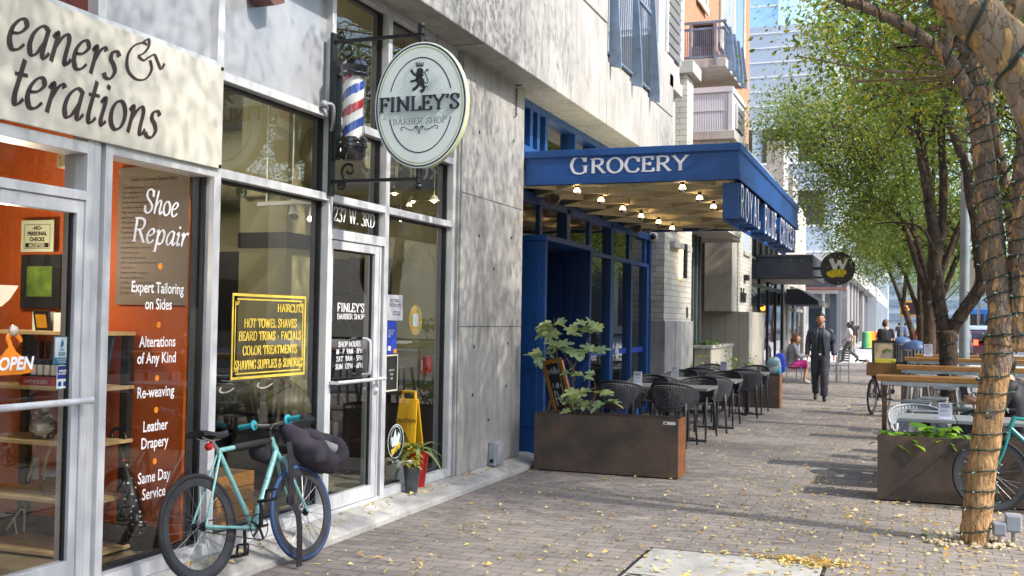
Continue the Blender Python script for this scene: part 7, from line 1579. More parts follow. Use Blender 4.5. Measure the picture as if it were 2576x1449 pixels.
# pole, socket box, rocks at the foot of the tree
t=thing('street_pole','tall galvanised street pole between the dark tree trunks','pole',P(2424,950,Y=20.6));b0=P(2425,900,Y=20.6);b0.z=0;q=P(2431,250,Y=20.6)
s=MB();s.tube([b0,(b0+q)/2,q],[.092,.088,.082],20);s.lathe([(.17,0),(.17,.03),(.1,.06)],b0,20);s.build('shaft',pm('galvanised_pole','#98a1a5','#7e888d',2.2,.5,.4),t,smooth=40)
s=MB();z=P(2440,690,Y=20.6).z;s.box(b0.x+.06,b0.x+.2,b0.y-.04,b0.y,z-.35,z+.25);s.build('sign_back',pm('sign_back_grey','#a5998c','#958a7d',4,.6),t)
s=MB();z=P(2440,230,Y=20.6).z;s.lathe([(.05,0),(.07,.1),(.05,.2)],(b0.x+.14,b0.y,z),10);s.build('bracket_lamp',M_black,t)
eb=P(2522,1352,Z=.06);t=thing('tree_socket_box','weathered grey outdoor socket boxes at the foot of the foreground tree','socket box',(eb.x,eb.y,0))
for i,(dx,dy,z,w_,h_)in enumerate(((-.02,0,.07,.045,.10),(.07,.02,.10,.055,.13))):
    s=MB();s.box(eb.x+dx-w_,eb.x+dx+w_,eb.y+dy-.03,eb.y+dy+.03,z,z+h_);f=s.build('box',M_gbox,t,bevel=.01);s=MB();s.box(eb.x+dx-w_*.9,eb.x+dx+w_*.9,eb.y+dy-.05,eb.y+dy-.031,z+.01,z+h_-.01);s.build('cover',pm('clear_grey_cover','#8f959d','#7c828a',6,.3),f,bevel=.008);MB().tube([(eb.x+dx,eb.y+dy,0),(eb.x+dx,eb.y+dy,z)],.013,8).build('conduit',M_steel,t)
M_rock=pm('pale_pebble','#b3a78f','#8d8069',9,.8,0,.2,40);s=MB()
for i in range(90):
    a,q=(rl.uniform(2.2,4.1),rl.uniform(.1,.36))if i<55 else(rl.uniform(-1.8,.6),rl.uniform(.13,.24));s.ball((.46+q*math.cos(a),8.3+q*math.sin(a),.012),(rl.uniform(.012,.03),rl.uniform(.012,.026),rl.uniform(.01,.02)),7,5)
tag(s.build('pebbles',M_rock,smooth=True),'pale pebbles and dry leaves round the foot of the foreground tree','pebbles',kind='stuff')
# sandwich poster stand
t=thing('poster_stand','black framed pavement poster of a sandwich on a wheeled foot','poster stand',(-.58,25.5,0));a,b_=P(2193,948,Y=25.5),P(2254,857,Y=25.5)
s=MB();s.box(a.x,b_.x,25.48,25.52,a.z,a.z+.05);s.box(a.x,b_.x,25.48,25.52,b_.z-.05,b_.z);s.box(a.x,a.x+.05,25.48,25.52,a.z+.05,b_.z-.05);s.box(b_.x-.05,b_.x,25.48,25.52,a.z+.05,b_.z-.05);s.build('frame',M_black,t)
s=MB();s.box(a.x+.05,b_.x-.05,25.49,25.51,a.z+.05,b_.z-.05);s.build('poster',pm('poster_ground','#8b7c6e','#a59a86',2.5,.5),t)
s=MB();sh=Sheet(s,(a.x,25.49,a.z),X1,Z1,-Y1,.003);w_,h_=b_.x-a.x,b_.z-a.z
for q,hw in(([(.3,.75),(.5,.85),(.7,.8),(.85,.85)],.06),([(.2,.3),(.25,.6),(.35,.7)],.05)):sh.ribbon(crom([(x*w_,y*h_)for x,y in q]),hw)
s.build('bread_print',pm('bread_print','#cbb99a','#b5a07c',12,.6),t);s=MB();sh=Sheet(s,(a.x,25.49,a.z),X1,Z1,-Y1,.005);sh.ribbon(crom([(x*w_,y*h_)for x,y in((.45,.66),(.6,.74),(.8,.72))]),.03);s.build('lettuce_print',pm('lettuce_print','#5e7a3f','#4d6632',12,.6),t)
s=MB();s.box(a.x+.02,a.x+.1,25.4,25.6,0,.1);s.box(b_.x-.1,b_.x-.02,25.4,25.6,0,.1);s.bar((a.x+.06,25.5,.1),(a.x+.06,25.5,a.z),.03,.03);s.bar((b_.x-.06,25.5,.1),(b_.x-.06,25.5,a.z),.03,.03);s.build('foot',M_black,t)
# litter bins past the tables
for(u,v,y,lb)in((2302,855,29,'slatted steel litter bin with blue lid near the farthest bar table'),(2268,845,38,'slatted steel litter bin with blue lid farther towards the crossing')):
    c=P(u,v,Y=y);c.z=0;t=thing('litter_bin',lb,'litter bin',c,'slatted bins');s=MB()
    for i in range(24):q=2*math.pi*i/24;s.bar(c+Vector((.3*math.cos(q),.3*math.sin(q),.05)),c+Vector((.32*math.cos(q),.32*math.sin(q),.95)),.045,.012,up=(math.cos(q),math.sin(q),0))
    s.build('slats',M_steel,t);MB().lathe([(.27,.06),(.27,.9)],c,18).build('liner',M_dark,t,smooth=40);MB().lathe([(.34,.95),(.34,1.0),(.25,1.12),(.001,1.2)],c,20).build('lid',pm('blue_lid','#4a6690','#3f587d',4,.5),t,smooth=40)
# dining set beyond the terrace
def metal_chair(label,x,y,rz):
    t=thing('slat_chair',label,'chair',(0,0,0),'grey slat chairs by the sandwich shop')
    for sx in(-1,1):
        s=MB();s.tube([(sx*.2,-.2,0),(sx*.2,-.19,.45),(sx*.2,-.25,.88)],.013,6);s.build('rear_leg',M_steel,t,smooth=40);MB().tube([(sx*.2,.2,0),(sx*.2,.19,.45)],.013,6).build('front_leg',M_steel,t)
    s=MB()
    for i in range(6):s.box(-.2,.2,-.19+i*.065,-.14+i*.065,.445,.46)
    s.build('seat',M_steel,t);s=MB()
    for i in range(5):s.box(-.19,.19,-.23-.01*i,-.22-.01*i,.56+i*.065,.605+i*.065)
    s.build('backrest',M_steel,t);t.location=(x,y,0);t.rotation_euler=(0,0,rz);return t
WX,WYY=-2.83,28.3
metal_chair('grey slat chair the grey hooded woman sits on',WX,WYY,-1.15);metal_chair('grey slat chair against the dark window behind the woman',-3.5,27.6,-1.4);metal_chair('grey slat chair facing the woman across the table',-1.9,28.6,1.7);metal_chair('grey slat chair just right of the walking man',-1.75,29.6,2.6)
t=thing('square_table','small grey square table in front of the seated woman','table',(-2.3,28.7,0));MB().box(-2.62,-2.0,28.4,29.0,.70,.73).build('top',M_steel,t);MB().tube([(-2.3,28.7,.02),(-2.3,28.7,.7)],.035,10).build('column',M_steel,t);MB().lathe([(.25,0),(.25,.02),(.04,.05)],(-2.3,28.7,0),18).build('base',M_steel,t)
# ================================================================ PEOPLE
M_skin=pm('skin_tan','#bd8c6e','#b08064',9,.5);M_skin2=pm('skin_brown','#7d5540','#704b38',9,.5);M_hair=pm('black_hair','#17130f','#0f0c0a',30,.5,0,.4,120);M_hairb=pm('auburn_hair','#6b4428','#553319',30,.5,0,.4,120);M_eye=pm('eye_dark','#120d0a','#0d0907',9,.2)
def skin_graph(chains,sub=1):
    "chains of (point, radius) sharing points; grown into one smooth surface; returns verts, faces"
    vs,rs,es,key=[],[],[],{}
    for ch in chains:
        prev=None
        for p_,r_ in ch:
            k=tuple(round(c,4)for c in p_)
            if k not in key:key[k]=len(vs);vs.append(p_);rs.append(r_)
            i=key[k]
            if prev is not None and prev!=i:es.append((prev,i))
            prev=i
    me=bpy.data.meshes.new('tmp');me.from_pydata([tuple(v)for v in vs],es,[]);o=bpy.data.objects.new('tmp',me);col.objects.link(o)
    md=o.modifiers.new('s','SKIN');md.use_smooth_shade=True;md.branch_smoothing=.6
    for i,sv in enumerate(me.skin_vertices[0].data):r_=rs[i];sv.radius=(r_,r_)if not hasattr(r_,'__len__')else r_;sv.use_root=i==0
    ss=o.modifiers.new('u','SUBSURF');ss.levels=sub;ss.render_levels=sub
    dg=bpy.context.evaluated_depsgraph_get();m2=bpy.data.meshes.new_from_object(o.evaluated_get(dg));out=([v.co.copy()for v in m2.vertices],[tuple(p.vertices)for p in m2.polygons])
    bpy.data.objects.remove(o);bpy.data.meshes.remove(me);bpy.data.meshes.remove(m2);return out
def lerp(a,b_,t):return tuple(x+(y-x)*t for x,y in zip(a,b_))
def person(label,J,T,skin,hair,top,bottom,shoe,long_sleeve=True,hairlen=0,shirt=None,loose=1.0,skirt=None,detail=True):
    "J: joints in the person's own frame (x to the left of picture +, facing -y); T maps to the world"
    o=T((0,0,0));t=thing('person',label,'person',(o.x,o.y,max(0,o.z)));W_=lambda ch:[(T(p_),r_)for p_,r_ in ch]
    pel,chest,neck,head=J['pelvis'],J['chest'],J['neck'],J['head'];ch=[[(pel,.085),(lerp(pel,chest,.5),.08),(chest,.085),(neck,.055),(lerp(neck,head,.6),.05)]]
    for s_ in 'LR':
        hp,kn,an,to=J['hip'+s_],J['knee'+s_],J['ankle'+s_],J['toe'+s_];ch.append([(pel,.085),(hp,.065),(lerp(hp,kn,.5),.055),(kn,.046),(lerp(kn,an,.4),.045),(an,.036),(to,.026)])
        sh_,el,wr,ha=J['sho'+s_],J['elb'+s_],J['wri'+s_],J['hand'+s_];hv=Vector(ha)-Vector(wr);c=[(chest,.085),(sh_,.05),(lerp(sh_,el,.55),.044),(el,.037),(lerp(el,wr,.35),.037),(wr,.025),(tuple(Vector(wr)+hv*.5),.032)];ch.append(c)
        pm_=tuple(Vector(wr)+hv*.5);hx=hv.normalized().cross(Vector((1,0,.1))).normalized()if detail else None
        if detail:
            for f in range(4):k=(f-1.5)*.019;L_=(.75,.9,.95,.8)[f];b_=Vector(pm_)+hx*k+hv*.3;ch.append([(pm_,.032),(tuple(b_),.0095),(tuple(b_+hv*.4*L_),.009),(tuple(b_+hv*.72*L_+Vector((0,-.012,0))),.007)])
            ch.append([(pm_,.032),(tuple(Vector(pm_)-hx*.035+hv*.05),.011),(tuple(Vector(pm_)-hx*.048+hv*.4),.008)])
    V,F=skin_graph([W_(c)for c in ch]);s=MB();s.add(V,F,0)
    # head: one shaped surface with brow, nose, mouth, chin and ears
    hd=Vector(head);yaw_=J.get('turn',0);tilt=J.get('nod',0);rot=Matrix.Rotation(yaw_,3,'Z')@Matrix.Rotation(tilt,3,'X');n,m=28,22;b0=len(s.v)
    for i in range(m+1):
        ph=math.pi*i/m;z=-math.cos(ph)
        for j in range(n):
            a=2*math.pi*j/n;x,y=math.sin(ph)*math.sin(a),-math.sin(ph)*math.cos(a);w_=.079*(1-.30*max(0,-z)**1.5);d=.101;front=max(0,-y);lz=z*.126
            yy=y*d*(1-.12*max(0,-z));
            if front>0:g=lambda cx,cz,sx,sz:math.exp(-((x*w_-cx)/sx)**2-((lz-cz)/sz)**2);yy-=front*(.024*g(0,-.022,.012,.018)+.010*g(0,.004,.009,.02)+.006*g(0,-.062,.02,.008)+.008*g(0,-.095,.02,.018))-front*(.009*g(.031,.006,.015,.010)+.009*g(-.031,.006,.015,.010)+.004*g(0,-.048,.03,.004))
            s.v.append(tuple(T(tuple(hd+rot@Vector((x*w_,yy,lz))))))
    s.f+=[(b0+i*n+j,b0+i*n+(j+1)%n,b0+(i+1)*n+(j+1)%n,b0+(i+1)*n+j)for i in range(m)for j in range(n)];s.m+=[0]*(n*m)
    Hd=lambda x,y,z:T(tuple(hd+rot@Vector((x,y,z))))
    if detail:
        for sx in(-1,1):s.ball(Hd(sx*.081,.008,-.005),(.012,.018,.03),8,6,0);s.ball(Hd(sx*.031,-.083,.006),(.013,.008,.006),8,6,1);s.tube([Hd(sx*.05,-.084,.026),Hd(sx*.03,-.094,.032),Hd(sx*.014,-.095,.028)],[.003,.005,.004],5,mi=1)
        s.tube([Hd(-.026,-.088,-.066),Hd(0,-.099,-.063),Hd(.026,-.088,-.066)],[.002,.004,.002],5,mi=2)
    s.build('body',[skin,M_eye,pm('lip','#8a5547','#7d4a3e',9,.4)],t,smooth=True)
    s=MB()
    for i in range(m+1):
        ph=math.pi*i/m
        for j in range(n):
            a=2*math.pi*j/n;x,y,z=math.sin(ph)*math.sin(a),-math.sin(ph)*math.cos(a),-math.cos(ph);k=1.12+.06*max(0,z)+.07*mnoise.noise(Vector((x,y,z))*6);lim=.52 if y<-.3 else(.52+(y+.3)*-1.7);lim=max(lim,-.62)
            sc_=k if z>lim else .88;s.v.append(tuple(Hd(x*.079*sc_,y*.101*sc_+.004,z*.126*sc_+.004)))
    s.f=[(i*n+j,i*n+(j+1)%n,(i+1)*n+(j+1)%n,(i+1)*n+j)for i in range(m)for j in range(n)];s.m=[0]*len(s.f)
    if hairlen:s.tube([Hd(0,.085,.05),Hd(0,.14,.03),Hd(.01,.15,-.1),Hd(.01,.12,-hairlen)],[.02,.034,.03,.008],8)
    s.build('hair',hair,t,smooth=True)
    lr=(Vector(J['shoL'])-Vector(J['shoR'])).normalized();Vp,Vc,Vn=Vector(pel),Vector(chest),Vector(neck);up_=(Vn-Vp).normalized();dp_=up_.cross(lr).normalized()
    def loft(mb,rings,n=20):
        b0=len(mb.v)
        for c_,a_,d_,dv in rings:
            for k in range(n):
                th=2*math.pi*k/n;sq=1/(abs(math.cos(th))**2.6+abs(math.sin(th))**2.6)**(1/2.6);v=T(tuple(Vector(c_)+(lr*(a_*math.cos(th))+dv*(d_*math.sin(th)))*sq*loose));nn=mnoise.noise(v*11)*.014+mnoise.noise(v*27)*.007;mb.v.append(tuple(v+(v-T(tuple(c_))).normalized()*nn))
        for i in range(len(rings)-1):
            for k in range(n):mb.f.append((b0+i*n+k,b0+i*n+(k+1)%n,b0+(i+1)*n+(k+1)%n,b0+(i+1)*n+k));mb.m.append(0)
    def sleeve(mb,pts,rads,n=14):
        b0=len(mb.v);q=crom3([T(tuple(a))for a in pts],4);m=len(pts)-1;rr_=[(rads[min(int(f),m-1)]+(rads[min(int(f),m-1)+1]-rads[min(int(f),m-1)])*(f-min(int(f),m-1)))*loose for f in[i/(len(q)-1)*m for i in range(len(q))]];mb.tube(q,rr_,n,up=(.1,1,.05))
        for i in range(b0,len(mb.v)):c_=q[min((i-b0)//n,len(q)-1)];v=Vector(mb.v[i]);mb.v[i]=tuple(c_+(v-c_)*(1+.10*mnoise.noise(v*14)+.08*mnoise.noise(v*Vector((9,9,38)).length/40*30)))
    s=MB();hem=-.06 if long_sleeve else .0;R_=lambda f,a_,d_:(Vp+(Vn-Vp)*f,a_,d_,dp_)
    loft(s,[R_(hem,.168,.125),R_(.1,.175,.132),R_(.3,.17,.125),R_(.55,.192,.135),R_(.74,.20,.128),R_(.85,.165,.1),R_(.91,.1,.078),R_(.955,.066,.066)])
    for s_ in 'LR':
        sh_,el,wr=Vector(J['sho'+s_]),Vector(J['elb'+s_]),Vector(J['wri'+s_]);inn=sh_+(Vc-sh_)*.35+Vector((0,0,.03))
        if long_sleeve:sleeve(s,[inn,sh_,sh_.lerp(el,.5),el,el.lerp(wr,.5),el.lerp(wr,.97)],[.05,.06,.061,.057,.053,.047])
        else:sleeve(s,[inn,sh_,sh_.lerp(el,.5),sh_.lerp(el,.8)],[.068,.07,.062,.06])
    s.build('jacket' if long_sleeve else 'shirt',top,t,smooth=True)
    if shirt:
        s=MB();n2=10
        for i in range(n2+1):
            f=i/n2;p_=Vp+(Vn-Vp)*(f*.96-.02);wd=.085-.035*f;dp=-(.136+.012*math.sin(f*2.6))*loose+.075*max(0,f-.75)/.25
            for k in range(5):x=(k-2)/2;s.v.append(tuple(T((p_.x+x*wd,p_.y+dp+.016*x*x,p_.z))))
        s.f=[(i*5+k,i*5+k+1,i*5+6+k,i*5+5+k)for i in range(n2)for k in range(4)];s.m=[0]*len(s.f);s.build('shirt',shirt,t,smooth=True)
        for sg in(-1,1):s=MB();s.tube([T((Vp.x+sg*.09,Vp.y-.13*loose,Vp.z-.03)),T((Vc.x+sg*.062,Vc.y-.148*loose,Vc.z)),T((Vn.x+sg*.058,Vn.y-.075,Vn.z-.03)),T((Vn.x+sg*.05,Vn.y,Vn.z+.035))],.011,6);s.build('lapel',top,t,smooth=True)
        s=MB();s.obox(T((Vp.x,Vp.y-.142*loose,Vp.z-.005)),T((.024,0,0))-T((0,0,0)),T((0,.006,0))-T((0,0,0)),T((0,0,.018))-T((0,0,0)));s.build('belt_buckle',M_chrome,t)
    s=MB();hm=(Vector(J['hipL'])+Vector(J['hipR']))/2;loft(s,[R_(.12,.158,.118),R_(0,.165,.124),(hm-up_*.04,.168,.125,dp_),(hm-up_*.10,.15,.11,dp_)])
    for s_ in 'LR':
        hp,kn,an=Vector(J['hip'+s_]),Vector(J['knee'+s_]),Vector(J['ankle'+s_])
        if skirt:sleeve(s,[hp+up_*.03,hp,hp.lerp(kn,.5),hp.lerp(kn,.95)],[.09,.1,.098,.1])
        else:sleeve(s,[hp+up_*.03,hp-up_*.02,hp.lerp(kn,.5),kn,kn.lerp(an,.5),kn.lerp(an,.96)],[.09,.104,.097,.08,.073,.068])
    s.build('skirt' if skirt else 'trousers',bottom,t,smooth=True)
    for s_ in 'LR':
        an,to=Vector(J['ankle'+s_]),Vector(J['toe'+s_]);s=MB();d=to-an;h_=an-d*.28;h_.z=min(h_.z,an.z-.03);V,F=skin_graph([[(T(tuple(h_)),.042),(T(tuple(an+d*.3-Vector((0,0,.025)))),.05),(T(tuple(to)),.044),(T(tuple(to+d*.12)),.03)],[(T(tuple(an+d*.3-Vector((0,0,.025)))),.043),(T(tuple(an+Vector((0,0,.02)))),.044)]]);s.add(V,F);s.build('shoe',shoe,t,smooth=True)
    return t
def placed(x,y,rz,k=1.0,z=0):
    m_=Matrix.Translation((x,y,z))@Matrix.Rotation(rz,4,'Z')@Matrix.Scale(k,4);return lambda p_:m_@Vector(p_)
def stand(walk=.0,arm=.0):
    w_=walk;return dict(pelvis=(0,0,.95),chest=(0,-.01,1.31),neck=(0,-.0,1.50),head=(0,-.03,1.635),hipL=(.085,0,.92),hipR=(-.085,0,.92),kneeL=(.085,-.06-.16*w_,.51),kneeR=(-.095,.01+.02*w_,.50),ankleL=(.08,-.0-.26*w_,.09),ankleR=(-.09,.02+.32*w_,.09+.10*w_),toeL=(.09,-.14-.28*w_,.035),toeR=(-.10,-.12+.33*w_,.035+.01*w_),
        shoL=(.172,0,1.42),shoR=(-.172,0,1.42),elbL=(.24,.05*(1+w_),1.16),elbR=(-.24,.02-.08*w_,1.16),wriL=(.28,.0+.08*w_,.92),wriR=(-.27,-.06-.2*w_,.93),handL=(.285,-.03+.08*w_,.80),handR=(-.275,-.10-.22*w_,.81))
M_jk=pm('black_jacket','#3a3f4a','#2d313b',9,.5,0,.3,40);M_sh=pm('black_shirt','#14151b','#101117',9,.7);M_jean=pm('charcoal_trousers','#3a3a43','#2f2f37',9,.85,0,.2,60);M_shoe=pm('black_shoe','#131316','#0e0e11',9,.45)
J=stand(.55);J.update(nod=-.06,shoL=(.19,0,1.405),shoR=(-.19,0,1.405),elbL=(.245,.05,1.17),elbR=(-.245,.02,1.17),wriL=(.262,-.03,.93),wriR=(-.255,-.07,.93),handL=(.265,-.07,.79),handR=(-.25,-.11,.80),head=(0,-.035,1.645))
person('man in a dark quilted jacket and black shirt walking towards the viewer',J,placed(-1.66,22.26,.04),M_skin,M_hair,M_jk,M_jean,M_shoe,shirt=M_sh,loose=1.06)
def seated():return dict(pelvis=(0,.05,.50),chest=(0,-.02,.86),neck=(0,-.06,1.04),head=(0,-.12,1.16),hipL=(.09,.03,.49),hipR=(-.09,.03,.49),kneeL=(.10,-.40,.50),kneeR=(-.10,-.38,.50),ankleL=(.10,-.38,.09),ankleR=(-.10,-.30,.09),toeL=(.11,-.52,.035),toeR=(-.11,-.44,.035),shoL=(.175,-.02,.97),shoR=(-.175,-.02,.97),elbL=(.23,-.12,.72),elbR=(-.23,-.12,.72),wriL=(.13,-.33,.74),wriR=(-.12,-.33,.74),handL=(.06,-.42,.75),handR=(-.05,-.42,.75),nod=-.35)
person('woman with auburn ponytail in a grey hooded top and magenta skirt seated at a table',seated(),placed(WX,WYY,math.pi*.5+.35),M_skin,M_hairb,pm('grey_jersey','#7d8088','#6d7078',8,.9),pm('magenta_cloth','#a3146f','#8d0f5f',8,.8),pm('white_trainer','#b9b4ac','#a8a39b',8,.6),hairlen=.28,loose=1.08,skirt=True)
J=stand(1.1);J['nod']=-.1;person('woman in a white top and grey trousers striding across the sunlit crossing',J,placed(-2.25,45.6,math.pi*1.5,.93),M_skin2,M_hair,pm('white_cotton','#d2cfc9','#c2bfb9',8,.8),pm('grey_trousers','#55534f','#484643',8,.85),M_shoe,long_sleeve=False,hairlen=.12,detail=False)
person('man in a dark shirt and khaki trousers walking away past the grey pillar',stand(.5),placed(-2.9,62,math.pi),M_skin2,M_hair,M_sh,pm('khaki','#9b9079','#8a806a',8,.85),M_shoe,long_sleeve=False,detail=False)
bpp=P(2228,850,Y=34);J=stand(.2);J['turn']=-.9;pt=person('short haired man in a dark tee carrying a backpack beyond the poster stand',J,placed(bpp.x,34,math.pi,.97),M_skin,pm('brown_hair','#3a2a1e','#2d2016',20,.6),pm('dark_navy_tee','#23262d','#1b1e25',8,.9),M_jean,M_shoe,long_sleeve=False,detail=False)
o=sack('backpack','grey black backpack worn by the short haired man','backpack',(bpp.x-.06,33.80,.98),.16,.1,.46,pm('backpack_cloth','#2d2f33','#222428',12,.9),6)
J=seated();J.update(turn=.3,kneeL=(.12,-.42,.60),kneeR=(-.14,-.45,.62),ankleR=(.18,-.50,.52),toeR=(.22,-.62,.5),wriR=(-.06,-.36,.80),handR=(-.01,-.44,.84),elbR=(-.26,-.16,.72),elbL=(.25,-.12,.72),wriL=(.06,-.36,.80),handL=(.03,-.45,.82))
person('man in a black shirt seated behind the foreground tree looking at his phone',J,placed(1.0,11.55,math.pi*1.5-.25+.0),M_skin,M_hair,M_sh,M_jean,M_shoe,long_sleeve=False)
T_=placed(1.0,11.55,math.pi*1.5-.25);c=T_((.02,-.47,.87));s=MB();s.obox(c,(.035,.01,.0),(.0,.004,.006),(-.01,0,.07));tag(s.build('phone',M_black,bevel=.004),'black phone in the hands of the seated man','phone')
for(u,y,rz,lb,a_,b_,w_)in((2153,92,0,'distant person in dark clothes by the pale stone wall',M_sh,M_jean,0),(2262,80,2.9,'distant person in a dark top beyond the crossing',M_jk,M_jean,.4),(2278,74,3.1,'distant person in a blue top beyond the crossing',pm('blue_top','#4a6c9e','#3f5f8d',8,.8),M_jean,.3),(2312,40,1.3,'person in a red top behind the tree trunks',pm('red_top','#b8333a','#a32a31',8,.8),M_jean,0),(2290,66,2.2,'distant person in a white shirt beyond the crossing',M_white,M_jean,.5)):
    p=P(u,830,Y=y);person(lb,stand(w_),placed(p.x,y,rz),M_skin,M_hair,a_,b_,M_shoe,long_sleeve=False,detail=False)
# ================================================================ TREES
cam.data.dof.use_dof=True;cam.data.dof.focus_distance=7.6;cam.data.dof.aperture_fstop=5.0
def bark_mat(name,grey,brown,orange,peel,zlo=None,zhi=None):
    m,N,L,b=new_mat(name)
    v=coords(N,L,(1,1,.36),False);vo=N.new('ShaderNodeTexVoronoi');vo.inputs['Scale'].default_value=30;vo.feature='F1'
    nd=N.new('ShaderNodeTexNoise');nd.inputs['Scale'].default_value=9;nd.inputs['Detail'].default_value=5;L.new(v,nd.inputs['Vector'])
    ad=N.new('ShaderNodeVectorMath');ad.operation='MULTIPLY_ADD';ad.inputs[1].default_value=(.11,.11,.11);L.new(nd.outputs['Color'],ad.inputs[0]);L.new(v,ad.inputs[2]);L.new(ad.outputs[0],vo.inputs['Vector'])
    ve_=N.new('ShaderNodeTexVoronoi');ve_.feature='DISTANCE_TO_EDGE';ve_.inputs['Scale'].default_value=30;L.new(ad.outputs[0],ve_.inputs['Vector'])
    cell=N.new('ShaderNodeSeparateColor');L.new(vo.outputs['Color'],cell.inputs[0])
    base=mixc(N,L,nz(N,L,v,26,5),C(grey),C(brown));fine=nz(N,L,coords(N,L,(60,60,9),False),1,4)
    th=N.new('ShaderNodeMath');th.operation='LESS_THAN';L.new(cell.outputs[0],th.inputs[0])
    if zlo is not None:
        tc=N.new('ShaderNodeTexCoord');sx=N.new('ShaderNodeSeparateXYZ');L.new(tc.outputs['Object'],sx.inputs[0])
        mr=N.new('ShaderNodeMapRange');mr.inputs[1].default_value=zlo;mr.inputs[2].default_value=zhi;mr.inputs[3].default_value=1.1;mr.inputs[4].default_value=peel;L.new(sx.outputs[2],mr.inputs[0]);L.new(mr.outputs[0],th.inputs[1])
    else:th.inputs[1].default_value=peel
    fine2=ramp(N,L,fine,[(.3,(0,0,0)),(.65,(1,1,1))]);oc=mixc(N,L,fine2,C(orange,.5),C(orange,1.3));sp=nz(N,L,v,34,3,.5)
    oc=mixc(N,L,ramp(N,L,sp,[(.60,(0,0,0)),(.68,(1,1,1))]),oc,C(orange,.32))
    c=mixc(N,L,th.outputs[0],base,oc);c=mixc(N,L,.75,c,ramp(N,L,cell.outputs[1],[(0,(.55,.55,.56)),(1,(1.2,1.18,1.15))]),'MULTIPLY')
    inv=N.new('ShaderNodeMath');inv.operation='SUBTRACT';inv.inputs[0].default_value=1;L.new(th.outputs[0],inv.inputs[1])
    edge=ramp(N,L,ve_.outputs['Distance'],[(.0,(.3,.3,.3)),(.06,(1,1,1))])
    ed2=mixc(N,L,th.outputs[0],edge,(1,1,1));c=mixc(N,L,1,c,ed2,'MULTIPLY')
    L.new(c,b.inputs['Base Color']);b.inputs['Roughness'].default_value=.85;b.inputs['Specular IOR Level'].default_value=.2
    h=N.new('ShaderNodeMath');h.operation='MULTIPLY_ADD';h.inputs[1].default_value=.6;L.new(inv.outputs[0],h.inputs[0]);L.new(nz(N,L,v,50,5),h.inputs[2])
    bumpn(N,L,b,h.outputs[0],1.0,.02);return m
M_bark1=bark_mat('peeling_bark','#978676','#6f6056','#b8946a',.22,.7,1.5)
M_bark0=bark_mat('mottled_bark','#b7a68f','#8d7b67','#bd9a6c',.25)
M_bark2=bark_mat('dark_bark','#5f5145','#463a31','#7a5d42',.08)
M_leaf1=leaf_mat('elm_leaf','#5c7a36','#8aa54a','#c2b645',.5,.4)
M_leaf2=leaf_mat('shade_elm_leaf','#557338','#7f9b4c','#a8a84e',.48,.4)
def taper(pts,r0,r1,k=6,wob=.0,seed=0):
    q=crom3(pts,k);n=len(q);rr=random.Random(seed)
    rad=[(r0+(r1-r0)*(i/(n-1))**.85)*(1+rr.uniform(-.04,.04))for i in range(n)]
    return q,rad
def wood(mb,pts,r0,r1,n=12,k=6,seed=0):
    q,rad=taper(pts,r0,r1,k,seed=seed);m=len(mb.v);mb.tube(q,rad,n)
    for i in range(m,len(mb.v)):
        v=Vector(mb.v[i]);d=mnoise.noise(v*9)*.06+mnoise.noise(v*23)*.04
        ring=(i-m)//n
        c=q[min(ring,len(q)-1)];mb.v[i]=tuple(c+(v-c)*(1+d*1.6))
    return q,rad
def px_path(pts,Yf):
    out=[]
    for i,(u,v)in enumerate(pts):
        Y=Yf(i/(len(pts)-1))if callable(Yf)else Yf
        out.append(P(u,v,Y=Y))
    return out
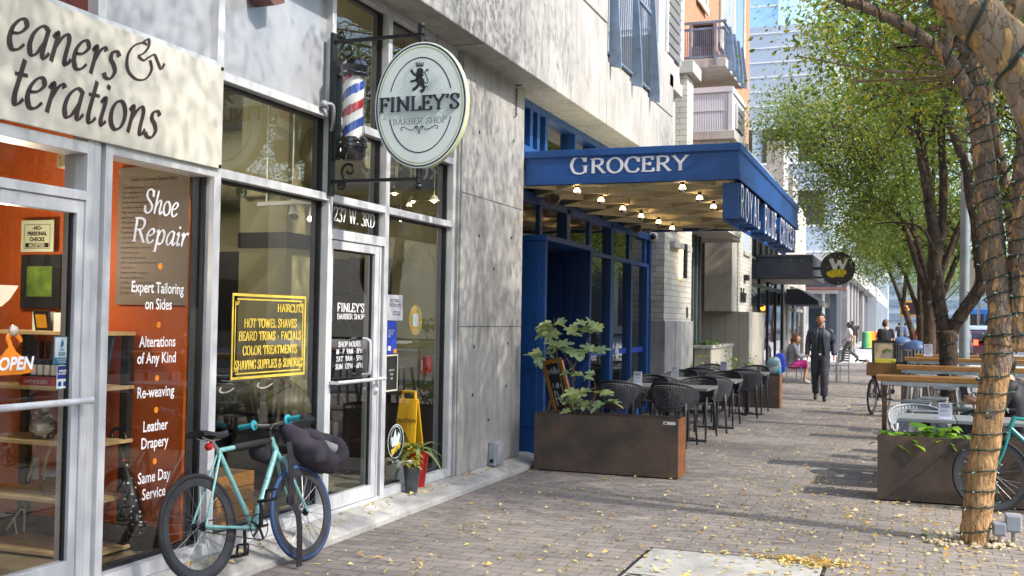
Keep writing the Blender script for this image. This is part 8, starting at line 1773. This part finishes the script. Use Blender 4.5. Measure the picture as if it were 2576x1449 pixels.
def crown(name,parent,blobs,mat,leaf=.055,seed=1,limbs=None,spread=.24,per=46,density=1.0,bark=None,avoid=None):
    "leaf clumps spread through ellipsoids: blobs = (centre, radii, clumps); twigs tie clumps to the limbs"
    r=np.random.default_rng(seed);V=[];tw=MB()
    lp_=[p for q in(limbs or[])for p in q]
    for c,rad,n in blobs:
        n=int(n*density)
        d=r.normal(size=(n,3));d/=np.linalg.norm(d,axis=1)[:,None];t=r.random(n)**(1/2.2)
        cs=np.array(c)+d*t[:,None]*np.array(rad)
        for cc in cs:
            if avoid is not None and avoid(cc):continue
            k=int(per*r.uniform(.5,1.5));dirn=r.normal(size=3);dirn[2]-=.5;dirn/=np.linalg.norm(dirn)
            along=r.normal(0,spread*1.25,k)[:,None]*dirn
            p=cc+along+r.normal(0,spread*.55,(k,3));V.append(p)
            if lp_ and r.random()<.6:
                cv=Vector(cc);best=min(lp_,key=lambda q:(q-cv).length_squared)
                if(best-cv).length<2.6:
                    mid=(best+cv)/2+Vector(r.normal(0,.12,3));tw.tube([best,mid,cv,cv+Vector(dirn)*.25],[.016,.011,.006,.003],4,caps=False)
    p=np.concatenate(V);n=len(p)
    a=r.normal(size=(n,3));a[:,2]-=.35;a/=np.linalg.norm(a,axis=1)[:,None]
    b_=r.normal(size=(n,3));b_[:,2]*=.6;b_-=a*(a*b_).sum(1)[:,None];b_/=np.linalg.norm(b_,axis=1)[:,None]
    L_=leaf*r.uniform(.65,1.25,n)[:,None];w_=L_*r.uniform(.4,.56,n)[:,None]
    nn=np.cross(a,b_);q=np.stack([p,p+a*L_*.45+b_*w_*.5+nn*L_*.06,p+a*L_,p+a*L_*.45-b_*w_*.5+nn*L_*.06],1).reshape(-1,3)
    me=bpy.data.meshes.new(name);me.vertices.add(4*n);me.vertices.foreach_set('co',q.astype(np.float32).ravel())
    me.loops.add(4*n);me.loops.foreach_set('vertex_index',np.arange(4*n,dtype=np.int32));me.polygons.add(n);me.polygons.foreach_set('loop_start',np.arange(0,4*n,4,dtype=np.int32))
    me.update(calc_edges=True);me.materials.append(mat)
    at=me.attributes.new('tone','FLOAT','FACE');at.data.foreach_set('value',r.random(n).astype(np.float32))
    o=bpy.data.objects.new(name,me);col.objects.link(o);o.parent=parent;o.matrix_parent_inverse=Matrix.Translation(parent.location).inverted()
    if tw.v:tw.build('twigs',bark,parent,smooth=True)
    return o
def wrap(mb,bulbs,pts,rad,pitch,off=.007,wr=.0055,every=.11,seed=0):
    "light string wound round a limb"
    q=[Vector(p)for p in pts];rr=random.Random(seed);acc=0;th=rr.uniform(0,6);path=[]
    for i in range(len(q)-1):
        seg=q[i+1]-q[i];n=max(2,int(seg.length/pitch*16));d=seg.normalized();a=d.orthogonal().normalized();
        a=(Vector((1,0,0))-d*d.x).normalized();b_=d.cross(a)
        for j in range(n):
            t=j/n;r_=rad[i]+(rad[i+1]-rad[i])*t
            path.append(q[i]+seg*t+(a*math.cos(th)+b_*math.sin(th))*(r_*1.06+off)+Vector((0,0,rr.uniform(-.004,.004))));th+=2*math.pi/16*(1+.25*math.sin(th*.37))
    mb.tube(path,wr,5,caps=True);dist=0
    for i in range(1,len(path)):
        dist+=(path[i]-path[i-1]).length
        if dist>every:
            dist=0;k=min(range(len(q)),key=lambda t:(q[t]-path[i]).length_squared);o=(path[i]-q[k]);o.z*=.2;o.normalize()
            o=(o+Vector((rr.uniform(-.7,.7),rr.uniform(-.7,.7),rr.uniform(-1,.8)))).normalized()
            bulbs.tube([path[i],path[i]+o*.022],[.006,.005],5,mi=0);bulbs.tube([path[i]+o*.022,path[i]+o*.036],[.0035,.002],5,mi=1)
M_wire=pm('green_wire','#1f3a33','#182d28',8,.5);M_sock=pm('green_bulb_base','#3f7d6b','#2f6355',8,.4);M_tip=pm('clear_bulb','#d6dcd8','#bfc6c2',8,.2)
def string_light(label,runs,loc,pitch=.16,wr=.0055,off=.007,every=.12):
    t=thing('light_string',label,'string lights',loc);a,b_=MB(),MB()
    for i,(q,rad)in enumerate(runs):wrap(a,b_,q,rad,pitch,off,wr,every,i)
    a.build('wire',M_wire,t,smooth=True);tag(b_.build('bulbs',[M_sock,M_tip],t),kind='stuff');return t
GRP='street trees along the kerb'
# T0: its trunk is outside the frame, one thick limb crosses the top corner
t0=thing('street_tree','tree just outside the frame whose thick mottled limb crosses the upper right corner','tree',(.95,2.9,0),GRP)
s=MB();runs=[]
wood(s,[(.95,2.9,-.02),(.92,2.95,.6),(.84,3.05,1.2),(.72,3.2,1.65)],.15,.115,14)
lim=[Vector((.72,3.2,1.6))]+px_path([(2690,390),(2580,190),(2494,82),(2410,-6),(2335,-84),(2245,-174)],lambda t:3.42-.1*t)
runs.append(wood(s,lim,.088,.058,16,8))
wood(s,[runs[0][0][-1],(-.15,3.1,3.3),(-.7,3.0,4.2),(-1.2,2.7,5.2)],.068,.03,10);wood(s,[(.74,3.15,1.6),(.95,3.0,2.6),(1.3,2.6,4),(1.6,2.2,5.5)],.1,.04,10);wood(s,[(.95,3.0,2.5),(.85,3.9,3.4),(.9,4.6,4.6)],.06,.03,10)
lm2=px_path([(2640,-30),(2560,18),(2530,34)],3.6);wood(s,lm2,.03,.036,8)
s.build('trunk',M_bark0,t0,smooth=True)
string_light('dark green light string wound round the thick foreground limb',[(runs[0][0],runs[0][1])],lim[0],.30,.006,.004,.3)
crown('crown',t0,[((-.4,2.4,5.9),(2.6,3.0,1.6),300),((2.4,2.6,5.5),(2.6,3.2,1.7),420)],M_leaf1,.052,3,[runs[0][0]],.3,115,bark=M_bark0)
tb=thing('street_tree','tree behind the viewpoint shading the shopfronts','tree',(.9,-5,0),GRP)
s=MB();wood(s,[(.9,-5,0),(.85,-5,2),(.6,-4.8,4)],.15,.08);wood(s,[(.85,-5,2),(1.5,-4.6,3.6),(2.2,-4,5)],.08,.04);s.build('trunk',M_bark0,tb,smooth=True)
crown('crown',tb,[((.6,-3.6,6),(3.2,3.2,1.9),260),((3,-3.5,5.6),(2.6,3.2,1.6),260)],M_leaf1,.058,5,None,.34,95)
# T1: the foreground trunk
t1=thing('street_tree','forked foreground tree with peeling orange bark wrapped in light strings','tree',(.46,8.3,0),GRP)
s=MB();Yb=8.3
A=wood(s,[(.452,8.3,-.03),(.462,8.3,.1),(.49,8.3,.35)]+px_path([(2470,1180),(2487,1050),(2504,930),(2515,840)],Yb),.099,.097,20,6)
B=wood(s,px_path([(2512,870),(2516,800),(2508,690),(2490,540),(2468,340),(2452,220),(2432,120),(2425,30),(2420,-60)],lambda t:8.28+.1*t),.09,.06,16,6)
D=wood(s,px_path([(2552,880),(2568,760),(2574,600),(2576,450),(2590,300),(2610,120),(2630,-40)],lambda t:8.34-.25*t),.086,.066,16,6)
E_=wood(s,px_path([(2462,300),(2431,225),(2381,145),(2301,82),(2231,42),(2161,12),(2110,-6),(2040,-50)],lambda t:8.25-.5*t),.058,.03,12,6)
F=wood(s,px_path([(2556,700),(2545,560),(2535,500),(2515,400),(2500,330),(2482,230),(2470,190)],lambda t:8.55+.1*t),.045,.034,12,6)
G=wood(s,px_path([(2381,145),(2390,60),(2378,-20)],8.1),.03,.022,8);wood(s,px_path([(2440,140),(2405,115),(2380,108),(2350,60)],8.3),.03,.012,8)
s.build('trunk',M_bark1,t1,smooth=True)
limbs1=[B[0],D[0],E_[0],F[0]]
string_light('dark green light string wound round the forked foreground trunk',[A,B,D,(E_[0],E_[1]),F],(.46,8.3,.02),.125)
crown('crown',t1,[((.75,8.4,5.0),(1.6,1.5,1.3),55),((-1.2,8.0,5.6),(2.0,2.4,1.1),85),((3.0,8.2,5.4),(2.9,3.4,1.6),420),((.4,9.2,6.6),(2.8,3.0,1.3),105),(P(2330,60,Y=10),(1.3,1.2,.6),60),(P(2520,90,Y=10.5),(.9,1.4,.9),60)],M_leaf1,.065,11,limbs1,.26,60,bark=M_bark0)
crown('low_sprigs',t1,[(P(2560,380,Y=8.5),(.05,.1,.12),2),(P(2545,500,Y=8.5),(.05,.08,.2),3),(P(2420,90,Y=8.6),(.35,.3,.22),6),(P(2300,130,Y=8.4),(.35,.3,.25),6)],M_leaf1,.06,12,limbs1,.09,14,bark=M_bark1)
# T2: dark forked tree behind the bar tables
t2=thing('street_tree','dark barked tree forking behind the first bar table','tree',P(2388,1060,Z=0),GRP)
YT=16.5;s=MB();b0=P(2387,900,Y=YT);b0.z=-.02
A2=wood(s,[b0,b0+Vector((.0,0,.5))]+px_path([(2386,920),(2384,830)],YT),.13,.125,16)
L1=wood(s,px_path([(2380,850),(2362,760),(2354,670),(2350,600),(2337,500),(2318,380),(2303,260),(2270,160),(2246,70),(2235,-30)],lambda t:YT+.3*t),.105,.05,14)
Rr=wood(s,px_path([(2392,830),(2432,772),(2468,712),(2463,640),(2454,560),(2440,490),(2430,420),(2400,340),(2372,240),(2360,120),(2350,-30)],lambda t:YT-.6*t),.10,.045,14)
Mm=wood(s,px_path([(2354,650),(2370,585),(2373,450),(2368,330),(2382,200),(2388,80),(2380,-40)],lambda t:YT+.2+.6*t),.07,.04,12)
br2=[wood(s,px_path(p_,YT),r0,r1,8)for p_,r0,r1 in(([(2337,500),(2306,360),(2268,292),(2231,240),(2200,195),(2214,120)],.045,.018),([(2318,380),(2350,320),(2378,262),(2420,225)],.035,.02),([(2460,600),(2476,480),(2492,360),(2520,250),(2540,160)],.06,.03),([(2354,640),(2320,575),(2260,560),(2208,562)],.03,.01),([(2270,160),(2300,90),(2330,30)],.03,.015),([(2300,260),(2250,200),(2196,140),(2170,80)],.03,.012))]
s.build('trunk',M_bark2,t2,smooth=True)
lim2=[L1[0],Rr[0],Mm[0]]+[q[0]for q in br2]
string_light('light string on the dark forked trunk behind the bar tables',[A2,(L1[0][:26],L1[1][:26]),(Rr[0][:20],Rr[1][:20])],b0,.2,.006,.005,.16)
cB=lambda u,v,y:tuple(P(u,v,Y=y))
crown('crown',t2,[(cB(2250,240,17),(1.0,1.6,1.1),60),(cB(2290,80,17),(1.6,1.8,.9),90),(cB(2450,200,17.5),(1.6,2,1.6),130),(cB(2150,60,17),(.9,1.5,.5),30),((3.4,16.5,5.6),(2.8,3.8,1.8),380),((3.4,12,5.4),(2.2,1.6,1.2),120)],M_leaf1,.066,21,lim2,.28,82,bark=M_bark2)
# farther trees of the row
def row_tree(label,u,Yt,seed,blobs,r=.13,leaf=.075,bark=M_bark2,lean=0,mat=M_leaf2,fork=2.1):
    b0=P(u,900,Y=Yt);b0.z=-.01;t=thing('street_tree',label,'tree',b0,GRP);rr=random.Random(seed);s=MB();lim=[]
    f=b0+Vector((lean*fork,0,fork));lim.append(wood(s,[b0,b0+Vector((lean*.8,.02,fork*.55)),f],r,r*.82,12)[0])
    for k in range(5):
        a=rr.uniform(0,6.28);o=Vector((math.cos(a),math.sin(a),0));e=f+o*rr.uniform(1,2.2)+Vector((0,0,rr.uniform(2.5,4)))
        lim.append(wood(s,[f-Vector((0,0,.1)),f+o*.35+Vector((0,0,.9)),f+o*.8+Vector((0,0,1.9)),e],r*.6,.025,8,seed=k)[0])
        m_=lim[-1][len(lim[-1])//2];lim.append(wood(s,[m_,m_+Vector((rr.uniform(-.8,.8),rr.uniform(-.8,.8),.9)),m_+Vector((rr.uniform(-1.6,1.6),rr.uniform(-1.4,1.4),1.6))],r*.28,.012,6)[0])
    s.build('trunk',bark,t,smooth=True);crown('crown',t,blobs,mat,leaf,seed,lim,.33,80,bark=bark);return t
row_tree('leafy tree whose crown reaches over the sidewalk towards the grey tower',2338,23.5,31,[(cB(2150,330,23),(1.6,2.0,1.25),150),(cB(2010,310,23),(1.15,1.6,.75),62),(cB(2120,480,23.5),(1.2,1.8,.8),70),(cB(2250,480,24),(1.4,2,1.3),110),(cB(2330,250,24),(2.0,2.2,1.6),120),(cB(1960,300,22.5),(.5,1.0,.35),14),((3.6,23.5,5.5),(2.6,3.6,1.8),160)],.14,.07)
row_tree('slender tree fourth along the kerb beside the pale pole',2360,29,32,[(cB(2200,560,29),(1.5,2,1.0),90),(cB(2320,480,29),(2,2,1.6),110),(cB(2250,300,29),(2,2.4,1.6),100),(cB(2480,500,29),(1.8,2,2.0),100),((3.6,29,5.6),(2,2.6,1.8),60)],.13,.08)
row_tree('low spreading tree before the crossing',2322,36,33,[(cB(2190,620,36),(1.6,2,.9),70),(cB(2290,580,36),(2.2,2.4,1.6),110),(cB(2400,560,36),(2.2,2.4,1.8),90),((3.5,36,5.4),(2.2,2.8,1.8),60)],.15,.09,lean=-.05,fork=1.9)
row_tree('leaning mossy trunk nearest the crossing',2308,41.5,34,[(cB(2230,640,42),(2.0,2.2,1.1),60),(cB(2350,600,42),(2.4,2.6,2),80)],.13,.1,lean=-.22,fork=2.3)
for i,(x,y,lb)in enumerate(((2.0,76,'tree beyond the crossing nearest the signal'),(2.6,90,'tree second beyond the crossing'),(1.6,112,'tree third beyond the crossing'),(2.4,140,'tree farthest down the street'),(18.5,60,'tree across the road near the crossing'),(18.6,86,'tree across the road beyond the crossing'),(19,120,'tree far across the road'))):
    b0=Vector((x,y,0));t=thing('street_tree',lb,'tree',b0,'trees beyond the crossing');s=MB();q=wood(s,[b0,b0+Vector((.1,0,1.5)),b0+Vector((-.1,0,3.4))],.17,.1,8)[0]
    for k in range(4):a=k*1.6;wood(s,[q[-1],q[-1]+Vector((math.cos(a),math.sin(a),1.0)),q[-1]+Vector((1.8*math.cos(a),1.8*math.sin(a),2.4))],.07,.02,6)
    s.build('trunk',M_bark2,t,smooth=True);crown('crown',t,[((x,y,6.2),(3.2,3.2,2.6),90)],M_leaf2,.16,50+i,None,.5,34)
for i,(x,y,lb)in enumerate(((18.5,-4,'round tree on the far pavement opposite the cleaners'),(18.5,5,'round tree on the far pavement opposite the barber shop'),(18.5,15,'round tree on the far pavement opposite the grocery'),(18.6,27,'round tree on the far pavement opposite the tiled wall'))):
    b0=Vector((x,y,0));t=thing('street_tree',lb,'tree',b0,'trees across the road');s=MB();wood(s,[b0,b0+Vector((.1,0,1.5)),b0+Vector((-.1,0,4))],.16,.08,8);s.build('trunk',M_bark2,t,smooth=True)
    crown('crown',t,[((x,y,5.6),(2.6,2.8,2.2),60)],M_leaf2,.2,70+i,None,.5,26)
# ---------------- fallen leaves
r=np.random.default_rng(4);N_=9000;pts=[]
while len(pts)<N_:
    y=4.5+30*r.random()**1.7;x=r.uniform(-3.7,2.4)
    dens=.28+.72*min(1,max(0,(x+2.4)/2.2));
    if y>11:dens*=.6
    if r.random()<dens and not(-.3<x<1.6 and 9.9<y<10.35)and not(-3.6<x<-2.1 and 10.28<y<10.66):pts.append((x,y,.006+.012*r.random()))
for i in range(260):pts.append((r.normal(-.62,.16),r.normal(7.12,.06),.006+.02*r.random()))
for i in range(160):pts.append((r.uniform(-3.9,-3.7),r.uniform(5,10.5),.104))
p=np.array(pts);n=len(p);th=r.uniform(0,6.28,n);a=np.stack([np.cos(th),np.sin(th),r.normal(0,.22,n)],1);b_=np.stack([-np.sin(th),np.cos(th),r.normal(0,.35,n)],1)
L_=r.uniform(.018,.055,n)[:,None];w_=L_*r.uniform(.4,.6,n)[:,None]
up=np.array([0,0,1.0]);q=np.stack([p,p+a*L_*.5+b_*w_*.5+up*L_*.18,p+a*L_,p+a*L_*.5-b_*w_*.5+up*L_*.12],1).reshape(-1,3);q[:,2]=np.maximum(q[:,2],.0045)
me=bpy.data.meshes.new('fallen_leaves');me.from_pydata(q.tolist(),[],np.arange(4*n).reshape(-1,4).tolist());me.materials.append(leaf_mat('fallen_leaf','#c2aa62','#dcc98e','#cf9a28',.2,.6));
at=me.attributes.new('tone','FLOAT','FACE');at.data.foreach_set('value',r.random(n).astype(np.float32));o=bpy.data.objects.new('fallen_leaves',me);col.objects.link(o);tag(o,'yellow fallen leaves scattered over the brick paving','leaves',kind='stuff')
# ================================================================ FAR STREET: SIGNAL, BARRIERS, VEHICLES
s0=P(2288,776,Y=62);t=thing('pedestrian_signal','yellow cased pedestrian signal showing an orange raised hand','traffic signal',(s0.x,62,0));sx=.42
s=MB();s.box(s0.x-.5,s0.x+.45,61.9,62.3,s0.z-.42,s0.z+.42);s.build('case',pm('signal_yellow','#c98a1e','#b97c16',4,.5),t,bevel=.04);MB().box(s0.x-.42,s0.x+.38,61.86,61.9,s0.z-.32,s0.z+.32).build('face',M_blackm,t)
s=MB();sh=Sheet(s,(s0.x-.22,61.86,s0.z-.1),X1,Z1,-Y1,.01);sh.disc(0,0,.13,.12)
for k in range(4):sh.ribbon([(-.09+k*.06,.08),(-.11+k*.07,.28-abs(k-1.5)*.03)],.024)
sh.ribbon([(.1,-.04),(.19,.08)],.026);s.build('hand_symbol',pm('signal_orange','#ff7a1a','#ff7a1a',4,.5,emit=3),t)
s=MB();s.tube([(s0.x+.7,62.2,0),(s0.x+.7,62.2,4.6)],.08,10);s.bar((s0.x+.4,62.2,s0.z),(s0.x+.7,62.2,s0.z),.06,.06);s.build('post',M_steel,t)
for i,(u,y,h_,lb)in enumerate(((2269,70,7.5,'slim pale lamp post beyond the crossing'),(2462,74,9,'tall lamp post across the road'))):
    p=P(u,820,Y=y);t=thing('lamp_post',lb,'lamp post',(p.x,y,0));MB().tube([(p.x,y,0),(p.x,y,h_)],.09,10).build('shaft',M_steel,t,smooth=True);s=MB();s.tube([(p.x,y,h_),(p.x+1.2,y,h_+.2)],.05,8);s.box(p.x+1,p.x+1.6,y-.12,y+.12,h_+.15,h_+.28);s.build('arm',M_steel,t)
for i,(u,m_)in enumerate(((2178,pm('barrier_green','#4f9a68','#43895a',4,.5)),(2184,pm('barrier_yellow','#cf9a12','#bd8b0c',4,.5)),(2191,MATS['barrier_yellow']),(2198,pm('barrier_orange','#d65f1e','#c45416',4,.5)))):
    p=P(u,850,Y=72+i*1.5);t=thing('traffic_barrel',('green','first yellow','second yellow','orange')[i]+' upright traffic barrier by the podium shopfront','traffic barrier',(p.x,72+i*1.5,0));s=MB();s.lathe([(.32,.0),(.3,.1),(.26,.12),(.22,1.05),(.15,1.12),(.001,1.13)],(p.x,72+i*1.5,0),14);s.build('body',m_,t,smooth=40);s=MB();s.lathe([(.4,0),(.4,.06),(.001,.07)],(p.x,72+i*1.5,0),14);s.build('base',M_blackm,t)
def car(label,name,x,y,rz,paint,L_=4.6,W_=1.85,hh=1.75,suv=True,cat='car'):
    t=thing(name,label,cat,(0,0,0));gl=MATS.get('car_glass')or pm('car_glass','#20262c','#161b20',3,.08,0,spec=.8);hl=L_/2;w2=W_/2
    prof=[(-hl,.35),(-hl+.05,.95),(-hl+.35,hh-.1),(-hl+.7,hh),(.5,hh),(1.2,1.1),(hl-.1,.95),(hl,.7),(hl,.35)]if suv else[(-hl,.35),(-hl,.8),(-hl+.9,.95),(-hl+1.4,hh),(.4,hh),(1.3,.95),(hl-.1,.8),(hl,.35)]
    s=MB();s.prism([(y_,z)for y_,z in prof],(w2,0,0),Y1,Z1,(-W_,0,0));s.build('body',paint,t,bevel=.06,smooth=40)
    s=MB();s.prism([(-hl+.55,1.02),(-hl+.72,hh-.12),(.42,hh-.12),(1.0,1.08)],(w2+.004,0,0),Y1,Z1,(-W_-.008,0,0));s.box(-w2+.18,w2-.18,-hl+.02,-hl+.3,1.05,hh-.22);s.build('window',gl,t)
    for sx in(-1,1):
        for yy in(-hl+.85,hl-.85):
            s=MB();s.lathe([(.2,-.1),(.34,-.1),(.36,-.06),(.36,.08),(.34,.11),(.2,.11)],(sx*(w2-.08),yy,.36),22,(1,0,0));f=s.build('wheel',M_tyre,t,smooth=40);MB().lathe([(.001,.1),(.2,.09),(.2,-.09),(.001,-.1)],(sx*(w2-.08),yy,.36),16,(1,0,0)).build('rim',M_steel,f,smooth=40)
        MB().box(sx*(w2-.16)-.1,sx*(w2-.16)+.1,-hl-.012,-hl+.02,.8,1.05).build('tail_light',pm('lit_tail_lamp','#ff3a1e','#ff3a1e',3,.3,emit=2.5),t)
    MB().box(-.28,.28,-hl-.01,-hl+.01,.55,.68).build('number_plate',M_white,t);t.location=(x,y,-.13);t.rotation_euler=(0,0,rz);return t
p=P(2462,835,Y=64);car('silver sport utility car with lit tail lamps waiting on the road','parked_car',p.x,64,0,pm('silver_paint','#b9bfc6','#aab0b8',2,.25,.4,coat=.6));p2=P(2473,838,Y=57);car('small dark maroon car with lit brake lamps nearer on the road','parked_car',p2.x+.3,57.5,0,pm('maroon_paint','#4a1a22','#3c141b',2,.25,coat=.6),4.2,1.75,1.45,False)
car('white pickup shaped car parked across the road from the cleaners','parked_car',9.0,4.5,0,pm('white_car_paint','#cfd2d5','#c0c3c7',2,.25,coat=.6));car('dark blue car parked across the road from the barber shop','parked_car',9.0,11.0,0,pm('navy_car_paint','#27364f','#1e2b41',2,.25,coat=.6),4.5,1.8,1.5,False)
p=P(2452,815,Y=105);t=thing('city_bus','blue city bus crossing the far end of the road','bus',(p.x,105,0))
s=MB();s.box(p.x-1.2,p.x+9,104,106.5,.4,3.2);s.build('body',pm('bus_blue','#2f6fb8','#2860a5',2,.35),t,bevel=.1);s=MB()
for k in range(6):s.box(p.x-.7+k*1.6,p.x+.7+k*1.6,103.97,104,1.5,2.7)
s.build('window',M_dark,t)
for x in(p.x+.6,p.x+6.8):MB().lathe([(.001,-.15),(.45,-.15),(.45,.15),(.001,.15)],(x,104.1,.45),18,(0,1,0)).build('wheel',M_tyre,t,smooth=40)
